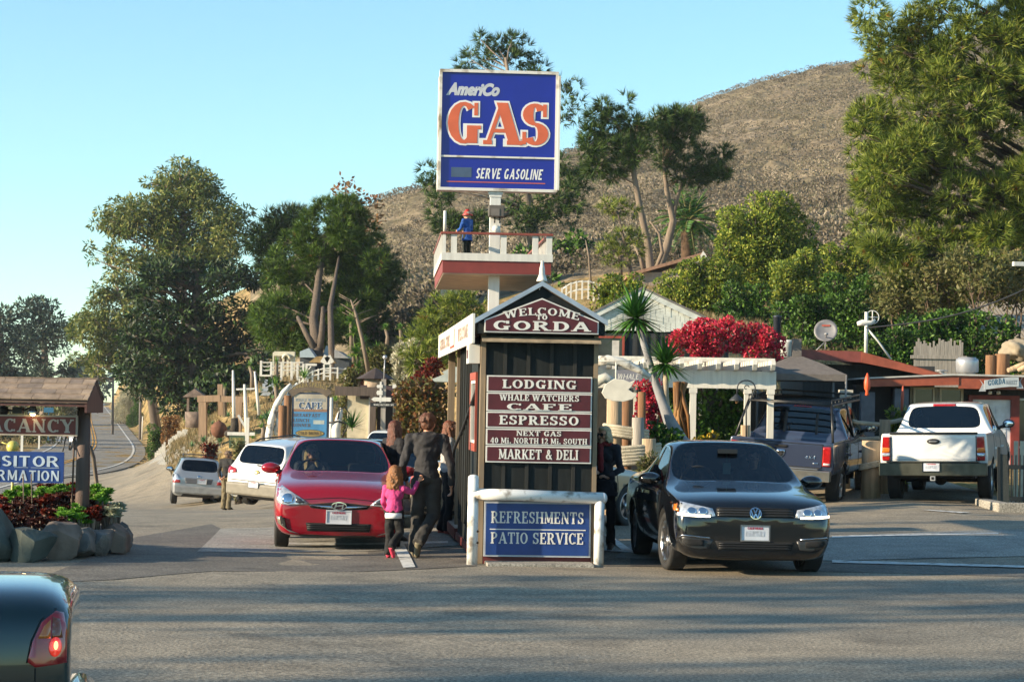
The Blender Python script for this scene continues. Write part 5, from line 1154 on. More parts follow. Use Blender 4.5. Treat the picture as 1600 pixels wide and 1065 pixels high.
	for s in 'LR':
		kn, an = g['knee'+s], g['ank'+s]; f = 1.0 if not female else .85
		c.tube([g['hip'+s] + Vector((0,0,.03)), g['hip'+s].lerp(kn, .5), kn, kn.lerp(an, .5), kn.lerp(an, 1.05)], [.10,.092*f,.077*f,.076*f,.078*f], 12); c.ell(kn, .068*f, 10, 8); c.ell(g['hip'+s], .094, 10, 8)
	remeshed(c, 'trousers', [lm], r, .012, 2, disp=.024, dscale=8)
	sm = M('shoe_' + shoes.lstrip('#'), shoes, .6)
	if not seated:
		for s in 'LR':
			a, t = g['ank'+s], g['toe'+s]; c = MB(); d = (t - a); n = Vector((0,0,1)); heel = a - Vector((d.x, d.y, 0)).normalized()*.05 + Vector((0,0,t.z - a.z + .02)) if abs(t.z - a.z) < .09 else a - d.normalized()*.02
			dn = (t - a).normalized()
			c.tube([a, (a + heel)/2 + Vector((0,0,-.0)), t.lerp(a, .45) + Vector((0,0,.012)), t + dn*.03], [.048,.046,.046,.036], 12, round_=True); remeshed(c, 'shoe', [sm], r, .010, 2)
			c = MB()
	# hair
	hm = None if hair == 'none' else M('hair_' + hair.lstrip('#'), hair, .5, var=.45, scale=38, streak=True, bump=.5, bscale=70); c = MB()
	if hair != 'none':
		c.ell(hv(0,-.022,.035), (.088*K,.095*K,.100*K), 18, 14, hr); c.ell(hv(0,-.042,-.010), (.080*K,.066*K,(.085 if hairlen else .07)*K), 14, 10, hr); c.ell(hv(0,.03,.088), (.066*K,.068*K,.035*K), 12, 8, hr)
		for s in (-1, 1): c.ell(hv(s*.070,.0,.02), (.020*K,.045*K,.06*K), 10, 8, hr)
		if not hairlen:
			rr = random.Random(7)
			for k in range(170):
				a = rr.uniform(0, 6.28); e = rr.uniform(.25, 1.3); p = Vector((math.cos(a)*math.cos(e)*.088, math.sin(a)*math.cos(e)*.097 - .02, math.sin(e)*.105 + .03))
				if p.y > .04 and p.z < .07: continue
				dn = Vector((p.x*.25, p.y*.25, -.05 + .03*math.sin(e))); c.tube([hv(*p), hv(*(p*1.03 + dn*.5)), hv(*(p*1.02 + dn))], [.016*K,.014*K,.008*K], 5)
		if hairlen:
			rr = random.Random(len(label)); nst = 26
			for k in range(nst):
				a = math.pi * (1.0 + (k / (nst - 1) - .5) * 1.42); x0, y0 = math.sin(a), math.cos(a)   # round the back of the head
				p = hv(.078*x0, .080*y0 - .015, -.0); L_ = hairlen * (.85 + .25*rr.random()); pts = []
				for q in range(6):
					t = q / 5; pts.append(p + Vector((x0*.02*t + hairwave*math.sin(t*9 + k*1.7), y0*.025*t*(1 if y0 < 0 else .3) + hairwave*math.cos(t*8 + k), -L_*t)) @ Matrix.Identity(3))
				c.tube(pts, [.026*K,.026*K,.025*K,.024*K,.021*K,.011*K], 7, round_=True)
		remeshed(c, 'hair', [hm], r, .0085, 2, disp=.007, dscale=34)
	if scarf:
		c = MB(); c.lathe([(.088 + .03*math.cos(a), .035*math.sin(a)) for a in (k*math.pi/4 for k in range(8))], g['neck'] + Vector((0,.01,.0)), 'Z', 18, closed=True); c.tube([g['neck'] + Vector((.04,.10,-.02)), g['chest'] + Vector((.03,.135,0)), g['wst'] + Vector((.02,.14,.02))], [.04,.045,.04], 10, round_=True); remeshed(c, 'scarf', [M('scarf_' + scarf.lstrip('#'), scarf, .8, bump=.3)], r, .011, 2, disp=.01, dscale=20)
	return r
walkM = dict(hipL=(-.09,0,.92), hipR=(.09,0,.92), kneeL=(-.10,.05,.50), ankL=(-.13,-.01,.085), toeL=(-.14,.14,.03), kneeR=(.09,.03,.50), ankR=(-.045,-.30,.20), toeR=(-.07,-.22,.055),
			 elR=(.30,-.05,1.12), wrR=(.30,.06,.86), elL=(-.28,-.05,1.12), wrL=(-.30,.10,.92), neck=(0,.01,1.49), head=(.01,.035,1.615))
pM = W(668, 27.2)
person('man in black hooded jacket walking away between the red car and the booth', pM, R(-4), 1.75, walkM, top='#2b2a2c', legs='#33312e', shoes='#756c56', hair='#5c3722', hood=True, hands={'L': ((-.3,.5,-.8),(-1,0,.2),.9)}, headrot=R(-14))
pG = W(619, 27.0)
kidJ = dict(hipL=(-.085,0,.84), hipR=(.085,0,.84), kneeL=(-.09,.05,.46), ankL=(-.10,-.0,.09), toeL=(-.13,.13,.03), kneeR=(.10,.05,.47), ankR=(.03,-.29,.22), toeR=(.05,-.20,.07), pel=(0,0,.88), wst=(0,0,1.0), chest=(0,.01,1.18), neck=(0,.02,1.36), head=(0,.05,1.545),
			shL=(-.17,0,1.28), shR=(.17,0,1.28), elL=(-.22,.05,1.03), wrL=(-.2,.2,.88), elR=(.32,.08,1.22), wrR=(.42,.16,1.43))
GIRL = person('small girl in pink top and black leggings holding the hand of the hooded man', pG, R(-12), 1.11*1.75/1.70, kidJ, top='#c8407c', legs='#131314', shoes='#d8405c', hair='#8a5a30', hairlen=.27, headk=1.32, female=False, hands={'R': ((.4,.3,.9),(0,1,0),.9)}, hairwave=.02, headrot=R(-15))
m = MB(); m.lathe([(.165,.0),(.17,-.05),(.165,-.10),(.15,-.10),(.15,0)], (0,0,.84), 'Z', 20); m.build('shirt_hem', M('cloth_white', (.7,.7,.7), .8), GIRL)
person('woman with long auburn hair and dark top standing behind the red hatchback', W(617, 31.2), R(-55), 1.68, dict(), top='#15151a', legs='#1a1a20', hair='#5a2c18', hairlen=.36, female=True, headrot=R(10))
armJ = dict(shL=(-.17,0,1.42), shR=(.17,0,1.42), elL=(-.20,.16,1.22), wrL=(-.10,.40,1.26), elR=(.22,-.02,1.13), wrR=(.2,.12,.95), kneeL=(-.10,.0,.5), ankL=(-.10,-.1,.09), toeL=(-.12,.05,.03))
PW = person('woman with long brown hair in pale denim jacket reaching out beside the booth', W(702, 32.6), R(-82), 1.66, armJ, top='#aaa7a4', legs='#141417', shoes='#d06a60', hair='#6a3a1e', hairlen=.40, female=True, hands={'L': ((.5,.9,.1),(0,0,1),.5)}, headrot=R(0))
m = MB(); m.ell((.0,.10,1.22), (.10,.03,.20), 14, 10); m.build('top', M('cloth_beige', (.42,.36,.27), .85), PW)
phJ = dict(shL=(-.17,0,1.42), shR=(.17,0,1.42), elR=(.24,.04,1.14), wrR=(.12,.26,1.08), elL=(-.25,.06,1.14), wrL=(-.10,.24,1.02), head=(.0,.05,1.61))
BW = person('older woman with short blond hair, sunglasses and red scarf right of the booth', W(946, 28.8), R(165), 1.60, phJ, top='#232127', legs='#121214', hair='#b5a07c', hairlen=.10, female=True, glasses=True, scarf='#7c1a1c', coatlen=.22, headrot=R(-28), hands={'R': ((-.7,.5,.3),(.3,.3,.8),.8), 'L': ((.7,.5,.3),(-.3,.3,.8),.7)})
m = MB(); m.tube([(.06,.34,1.07),(.06,.36,1.19)], .033, 12); m.build('cup', M('cup_grey', (.3,.33,.4), .4), BW)
bkJ = dict(elL=(-.25,-.08,1.14), wrL=(-.08,-.20,.96), elR=(.25,-.08,1.14), wrR=(.08,-.21,.98), head=(0,.06,1.60), neck=(0,.03,1.49))
person('man in dark jacket and khaki trousers with hands behind his back near the white vehicle', W(357, 65.5), R(-35), 1.76, bkJ, top='#1e1d1d', legs='#6a5f47', shoes='#241f1b', hair='#6a5340', glasses=True, headrot=R(-15))
def seat_in(car, x, y, z, label, **k):
	root = car; sj = dict(pel=(0,0,.55), hipL=(-.09,.0,.52), hipR=(.09,.0,.52), kneeL=(-.10,.42,.62), kneeR=(.10,.42,.62), ankL=(-.10,.55,.25), ankR=(.10,.55,.25), toeL=(-.1,.68,.2), toeR=(.1,.68,.2), wst=(0,-.04,.70), chest=(0,-.08,.92), neck=(0,-.10,1.11), head=(0,-.06,1.245),
						   shL=(-.19,-.08,1.04), shR=(.19,-.08,1.04), elL=(-.24,.10,.80), elR=(.24,.10,.80), wrL=(-.14,.36,.84), wrR=(.14,.36,.84))
	q = root.matrix_basis @ Vector((x, y, z)); return person(label, q, root.rotation_euler.z, 1.70, sj, seated=True, **k)
bpy.context.view_layer.update()
seat_in(JETTA, -.38, .18, .05, 'driver in dark top behind the black sedan steering wheel', top='#1c1c20', hair='#181210')
seat_in(JETTA, .38, .10, .03, 'passenger with long dark hair in the black sedan', top='#17171a', hair='#0e0b0a', hairlen=.28, female=True)
seat_in(ACC, .36, .0, .02, 'passenger with long blond hair inside the red hatchback', top='#3a3a40', hair='#a88a55', hairlen=.34, female=True)
rj = dict(pel=(0,-.1,.92), hipL=(-.12,-.1,.9), hipR=(.12,-.1,.9), kneeL=(-.26,.2,.72), kneeR=(.26,.2,.72), ankL=(-.26,.15,.35), ankR=(.26,.15,.35), toeL=(-.28,.3,.32), toeR=(.28,.3,.32), wst=(0,-.1,1.05), chest=(0,-.06,1.25), neck=(0,-.02,1.43), head=(0,.02,1.56), shL=(-.2,-.05,1.37), shR=(.2,-.05,1.37), elL=(-.34,.12,1.18), elR=(.34,.12,1.18), wrL=(-.38,.34,1.14), wrR=(.38,.34,1.14))
RID = person('motorcycle rider in white helmet and dark jacket on the highway', MOTO, yaw_from(-172), 1.75, rj, top='#20242c', legs='#15161a', hair='none', seated=True)
m = MB(); m.ell((0,.02,1.585), (.13,.15,.14)); m.build('helmet', M('helmet_white', (.7,.7,.7), .2), RID)
# carved sailor on the balcony
fj = dict(elL=(-.26,.10,1.14), wrL=(-.16,.32,1.08), elR=(.27,.06,1.14), wrR=(.18,.30,1.06))
q = GS.matrix_basis @ Vector((-.42, -.05, DECK)); bpy.context.view_layer.update()
q = Matrix.Translation(GS.location) @ Matrix.Rotation(GS.rotation_euler.z, 4, 'Z') @ Vector((-.40, .0, DECK))
ST = person('small painted sailor statue in red rain hat and blue coat on the sign balcony', q, R(50), .70, fj, top='#1e4f9a', legs='#20261f', shoes='#1c1a18', hair='#8a8478', name='statue', cat='statue', coatlen=.24, headk=1.25)
m = MB(); m.lathe([(.001,.17),(.07,.15),(.115,.08),(.13,.02),(.20,-.05),(.19,-.06),(.11,.0)], (0,.0,1.67), 'Z', 20); m.build('rain_hat', M('hat_red', (.36,.03,.025), .5), ST)
# ================================================================== PLANT BUILDERS
BARK = M('bark', (.10,.075,.055), .9, var=.4, scale=5, bump=.6, bscale=25, streak=True); BARKL = M('bark_pale', (.20,.155,.115), .9, var=.3, scale=4, bump=.5, bscale=25, streak=True)
L_PINE = leafmat('pine_needles', ['#34481a', '#536826', '#70802f', '#879038', '#9ca24a'], .2, spots=('#885528', .66)); L_PINED = leafmat('pine_needles_dark', ['#20341a', '#31481f', '#466028', '#5e7232'], .15, spots=('#754728', .70))
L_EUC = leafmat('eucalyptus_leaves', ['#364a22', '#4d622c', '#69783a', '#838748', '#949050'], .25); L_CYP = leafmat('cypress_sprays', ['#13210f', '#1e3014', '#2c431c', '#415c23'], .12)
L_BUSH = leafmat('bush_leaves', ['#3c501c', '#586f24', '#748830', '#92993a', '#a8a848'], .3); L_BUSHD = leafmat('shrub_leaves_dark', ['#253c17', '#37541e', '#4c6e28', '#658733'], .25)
L_OLIVE = leafmat('olive_shrub', ['#4a4a2a', '#5f5d36', '#757044', '#4e5a2c', '#6a6640'], .25); L_BOUG = leafmat('bougainvillea', ['#98182e', '#b42840', '#d03852', '#e4566c', '#a82038', '#6a5c2a'], .35); L_RED = leafmat('red_succulent', ['#4a120c', '#6a1c10', '#8a2c18', '#3a1a10', '#5c3018'], .2)
L_AGAVE = leafmat('agave_leaves', ['#3f6a2a', '#5a8434', '#78a044', '#90b050'], .2); L_YUCCA = leafmat('yucca_leaves', ['#1c3a14', '#2c5420', '#3f6c2a', '#5a8838'], .2); L_DEAD = leafmat('dry_leaves', ['#6a4a2c', '#855e38', '#a07848', '#5a3c24'], .25); L_WHITE = leafmat('white_blossom', ['#8f8a70', '#b5b09a', '#c8c4b0', '#6f7a48'], .3)
def rand_dirs(n):
	v = NR.normal(size=(n, 3)); return v / np.linalg.norm(v, axis=1, keepdims=True)
def leaf_geo(C, D, ln, wd, tri=False):
	"""C base points, D unit directions, ln lengths, wd widths -> diamond leaves"""
	n = len(C); ln = np.broadcast_to(ln, n)[:, None]; wd = np.broadcast_to(wd, n)[:, None]; r = rand_dirs(n); S = np.cross(D, r); S /= np.maximum(np.linalg.norm(S, axis=1, keepdims=True), 1e-6)
	if tri:
		V = np.stack([C - S*wd*.5, C + S*wd*.5, C + D*ln], 1).reshape(-1, 3); return V, np.arange(n*3).reshape(-1, 3)
	V = np.stack([C, C + D*ln*.45 + S*wd*.5, C + D*ln, C + D*ln*.45 - S*wd*.5], 1).reshape(-1, 3); return V, np.arange(n*4).reshape(-1, 4)
def in_ell(n, r, shell=.5):
	d = rand_dirs(n); t = (shell + (1 - shell) * NR.random(n)) ** (1/1.6); return d * t[:, None] * np.asarray(r)[None], d
def leafy(puffs, cov, ln, wd, up=.2, out=.7, shell=.45):
	"""broadleaf puffs: list of (center, (rx,ry,rz)); n_per leaves per unit of area"""
	Cs, Ds = [], []
	for c, r in puffs:
		n = int(cov * 4.2 * (r[0]*r[1] + r[0]*r[2] + r[1]*r[2]) / (ln*wd*.5) / 3) + 6; p, d = in_ell(n, r, shell); q = d*out + rand_dirs(n)*.8; q[:, 2] += up; q /= np.linalg.norm(q, axis=1, keepdims=True); Cs.append(p + np.asarray(c)); Ds.append(q)
	C = np.concatenate(Cs); D = np.concatenate(Ds); k = .7 + .6*NR.random(len(C)); return leaf_geo(C, D, ln*k, wd*k)
def tufted(puffs, cov, ln, wd, nn=16, spread=.75, shell=.55, up=.35):
	"""needle tufts standing out of each puff"""
	Cs, Ds = [], []
	for c, r in puffs:
		n = int(cov * 4.2 * (r[0]*r[1] + r[0]*r[2] + r[1]*r[2]) / 3 / (ln*ln*.42)) + 4; p, d = in_ell(n, r, shell); d = d + np.array([0, 0, up]); d /= np.linalg.norm(d, axis=1, keepdims=True)
		P_ = np.repeat(p + np.asarray(c), nn, 0); q = np.repeat(d, nn, 0) + rand_dirs(n*nn)*spread; q /= np.linalg.norm(q, axis=1, keepdims=True); Cs.append(P_ + q*ln*.05); Ds.append(q)
	C = np.concatenate(Cs); D = np.concatenate(Ds); k = .7 + .6*NR.random(len(C)); return leaf_geo(C, D, ln*k, wd*(.8 + .4*NR.random(len(C))), True)
def limbs(mb, base, targets, r0, wob=.15, levels=True):
	"""tapered trunk with limbs to the puffs"""
	base = Vector(base)
	for t, a, r in targets:
		t = Vector(t); a = Vector(a); m = a.lerp(t, .5) + Vector((random.uniform(-1,1), random.uniform(-1,1), random.uniform(-.2,.6))) * wob * (t - a).length
		mb.tube([a, a.lerp(m, .5) + Vector((0,0,-.03*(t-a).length)), m, t], [r, r*.8, r*.55, r*.15], 6)
def tree(name, label, trunk_pts, trunk_r, puffs, kind='leaf', leaf=None, bark=None, group=None, extra=None, cat='tree', **k):
	base = Vector(trunk_pts[0]); r = thing(name, label, cat, base, 0, group); m = MB(); tp = [Vector(p) - base for p in trunk_pts]; m.tube([tp[0] + Vector((0,0,-.4))] + tp, [trunk_r[0]*1.25] + list(trunk_r), 10)
	pl = [((np.asarray(c) - np.asarray(base)), rr) for c, rr in puffs]
	for c, rr in pl:
		c = Vector(c); hd = min((Vector((q.x - c.x, q.y - c.y)).length for q in tp)); za = min(tp[-1].z*.97, max(tp[-1].z*.32, c.z - .45*hd)); j = max(0, min(len(tp) - 2, sum(q.z < za for q in tp) - 1)); f_ = (za - tp[j].z)/max(.01, tp[j+1].z - tp[j].z); a = tp[j].lerp(tp[j+1], max(0, min(1, f_))); rad = list(trunk_r)[j]
		if kind == 'tuft' and len(pl) > 24 and random.random() > k.get('lp', .35): continue
		m.tube([a, a.lerp(c, .5) + Vector((random.uniform(-.2,.2), random.uniform(-.2,.2), random.uniform(-.1,.25))) * (c - a).length*.4, c], [max(.03, rad*.26), max(.025, rad*.18), .015], 5)
		for q in range(3):
			d = Vector(rand_dirs(1)[0]); m.tube([a.lerp(c, .7), c + Vector((d.x*rr[0], d.y*rr[1], d.z*rr[2]))*.8], [max(.015, rad*.08), .008], 4)
	if extra: extra(m, base)
	m.build('trunk', bark or BARK, r)
	if kind == 'leaf': V, Fc = leafy(pl, k.get('n', 1.6), k.get('ln', .3), k.get('wd', .12), k.get('up', .1), shell=k.get('shell', .4))
	else: V, Fc = tufted(pl, k.get('n', 1.6), k.get('ln', .3), k.get('wd', .02), k.get('nn', 16), shell=k.get('shell', .45), up=k.get('up', .35))
	npmesh('crown', V, Fc, leaf, r); return r
def pixpuffs(lst, depth, jit=.5, flat=1.0):
	"""crown clumps read as pixel ellipses (px,py,rx[,ry]) at a depth; each gets its own depth and real size"""
	out = []
	for q in lst:
		px, py, rx = q[:3]; ry = q[3] if len(q) > 3 else rx; d0 = q[4] if len(q) > 4 else 0; s = depth / F; d = depth + d0 + random.uniform(-1, 1) * jit * rx * s * 1.5; out.append((tuple(P(px, py, d)), (rx*s, max(rx, ry)*s*.9, ry*s*flat)))
	return out
def fill_puffs(outline, n, r0, r1, squash=.8):
	"""random clumps inside a pixel outline"""
	xs = [p[0] for p in outline]; ys = [p[1] for p in outline]; out = []
	while len(out) < n:
		x, y = random.uniform(min(xs), max(xs)), random.uniform(min(ys), max(ys))
		if inside(outline, np.array([x]), np.array([y]))[0]: r = random.uniform(r0, r1); out.append((x, y, r, r*squash))
	return out
def rosette(name, label, loc, n=40, ln=.6, wd=.06, mat=None, cat='plant', group=None, stem=None, lift=.1, lo=-.3, bend=.35, extra=None, seg=4, lean=None):
	"""agave, yucca or aloe head: stiff blades from a point, optionally on a stem"""
	loc = Vector(loc); r = thing(name, label, cat, loc, 0, group); V, Fc = [], []; top = Vector((0,0,0))
	if stem:
		m = MB(); pts = [Vector(p) for p in stem[0]]; m.tube(pts, stem[1], 10); m.build('trunk', stem[2] if len(stem) > 2 else BARKL, r); heads = stem[3] if len(stem) > 3 else [pts[-1]]
	else: heads = [Vector((0,0,lift*0))]
	for top in heads:
		sc = 1.0
		if isinstance(top, tuple): top, sc = Vector(top[:3]), (top[3] if len(top) > 3 else 1.0)
		for i in range(n):
			a = i*2.39996; e = math.asin(max(-1, min(1, lo + (1 - lo) * ((i + .5)/n)))); d = Vector((math.cos(a)*math.cos(e), math.sin(a)*math.cos(e), math.sin(e))); L_ = ln*sc*random.uniform(.8, 1.1); s = d.cross(Vector((0,0,1))); s = (s.normalized() if s.length > .01 else Vector((1,0,0))); b = len(V)
			for k in range(seg):
				t = k/(seg - 1); w = wd*sc*(.55 + .9*t if t < .35 else .87*(1 - (t - .35)/.65))*.5; p = top + d*L_*t + Vector((0,0,-bend*L_*t*t*(.3 + .7*math.cos(e)))); u = s.cross(d)*w*.35
				V += [tuple(p - s*w + u), tuple(p + s*w + u)]
			for k in range(seg - 1): Fc.append((b+2*k, b+2*k+1, b+2*k+3, b+2*k+2))
	npmesh('leaves', np.array(V), np.array(Fc), mat or L_AGAVE, r)
	if extra: extra(r)
	return r
def shrub(name, label, puffs, leaf, n=560, ln=.10, wd=.06, group=None, cat='shrub', stem=True, up=.25, shell=.5, base=None):
	cv = Vector((0,0,CAMH)); q_ = []
	for c, rr in puffs:
		c = Vector(c); t = 1.0
		while t > .6 and base is None and cv.lerp(c, t).z < gz(*cv.lerp(c, t).xy) + .2*rr[2]: t -= .03
		q_.append((tuple(cv.lerp(c, t)), tuple(v*t for v in rr)))
	puffs = q_; c0 = Vector(puffs[0][0]); zb = gz(c0.x, c0.y) if base is None else base; b = Vector((c0.x, c0.y, zb)); r = thing(name, label, cat, b, 0, group); pl = [(np.asarray(c) - np.asarray(b), rr) for c, rr in puffs]
	for c, rr in list(pl):
		gap = c[2] + b.z - gz(c[0] + b.x, c[1] + b.y)
		if base is None and gap > 1.6*rr[2]: pl.append((np.array([c[0], c[1], c[2] - gap*.5]), (rr[0], rr[1], gap*.45)))
	if stem:
		m = MB()
		for c, rr in pl:
			c = Vector(c)
			for q in range(3): m.tube([c + Vector((random.uniform(-.3,.3)*rr[0], 0, -rr[2]*1.1)), c + Vector((0,0,-rr[2]*.3)), c + Vector((random.uniform(-.6,.6)*rr[0], random.uniform(-.6,.6)*rr[1], random.uniform(0,.6)*rr[2]))], [.03, .022, .008], 4)
		m.build('stems', BARK, r)
	V, Fc = leafy(pl, n / 300, ln, wd, up, shell=shell); npmesh('leaves', V, Fc, leaf, r); return r
# ================================================================== BUILDINGS AND THINGS ON THE RIGHT
WOODL = M('pile_wood', (.40,.29,.18), .85, var=.35, scale=3, streak=True, bump=.5, bscale=18); WOODG = M('weathered_wood', (.30,.27,.23), .9, var=.3, streak=True, bump=.4, bscale=18); WOODB = M('brown_wood', (.22,.11,.05), .8, var=.35, streak=True, bump=.4)
ROPE = M('rope', (.45,.40,.30), .95, var=.25, bump=.8, bscale=50); FASC = M('orange_fascia', (.30,.072,.035), .55, var=.2); DARKW = M('dark_siding', (.03,.032,.033), .7, var=.3, streak=True); GAL = M('galvanised', (.42,.43,.44), .4, .5, var=.15)
def hz(py, px, d): return P(px, py, d).z
# ---- gabled shingle building
def gable_house():
	d = 51; a = P(938, 512, d); apex = P(1003, 455, d); b = P(1122, 497, d); zg = gz(a.x + 2, a.y); z0 = P(1000, 516, d).z
	r = thing('gabled_building', 'dark walled building with a white shingled gable behind the spiky yucca tree', 'building', (apex.x, apex.y, zg)); L = lambda v: Vector(v) - Vector((apex.x, apex.y, zg)); ax, az = 0, apex.z - zg; xl, zl = -1.9, az - .92*.78; xr, zr = 2.0, az - .64*1.05; zb = z0 - zg; D = 7
	m = MB(); m.b2(xl, xr, 0, D, -.8, zb); m.build('wall', DARKW, r)
	m = MB(); xl2, xr2 = xl - .15, xr + .1; zl = az - 1.9*.52; zr = az - 2.0*.45; m.prism([(xl, zb + .002), (xr, zb + .002), (xr, zr), (0, az - .05), (xl, zl)], (0, -.02, 0), (1,0,0), (0,0,1), (0, D, 0)); m.build('gable', M('gable_back', (.5,.5,.45), .8), r)
	m = MB(); row = 0; z = zb + .0
	while z < az - .08:
		x = xl + (.07 if row % 2 else 0)
		while x < xr:
			w_ = random.uniform(.10, .17); top = min(az - .07 - (.52*(-(x + w_/2)) if x + w_/2 < 0 else .45*(x + w_/2)), z + .2)
			if top - z > .05: m.b2(x, min(x + w_ - .008, xr), -.035 - random.random()*.01, -.021, z - random.random()*.03, top)
			x += w_
		z += .17; row += 1
	m.build('shingles', M('white_shingle', (.58,.60,.54), .8, var=.2, scale=3), r)
	m = MB()
	for s, x, k in ((-1, xl2, .52), (1, xr2, .45)): m.prism([(0, az + .05), (x, az + .05 - k*abs(x)), (x, az - .08 - k*abs(x)), (0, az - .08)], (0, -.12, 0), (1,0,0), (0,0,1), (0, .06, 0))
	m.build('barge_board', M('barge_white', (.55,.57,.52), .6), r)
	m = MB()
	for s, x, k in ((-1, xl2, .52), (1, xr2, .45)): m.prism([(0, az + .10), (x, az + .10 - k*abs(x)), (x, az + .055 - k*abs(x)), (0, az + .055)], (0, -.14, 0), (1,0,0), (0,0,1), (0, D + .3, 0))
	m.build('roof', M('roof_grey', (.16,.15,.14), .8), r)
	m = MB(); wx0, wx1, wz0, wz1 = xl + .1, -.38, zb - 1.0, zb - .14
	for q in ((wx0, wx1, wz1 - .05, wz1), (wx0, wx0 + .05, wz0, wz1 - .05), (wx1 - .05, wx1, wz0, wz1 - .05), (wx0, wx1, wz0 - .04, wz0)): m.b2(q[0], q[1], -.06, -.003, q[2], q[3])
	f = m.build('window', REDTRIM, r); m = MB()
	m.b2((wx0+wx1)/2 - .02, (wx0+wx1)/2 + .02, -.045, -.003, wz0, wz1 - .05); m.build('window_bar', WHT, f)
	m = MB(); m.b2(wx0 + .05, wx1 - .05, -.02, -.004, wz0, wz1 - .05); m.build('pane', M('pane_dark', (.03,.03,.03), .05), f); m = MB(); m.b2(wx1 - .28, wx1 - .12, -.024, -.021, wz0 + .02, wz1 - .1); m.build('curtain', M('curtain', (.55,.52,.46), .9), f)
	m = MB()
	for x in np.arange(-.3, xr, .22): m.b2(x - .02, x + .02, -.02, -.001, -.6, zb - .01)
	m.build('batten', DKG, r); return r
gable_house()
# ---- white pergola
def pergola():
	d = 43.5; a, b = P(925, 603, d), P(1212, 607, d); r = thing('pergola', 'white pergola with notched rafters in front of the shingled building', 'pergola', (a.x, a.y, gz(a.x, a.y))); o = Vector(r.location); W_ = M('pergola_white', (.66,.63,.55), .55, var=.12, streak=True); L = b.x - a.x; zt = a.z - o.z; m = MB()
	m.b2(-.6, L, -.06, .06, zt, zt + .34); m.build('front_beam', W_, r); m = MB(); m.b2(-.6, L, 3.0, 3.1, zt, zt + .3); m.build('rear_beam', W_, r)
	for x in np.linspace(-.4, L - .1, 12):
		m = MB(); z = zt + .345; m.prism([(-.45, z + .12), (-.38, z + .02), (-.25, z), (3.6, z), (3.6, z + .2), (-.42, z + .2)], (x - .04, 0, 0), (0,1,0), (0,0,1), (.08,0,0)); m.build('rafter', W_, r)
	m = MB();
	for y in np.linspace(.2, 3.2, 8): m.b2(-.6, L, y - .03, y + .03, zt + .55, zt + .60)
	m.build('lath', W_, r)
	for x in (-.35, (1083 - 925)*d/F, (1168 - 925)*d/F, L - .1):
		m = MB(); m.b2(x - .06, x + .06, -.06, .06, -.3, zt - .003); m.b2(x - .075, x + .075, -.075, .075, zt - .10, zt - .005); m.build('post', W_, r)
	m = MB()
	for x in np.arange(.1, L, .45): m.b2(x - .03, x + .03, 2.9, 2.96, -.3, zt)
	m.build('screen_slat', W_, r); return r
pergola()
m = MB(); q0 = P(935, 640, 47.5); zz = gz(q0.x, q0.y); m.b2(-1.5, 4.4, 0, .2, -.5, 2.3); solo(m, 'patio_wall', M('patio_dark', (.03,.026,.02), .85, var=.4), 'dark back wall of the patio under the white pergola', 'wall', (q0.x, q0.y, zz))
sg = P(983, 588, 43.2); m = MB(); m.use(M('slate_board', (.20,.20,.23), .6)).b2(-.28, .24, -.02, .02, -.13, .13); m.use(CREAM)
lettering(m, 'WHALE', (-.02, -.02, -.05), (1,0,0), (0,0,1), .10, .42, sf=0, T=.16, t=.1, shear=.2, depth=.004); m.use(MAT_BLK).b2(-.24, -.22, -.005, .005, .13, .3); m.b2(.18, .20, -.005, .005, .13, .3)
solo(m, 'hanging_sign', None, 'grey hanging board with white lettering under the pergola beam', 'sign', sg)
# carved white whale arm and fish lantern near the kiosk
c0 = P(934, 566, 37); m = MB(); m.use(M('driftwood_white', (.62,.59,.52), .7, var=.2, scale=8, dirt='#6e6a60', bump=.3)).tube([P(925,566,37), P(950,562,37), P(972,566,37), P(1000,578,37), P(1016,588,37)], [.09,.085,.08,.06,.04], 10); solo(m, 'driftwood_beam', None, 'bleached white driftwood beam reaching right behind the booth', 'driftwood')
m = MB(); m.tube([P(925,600,38), P(945,590,38), P(972,604,38)], [.10,.09,.05], 8); solo(m, 'whale_bone', M('bone', (.58,.55,.46), .8, var=.25, bump=.4), 'pale bone shaped carving beside the fish sign', 'carving')
pc = P(967, 608, 36.5); m = MB(); pts = []; n = 18
for k in range(n): a = 2*math.pi*k/n; pts.append((.27*math.cos(a) - .03, .21*math.sin(a)))
body = [p for p in pts if not (p[0] > .15 and p[1] > -.02)]; poly = [(-.28,-.06),(-.22,.08),(-.08,.17),(.08,.16),(.18,.12),(.27,.16),(.20,.04),(.16,.0),(.22,-.04),(.30,-.08),(.22,-.16),(.08,-.2),(-.1,-.19),(-.22,-.15)]
m.prism(poly, (0,0,0), (1,0,0), (0,0,1), (0,.05,0)); m.tube([(-.05,.02,.16),(-.05,.02,.45)], .014, 6); m.tube([(-.35,.02,.45),(.2,.02,.47)], .014, 6); solo(m, 'fish_sign', M('fish_cream', (.68,.65,.56), .6, var=.12), 'white fish shaped sign hanging on an iron rod right of the booth', 'sign', pc, bevel=.015)
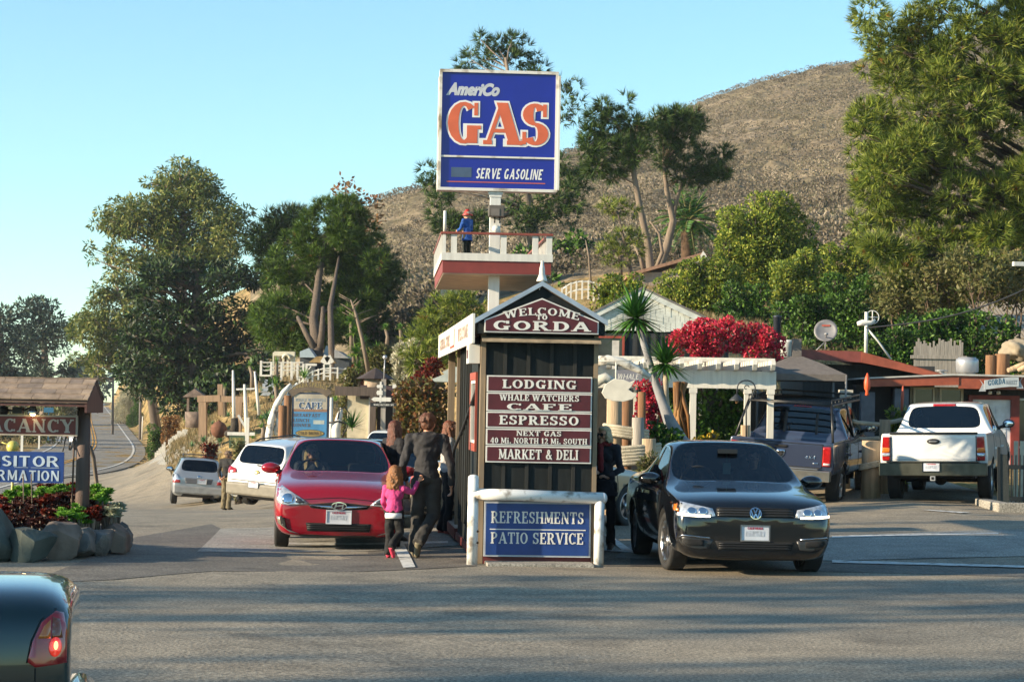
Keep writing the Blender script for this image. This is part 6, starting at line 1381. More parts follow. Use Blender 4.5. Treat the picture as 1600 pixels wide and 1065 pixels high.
# ---- mooring piles with rope
pile = [(960, 622, 700, 12.5, 39), (979, 612, 700, 9, 39.4), (997, 652, 700, 10, 38.6), (1014, 685, 712, 11.5, 38.2), (1003, 612, 690, 6.5, 40)]; lab = ['tallest pale mooring pile in the roped cluster', 'slim reddish mooring pile in the roped cluster', 'grey mooring pile with cut top in the roped cluster', 'shortest stub pile at the right of the roped cluster', 'thin dark pile behind the roped cluster']
for (px, yt, yb, rr, d), l, mt in zip(pile, lab, (WOODL, WOODB, WOODG, WOODL, WOODB)):
	p = P(px, yt, d); s = d/F; zb = gz(p.x, p.y) - .2; m = MB(); h = p.z - zb; m.tube([(0,0,0), (.01,0,h*.5), (0,0,h)], [rr*s*1.05, rr*s, rr*s*.96], 14); tag(m.build('mooring_pile', mt, None, 0, (p.x, p.y, zb)), l, 'post', 'mooring piles tied with rope')
def rope_coil(label, px, py, d, rx, turns=3, rr=.045, tilt=0, gap=.10):
	turns, rr, gap = turns*2, rr*.62, gap*.55
	c = P(px, py, d); pts = []
	for k in range(turns*24 + 1): a = 2*math.pi*k/24; pts.append((rx*math.cos(a), rx*.62*math.sin(a), (k/24 - turns/2)*gap + tilt*math.cos(a)))
	m = MB(); m.tube(pts, rr, 8); return solo(m, 'rope', ROPE, label, 'rope', c)
rope_coil('thick pale rope wound round the mooring piles', 978, 676, 38.8, .38, 2, .05, -.06, .09); rope_coil('thick pale rope lying low round the mooring piles', 985, 712, 38.4, .50, 3, .06, .04, .10)
# ---- spiky yucca tree
yb = W(1066, 39.5); Y0 = lambda px, py, dd=39.5: P(px, py, dd) - yb
rosette('yucca_tree', 'two headed spiky yucca on a leaning grey trunk before the pergola', yb, 190, .74, .075, L_YUCCA, 'tree', None, ([Y0(1072,705), Y0(1062,690), Y0(1045,655), Y0(1025,600), Y0(1010,550), Y0(998,512)], [.24,.16,.11,.075,.06,.055], M('yucca_bark', (.24,.24,.25), .85, var=.2, bump=.4), [tuple(Y0(993,497)) + (1.0,), tuple(Y0(1040,568)) + (.82,)]), lo=-.55, bend=.10,
		extra=lambda r: MB().tube([Y0(1042,655), Y0(1040,620), Y0(1040,572)], [.08,.06,.05], 9).build('branch', M('yucca_stem', (.36,.30,.22), .85, var=.3, bump=.4), r))
m = MB(); c = P(1063, 640, 40.5)
for k in range(16): m.tube([c + Vector((random.uniform(-.1,.1), random.uniform(-.1,.1), .5)), c + Vector((random.uniform(-.15,.15), random.uniform(-.1,.1), -.1)), c + Vector((random.uniform(-.2,.2), random.uniform(-.1,.1), -.75))], [.05,.035,.01], 5)
solo(m, 'dry_frond_skirt', L_DEAD, 'bundle of dead brown leaves hanging behind the yucca', 'dead leaves')
# ---- bougainvillea, vines
def blob(outline, n, r0, r1, d, jit=.6): return pixpuffs(fill_puffs(outline, n, r0, r1), d, jit)
shrub('bougainvillea', 'big crimson bougainvillea mound spilling over the pergola', blob([(1052,555),(1046,530),(1070,512),(1105,500),(1150,498),(1190,510),(1210,530),(1215,555),(1130,558)], 46, 9, 17, 45.5), L_BOUG, 800, .055, .045, cat='flowering vine', base=gz(4, 45))
shrub('bougainvillea', 'small crimson bougainvillea spray hanging beside the yucca trunk', blob([(996,590),(1018,585),(1034,605),(1024,640),(1008,625),(995,610)], 12, 6, 11, 41.5), L_BOUG, 800, .055, .045, cat='flowering vine')
shrub('climbing_vine', 'dark green climbing vine filling the pergola opening behind the black sedan', blob([(1095,605),(1160,600),(1165,690),(1090,690)], 26, 10, 18, 44.5), L_BUSHD, 700, .09, .07, cat='vine')
shrub('climbing_vine', 'red flecked vine hanging under the pergola beam right of the yucca', blob([(1030,600),(1080,600),(1082,625),(1050,650),(1030,640)], 14, 7, 12, 44.5), L_BUSHD, 700, .09, .07, cat='vine')
shrub('bed_shrub', 'low leafy shrub at the foot of the yucca trunk', blob([(1010,665),(1050,658),(1060,690),(1020,700)], 8, 8, 13, 39.2), L_BUSHD, 600, .10, .07)
shrub('bed_shrub', 'yellow flowering shrub behind the black sedan roof', blob([(1090,678),(1115,676),(1118,692),(1088,692)], 5, 5, 8, 40), leafmat('yellow_flower', ['#a08018', '#c8a020', '#6a8020', '#d8b428'], .3), 900, .06, .05)
shrub('bed_shrub', 'wispy heath bush beside the coiled rope', blob([(1003,720),(1022,705),(1030,735),(1012,750)], 9, 7, 12, 37.5), L_OLIVE, 800, .09, .025)
shrub('bed_shrub', 'dark low shrub below the wispy heath bush', blob([(975,740),(1012,742),(1008,772),(980,775)], 8, 8, 12, 36.5), L_BUSHD, 700, .06, .04)
shrub('bed_shrub', 'red leaved shrub behind the older woman', blob([(950,690),(962,680),(968,712),(952,715)], 5, 6, 9, 40), L_RED, 800, .08, .05)
rosette('strap_plant', 'upright strap leaved plant between the sedan roof and pergola', W(1085, 39) + Vector((0,0,.75)), 22, .5, .03, L_AGAVE, lo=.35)
# ---- canopy tent
def canopy():
	d = 45.5; c = P(1244, 585, d); zg = gz(c.x, c.y); r = thing('canopy_tent', 'grey pointed canopy tent with square chimney cap behind the blue pickup', 'canopy', (c.x, c.y, zg)); h = c.z - zg; w = .90; fab = M('canopy_fabric', (.15,.13,.115), .85, var=.15, scale=12, bump=.3); ap = P(1254, 557, d).z - zg
	m = MB(); q = [(-w, -w), (w, -w), (w, w), (-w, w)]; t = .11; vs = [(x, y, h) for x, y in q] + [(x*.5, y*.5, h + (ap - h)*.62) for x, y in q] + [(x*t*1.2, y*t*1.2, ap) for x, y in q] + [(x, y, h - .13) for x, y in q]
	m.add(vs, [(i, (i+1) % 4, 4 + (i+1) % 4, 4 + i) for i in range(4)] + [(4 + i, 4 + (i+1) % 4, 8 + (i+1) % 4, 8 + i) for i in range(4)] + [(8,9,10,11)] + [(12 + i, 12 + (i+1) % 4, (i+1) % 4, i) for i in range(4)]); o = m.build('canopy', fab, r, fix=False)
	m = MB(); m.b2(-.09, .09, -.09, .09, ap + .002, ap + .36); m.build('vent_cap', fab, r)
	for x, y in q: m = MB(); m.tube([(x*.98, y*.98, 0), (x*.98, y*.98, h - .01)], .022, 8); m.build('leg', M('tent_leg', (.2,.2,.2), .5), r)
	m = MB();
	for i in range(4): m.tube([(q[i][0]*.98, q[i][1]*.98, h - .06), (q[(i+1) % 4][0]*.98, q[(i+1) % 4][1]*.98, h - .06)], .016, 6)
	m.build('frame', M('tent_leg', (.2,.2,.2), .5), r)
canopy()
# lamp on crook, wooden post behind pickup
lp = W(1166, 42.9); m = MB(); m.tube([(0,0,0),(0,0,1.55)], .09, 12); solo(m, 'wood_post', WOODL, 'round timber post behind the blue pickup cab', 'post', W(1165, 43))
def crook_lamp():
	d = 42.4; o = P(1165, 640, d); r = thing('crook_lamp', 'black wrought iron crook lamp on the timber post by the pickup', 'lamp', o); L = lambda px, py: P(px, py, d) - o; IR = M('iron', (.04,.045,.05), .5, .3)
	m = MB(); m.tube([L(1166,690), L(1166,640)] + [L(1166 + 14*math.cos(a) - 0, 606 - 12*math.sin(a) + 0) for a in np.linspace(0, math.pi, 10)] + [L(1151,618)], .014, 7); m.tube([L(1166 + 5*t*math.cos(6*t), 606 + 5*t*math.sin(6*t)) for t in np.linspace(.15, 1, 14)], .01, 6); m.build('crook', IR, r)
	m = MB(); c = L(1151, 622); m.lathe([(.02,.08),(.05,.05),(.13,-.02),(.14,-.05),(.12,-.05),(.03,.02)], c, 'Z', 18); m.build('lamp_shade', IR, r); m = MB(); m.ell(c + Vector((0,0,-.05)), (.035,.035,.05)); m.build('bulb', M('bulb_amber', (.5,.25,.1), .3), r)
crook_lamp()
# ---- market building: two flat roofs with orange fascia
def market():
	d = 53; a = P(1262, 575, d); zg = gz(a.x + 3, a.y); r = thing('market_building', 'low dark market building with orange fascia, white door and ribbon sign', 'building', (a.x, a.y, zg)); X = lambda px, dd=d: (px - 800)/F*dd - a.x; Z = lambda px, py, dd=d: P(px, py, dd).z - zg
	m = MB(); z1 = Z(1345, 568); x0, x1, x2 = X(1268), X(1352), X(1480); m.b2(x0, x2, 1.5, 6, -.5, z1 + .0); m.b2(X(1405), X(1700), .2, 1.5, -.5, Z(1500, 606)); m.b2(X(1405), X(1700), 1.5, 7, -.5, Z(1500, 606)); m.build('wall', DARKW, r)
	# rear block roof: fascia sweeps down to the right
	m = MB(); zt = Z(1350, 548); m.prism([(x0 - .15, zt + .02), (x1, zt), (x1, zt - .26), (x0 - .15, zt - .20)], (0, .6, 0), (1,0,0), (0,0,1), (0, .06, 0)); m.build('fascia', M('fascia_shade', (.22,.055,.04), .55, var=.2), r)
	m = MB(); m.prism([(x1 + .002, zt), (X(1482), Z(1482, 584) - .02), (X(1482), Z(1482, 590) - .02), (x1 + .002, zt - .26)], (0, .58, 0), (1,0,0), (0,0,1), (0, .06, 0)); m.build('fascia', FASC, r)
	m = MB(); m.prism([(x0 - .15, zt + .025), (x1, zt + .005), (X(1482), Z(1482, 583)), (X(1482), Z(1482, 586) - .04), (x1, zt - .04), (x0 - .15, zt - .02)], (0, .66, 0), (1,0,0), (0,0,1), (0, 5.5, 0)); m.build('roof', M('roof_red', (.18,.05,.03), .8), r)
	# front block
	e0, e1 = X(1338), X(1720); zt = Z(1480, 587); m = MB(); m.prism([(e0, zt - .12), (X(1480), zt), (e1, zt - .02), (e1, zt + .025), (X(1480), zt + .04), (e0, zt - .09)], (0, -.75, 0), (1,0,0), (0,0,1), (0, 8, 0)); m.build('roof', M('roof_edge', (.48,.47,.44), .6, var=.2), r)
	m = MB(); m.prism([(e0 + .1, zt - .13), (X(1490), zt - .01), (X(1490), zt - .22), (e0 + .1, zt - .30)], (0, -.70, 0), (1,0,0), (0,0,1), (0, .05, 0)); m.prism([(X(1490) + .003, zt - .01), (e1, zt - .03), (e1, zt - .32), (X(1490) + .003, zt - .30)], (0, -.68, 0), (1,0,0), (0,0,1), (0, .05, 0)); m.build('fascia', FASC, r)
	# corrugated bay, windows
	m = MB(); bx0, bx1 = X(1425), X(1508)
	for k, x in enumerate(np.arange(bx0, bx1, .055)): m.b2(x, x + .03, .12, .17, .1, Z(1460, 604)); m.b2(x + .03, x + .055, .14, .17, .1, Z(1460, 604))
	m.build('corrugated_panel', M('corrugated_cream', (.44,.38,.26), .6, var=.2), r)
	for pa, pb in ((1429, 1462), (1470, 1506)):
		m = MB(); xa, xb, za, zb = X(pa), X(pb), Z(1460, 634), Z(1460, 605)
		for q in ((xa, xb, zb - .05, zb), (xa, xb, za, za + .05), (xa, xa + .045, za + .05, zb - .05), (xb - .045, xb, za + .05, zb - .05)): m.b2(q[0], q[1], .04, .118, q[2], q[3])
		f = m.build('window', M('window_cream', (.50,.44,.31), .6), r); m = MB(); m.b2(xa + .045, xb - .045, .09, .10, za + .05, zb - .05); m.build('pane', M('pane_dark', (.03,.03,.03), .05), f)
	# door
	m = MB(); xa, xb, zb = X(1522), X(1582), Z(1550, 624)
	for q in ((xa - .09, xb + .20, zb, zb + .10), (xa - .09, xa, -.2, zb), (xb, xb + .20, -.2, zb)): m.b2(q[0], q[1], .05, .198, q[2], q[3])
	m.build('door_frame', M('frame_red', (.20,.03,.02), .55, var=.2), r)
	m = MB(); m.b2(xa, xb, .13, .19, -.2, zb); dr = m.build('door', M('door_white', (.62,.66,.70), .45), r); m = MB(); wd = xb - xa
	for i in (0, 1):
		for z0, z1 in ((zb - .55, zb - .15), (zb - 1.2, zb - .65), (.1, zb - 1.3)): x = xa + .12 + i*(wd*.5 - .02); m.b2(x, x + wd*.5 - .2, .118, .129, z0, z1)
	m.build('door_panel', M('door_panel', (.58,.62,.66), .45), dr, bevel=.008)
	m = MB(); m.b2(X(1590), X(1640), .12, .198, Z(1600, 700), Z(1600, 622)); f = m.build('window', M('window_white', (.62,.62,.60), .5), r); m = MB(); m.b2(X(1590) + .05, X(1640) - .05, .10, .119, Z(1600, 700) + .05, Z(1600, 622) - .05); m.build('pane', M('pane_dark', (.03,.03,.03), .05), f)
	for px in (1404, 1352): m = MB(); x = X(px); m.b2(x - .16, x + .16, -.55, -.3, -.4, zt - .33 if px > 1400 else zt - .42); m.build('post', M('post_slate', (.09,.10,.12), .7, var=.2), r)
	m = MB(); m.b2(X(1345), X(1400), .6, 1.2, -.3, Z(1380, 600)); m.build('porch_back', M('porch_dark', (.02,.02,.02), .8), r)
	for x in (1548, 1561): m = MB(); m.lathe([(.02,.06),(.05,.03),(.055,-.04),(.001,-.05)], (X(x), -.0, Z(1550, 613)), 'Z', 14); m.tube([(X(x), 0, Z(1550, 612)), (X(1554), .15, Z(1554, 609))], .012, 6); m.build('floodlight', MAT_LAMP, r)
	# ribbon sign
	m = MB(); cx, cz, n = X(1555), Z(1555, 600) , 20; RB = M('ribbon_pale', (.42,.46,.48), .5, var=.15); m.use(RB)
	yo = lambda x: cz + .05*math.sin(x*3.2 + .6); pts = [(x, yo(x) + .11) for x in np.linspace(-.40, .40, n)] + [(x, yo(x) - .11) for x in np.linspace(.40, -.40, n)]
	m.prism(pts, (cx, -.76, 0), (1,0,0), (0,0,1), (0, .03, 0)); m.use(M('ribbon_tail', (.36,.38,.40), .5))
	for s in (-1, 1): m.prism([(s*.36, yo(s*.4) - .05), (s*.50, yo(s*.5) + .13), (s*.44, yo(s*.45) + .02), (s*.52, yo(s*.5) - .14), (s*.36, yo(s*.4) - .15)], (cx, -.735, 0), (1,0,0), (0,0,1), (0, .02, 0))
	m.use(M('ribbon_ink', (.02,.09,.16), .5)); lettering(m, 'GORDA', (cx - .12, -.76, cz - .03), (1,0,0), (0,0,1), .13, .40, arch=lambda x: (.05*math.sin((x - .12)*3.2 + .6), 0), depth=.004)
	m.use(M('ribbon_ink_pale', (.22,.25,.28), .5)); lettering(m, 'MARKET', (cx + .23, -.76, cz - .01), (1,0,0), (0,0,1), .10, .26, depth=.003); m.build('ribbon_sign', None, r)
	return r, a, zg, X, Z
MK, mka, mkz, MX, MZ = market()
def at(px, py, d): return P(px, py, d)
# rooftop: dish, antenna, vents, pot
p = at(1290, 546, 54); r = thing('satellite_dish', 'grey satellite dish on the orange roofed building', 'satellite dish', p); m = MB();
T = Matrix.Translation((.0,0,.45)) @ Matrix.Rotation(R(-12), 4, 'Z') @ Matrix.Rotation(R(70), 4, 'X'); m.T = T; m.lathe([(.001,-.05),(.12,-.045),(.22,-.015),(.285,.02),(.285,.03),(.22,-.003),(.12,-.03),(.001,-.035)], (0,0,0), 'Z', 28); m.build('reflector', M('dish_grey', (.17,.17,.18), .5), r); m = MB(); m.T = T; m.use(REDTRIM); lettering(m, 'SATELLITE', (0,.11,-.0), (1,0,0), (0,1,0), .035, .22, sf=0, T=.25, t=.18, depth=.004) if 0 else m.add([(-.10,.12,.0),(.10,.12,.0),(.10,.16,.006),(-.10,.16,.006)], [(0,1,2,3)]); m.build('red_mark', None, r, fix=False)
m = MB(); m.tube([(0,-.02,.30),(-.05,-.40,.34)], .014, 6); m.ell((-.05,-.42,.36), (.05,.05,.035)); m.tube([(0,.05,0),(0,.05,.4)], .02, 6); m.tube([(-.3,0,-.1),(0,.05,.2)], .014, 6); m.build('feed_arm', M('dish_arm', (.3,.3,.3), .5), r)
p = at(1353, 548, 55); r = thing('wind_turbine', 'small white wind generator on a mast behind the orange roof', 'wind generator', p); TW = M('turbine_white', (.62,.62,.58), .5); m = MB(); h = at(1353, 487, 55).z - p.z; m.tube([(0,0,-.2),(.0,0,h)], .045, 10); m.tube([(.02,0,h*.58),(.30,0,h*.25),(.62,0,-.2)], .025, 7); m.build('mast', TW, r); m = MB(); zc = h*.72; m.tube([(-.22,0,zc - .03),(-.1,0,zc),(.12,0,zc),(.22,0,zc + .08)], [.05,.08,.06,.03], 10); m.build('body', TW, r); m = MB(); m.lathe([(.16 + .012*math.cos(a), .012*math.sin(a)) for a in (k*math.pi/3 for k in range(6))], (.15,0,zc + .14), 'Y', 24, closed=True); m.tube([(.0,0,zc + .14),(.3,0,zc + .14)], .014, 6); m.tube([(.15,0,zc),(.15,0,zc + .3)], .014, 6); m.build('ring', TW, r)
m = MB(); m.lathe([(.10,0),(.12,.03),(.12,.05),(.06,.06),(.06,.09),(.16,.10),(.16,.12),(.02,.13)], (0,0,0), 'Z', 18); solo(m, 'roof_vent', GAL, 'flat metal roof vent left of the big round vent', 'vent', at(1471, 586, 54))
m = MB(); m.lathe([(.19,0),(.20,.03),(.27,.05),(.275,.30),(.26,.36),(.22,.37),(.21,.40),(.001,.41)], (0,0,0), 'Z', 26); solo(m, 'roof_vent', GAL, 'big round galvanised roof vent above the market', 'vent', at(1511, 584, 54))
m = MB(); m.lathe([(.085,0),(.085,.55),(.10,.56),(.10,.58),(.001,.60)], (0,0,0), 'Z', 18); solo(m, 'stove_pipe', M('pipe_dark', (.06,.07,.09), .4, .5), 'dark stove pipe right of the bougainvillea', 'pipe', at(1214, 535, 49))
m = MB(); m.lathe([(.14,0),(.15,.3),(.16,.31),(.16,.36),(.14,.37),(.001,.375)], (0,0,0), 'Z', 20); solo(m, 'plastic_bucket', M('bucket_white', (.6,.6,.56), .5), 'white bucket on the roof beside the dark stove pipe', 'bucket', at(1230, 558, 48))
# aloe in front, orange lantern, ropes and piles
rosette('aloe_plant', 'tall aloe with long curving leaves and a red flower spike', W(1406, 46), 60, .62, .06, leafmat('aloe_leaves', ['#4a5a24', '#6b7434', '#8a8444', '#a08a50'], .2), stem=([(0,0,-.1),(0,0,.5),(.03,0,1.35)], [.12,.11,.10]), lo=-.5, bend=.45, extra=lambda r: MB().tube([(.03,0,1.5),(.05,0,1.95),(.06,0,2.15)], [.02,.035,.012], 8).build('flower_spike', M('aloe_flower', (.42,.08,.04), .7), r))
shrub('bed_shrub', 'bushy green plant at the foot of the tall aloe', blob([(1392,645),(1420,640),(1425,675),(1395,680)], 7, 7, 11, 45.6), L_BUSH, 600, .10, .04)
m = MB(); m.lathe([(.01,.3),(.05,.2),(.075,.08),(.07,-.05),(.03,-.12),(.05,-.2),(.01,-.22)], (0,0,0), 'Z', 10); solo(m, 'hanging_lantern', M('lantern_orange', (.7,.10,.03), .5), 'orange lantern hanging from the market eave', 'lantern', at(1355, 603, 51))
for px, yt, rr, d, l in ((1362, 688, 15, 43.5, 'thick pale timber pile with rope between the two pickups'), (1383, 655, 9, 45, 'white topped post behind the pile between the pickups')):
	p = W(px, d); s = d/F; h = P(px, yt, d).z - p.z; m = MB(); m.tube([(0,0,-.2),(0,0,h*.5),(0,0,h)], [rr*s*1.05, rr*s, rr*s*.97], 16); solo(m, 'mooring_pile', WOODL, l, 'post', p)
for k, (q, l) in enumerate((([(1310,650),(1340,660),(1375,663),(1412,655)], 'upper sagging rope strung behind the pickups'), ([(1318,682),(1350,686),(1390,683),(1420,676)], 'lower sagging rope strung behind the pickups'))):
	m = MB(); m.tube([P(a, b, 45) for a, b in q], .045, 8); solo(m, 'rope', ROPE, l, 'rope')
rope_coil('rope tied round the thick pile between the pickups', 1362, 726, 43.4, .235, 2, .035, .05, .05)
# wooden boat wheel post, shed parts
m = MB(); m.b2(-.11,.11,-.08,.08,0,2.0); m.b2(-.14,.14,-.11,.11,2.0,2.06); m.lathe([(.2 + .014*math.cos(a), .014*math.sin(a)) for a in (k*math.pi/3 for k in range(6))], (-.14,-.14,1.45), 'Y', 22, closed=True)
for k in range(4): a = k*math.pi/4; m.beam((-.14 - .26*math.cos(a), -.14, 1.45 - .26*math.sin(a)), (-.14 + .26*math.cos(a), -.14, 1.45 + .26*math.sin(a)), .02)
solo(m, 'wheel_post', M('post_cream', (.48,.45,.38), .6, var=.2), 'cream post with a ship wheel right of the canopy tent', 'post', W(1321, 47))
# ---- black metal gate, railings, kerb at the far right
def gate():
	d = 40.8; p = W(1562, d); r = thing('metal_gate', 'black metal gate with solid panel leaning beside the white pickup', 'gate', p); IR = M('gate_black', (.015,.016,.016), .45); m = MB()
	for px, lean in ((1561, .0), (1574, -.10)): x = (px - 1562)*d/F; m.beam((x + .02 - lean*.3, 0, -.1), (x + lean, 0, 1.12), .05); m.build('post', IR, r); m = MB(); m.prism([(-.03,.08),(.20,.02),(.14,.98),(-.02,1.0)], (0,-.01,0), (1,0,0), (0,0,1), (0,.02,0)); m.build('mesh_panel', M('gate_mesh', (.035,.04,.035), .7, var=.3, scale=50), r); return r
gate()
def railing():
	d = 41; p = W(1580, d); r = thing('metal_railing', 'black railing with upright bars at the right edge beyond the gate', 'railing', p); IR = M('gate_black', (.015,.016,.016), .45); m = MB()
	for x in np.arange(.02, 1.1, .075): m.b2(x - .012, x + .012, -.012, .012, .05, .98)
	m.build('bar', IR, r); m = MB(); m.b2(-.05, 1.2, -.02, .02, .72, .80); m.b2(-.05, 1.2, -.02, .02, .14, .22); m.build('rail', IR, r)
railing()
q = W(1565, 40.2); m = MB(); m.b2(-.15, 6, -.5, -.25, -.1, .16); m.b2(-.15, .1, -.25, 1.5, -.1, .155); solo(m, 'kerb', MAT_CONC, 'concrete kerb under the black gate and railing', 'kerb', q, bevel=.02)
m = MB()
for x in np.arange(0, 2.5, .12): m.b2(x, x + .085, 0, .03, 0, 1.15)
solo(m, 'picket_screen', M('picket_cream', (.50,.45,.34), .7, var=.2), 'cream slatted screen behind the black railing', 'fence', W(1585, 44))
# fence, logs, far sheds on the bank
m = MB(); f0, f1 = P(1428, 560, 64), P(1505, 560, 64); zb = gz(f0.x + 1, f0.y)
r = thing('wooden_fence', 'weathered board fence on the bank above the market roof', 'fence', (f0.x, f0.y, f0.z - .9)); n = 26
for k in range(n): x = (f1.x - f0.x)*k/n; m.b2(x, x + .05, 0, .025, -1.2, 1.35 + random.uniform(-.12,.15))
m.build('boards', WOODG, r); m = MB(); m.b2(-.1, f1.x - f0.x + .1, -.05, -.003, .9, 1.0); m.b2(-.1, f1.x - f0.x + .1, -.05, -.003, .1, .2); m.build('rail', WOODG, r)
for px, py, rr, l in ((1548,562,.14,'sawn log standing left on the bank above the market'), (1566,560,.20,'widest sawn log standing on the bank above the market')):
	p = P(px, py + 12, 60); m = MB(); m.lathe([(rr*1.05,-.8),(rr,.3),(rr*.97,.33),(.001,.335)], (0,0,0), 'Z', 16); solo(m, 'log', WOODB, l, 'log', p)
m = MB()
for k in range(7): a = P(1575 + 5*k, 578 - 2*(k % 3), 59.5); m.tube([a, a + Vector((.5, random.uniform(-.3,.3), .1 + .05*k))], .06, 8)
solo(m, 'log_heap', WOODL, 'loose heap of split firewood right of the standing logs', 'firewood')
m = MB(); c = P(1592, 546, 66); m.ell((0,0,0), (.5,.5,.3), 24, 16); o = m.build('pale_rock', M('rock_pale', (.30,.25,.18), .9, var=.25, scale=3, bump=.8, bscale=8), None, 0, c); tag(o, 'pale rock face on the bank at the right edge', 'rock')
for v in o.data.vertices: v.co *= 1 + .5*noise.noise(v.co*4.5)
def shed(label, px0, px1, py0, py1, d, col):
	a = P(px0, py1, d); s = d/F; w_ = (px1 - px0)*s; h = (py1 - py0)*s; r = thing('shed', label, 'shed', a); m = MB(); m.b2(.2, w_, .3, 4, -3, 0); m.build('wall', WOODG, r); m = MB()
	for x in np.arange(0, w_ + .2, .14): m.prism([(0, 0), (4.5, h), (4.5, h + .04), (0, .04)], (x, 0, 0), (0,1,0), (0,0,1), (.10,0,0))
	m.prism([(0, -.03), (4.5, h - .03), (4.5, h), (0, 0)], (0, .01, 0), (0,1,0), (0,0,1), (w_ + .2, 0, 0)); m.build('roof', col, r)
shed('far shed with tan ribbed metal roof behind the bare branches', 1502, 1660, 462, 527, 78, M('roof_tan', (.36,.30,.22), .6, var=.15));
for (x0,y0),(x1,y1),l in (((1353,512),(1700,400),'overhead cable rising right from the wind generator mast'),):
	m = MB(); n = 12; m.tube([P(x0 + (x1-x0)*k/n, y0 + (y1-y0)*k/n + 26*math.sin(math.pi*k/n), 55 - 8*k/n) for k in range(n+1)], .018, 5); solo(m, 'cable', MAT_BLK, l, 'cable')
m = MB(); p = P(1583, 411, 48); m.b2(0, 2, -.06, .06, -.06, .03); solo(m, 'timber', WHT, 'white timber end poking in at the right edge above the sheds', 'beam', p, R(8))
# white house bits on the slope and curved white rail
def arc_rail(label, pts, d, h, n=8):
	r = thing('garden_rail', label, 'fence', P(*pts[0], d) - Vector((0,0,h))); o = Vector(r.location); m = MB(); W_ = [P(a, b, d) - o for a, b in pts];
	for k in (0, -h*.45): m.tube([w_ + Vector((0,0,k)) for w_ in W_], .035, 5)
	m.build('rail', WHT, r); m = MB()
	for k in range(n): t = k/(n-1)*(len(W_)-1); i = min(int(t), len(W_)-2); q = W_[i].lerp(W_[i+1], t - i); m.b2(q.x - .035, q.x + .035, q.y - .035, q.y + .035, q.z - h, q.z + .06)
	m.build('post', WHT, r)
arc_rail('curved white rail fence on the slope behind the booth roof', [(878,452),(890,444),(905,440),(922,440),(936,446)], 95, .75)
for px, py, s_, l in ((1099,392,1.0,'white dormer peak showing above the bushes below the palm'), (961,428,.8,'small white roof peak left of the twin trunk pine')):
	p = P(px, py, 104); m = MB(); m.use(WHT).prism([(-.35*s_,-.55*s_),(0,.0),(.35*s_,-.55*s_),(.25*s_,-.55*s_),(0,-.18*s_),(-.25*s_,-.55*s_)], (0,0,0), (1,0,0), (0,0,1), (0,.1,0)); solo(m, 'roof_peak', None, l, 'roof peak', p)
p = P(1010, 425, 106); r = thing('hillside_house', 'small house with pale brown roof half hidden behind the twin trunk pine', 'house', p); m = MB(); m.b2(-.6, 3.4, 0, 4, -3, .0); m.build('wall', M('house_wall', (.32,.25,.2), .8), r); m = MB(); m.prism([(-.9,-.1),(2.6,.95),(2.8,.85),(-.9,-.25)], (0,-.3,0), (1,0,0), (0,0,1), (0,5,0)); m.build('roof', M('house_roof', (.30,.17,.11), .8, var=.3), r)
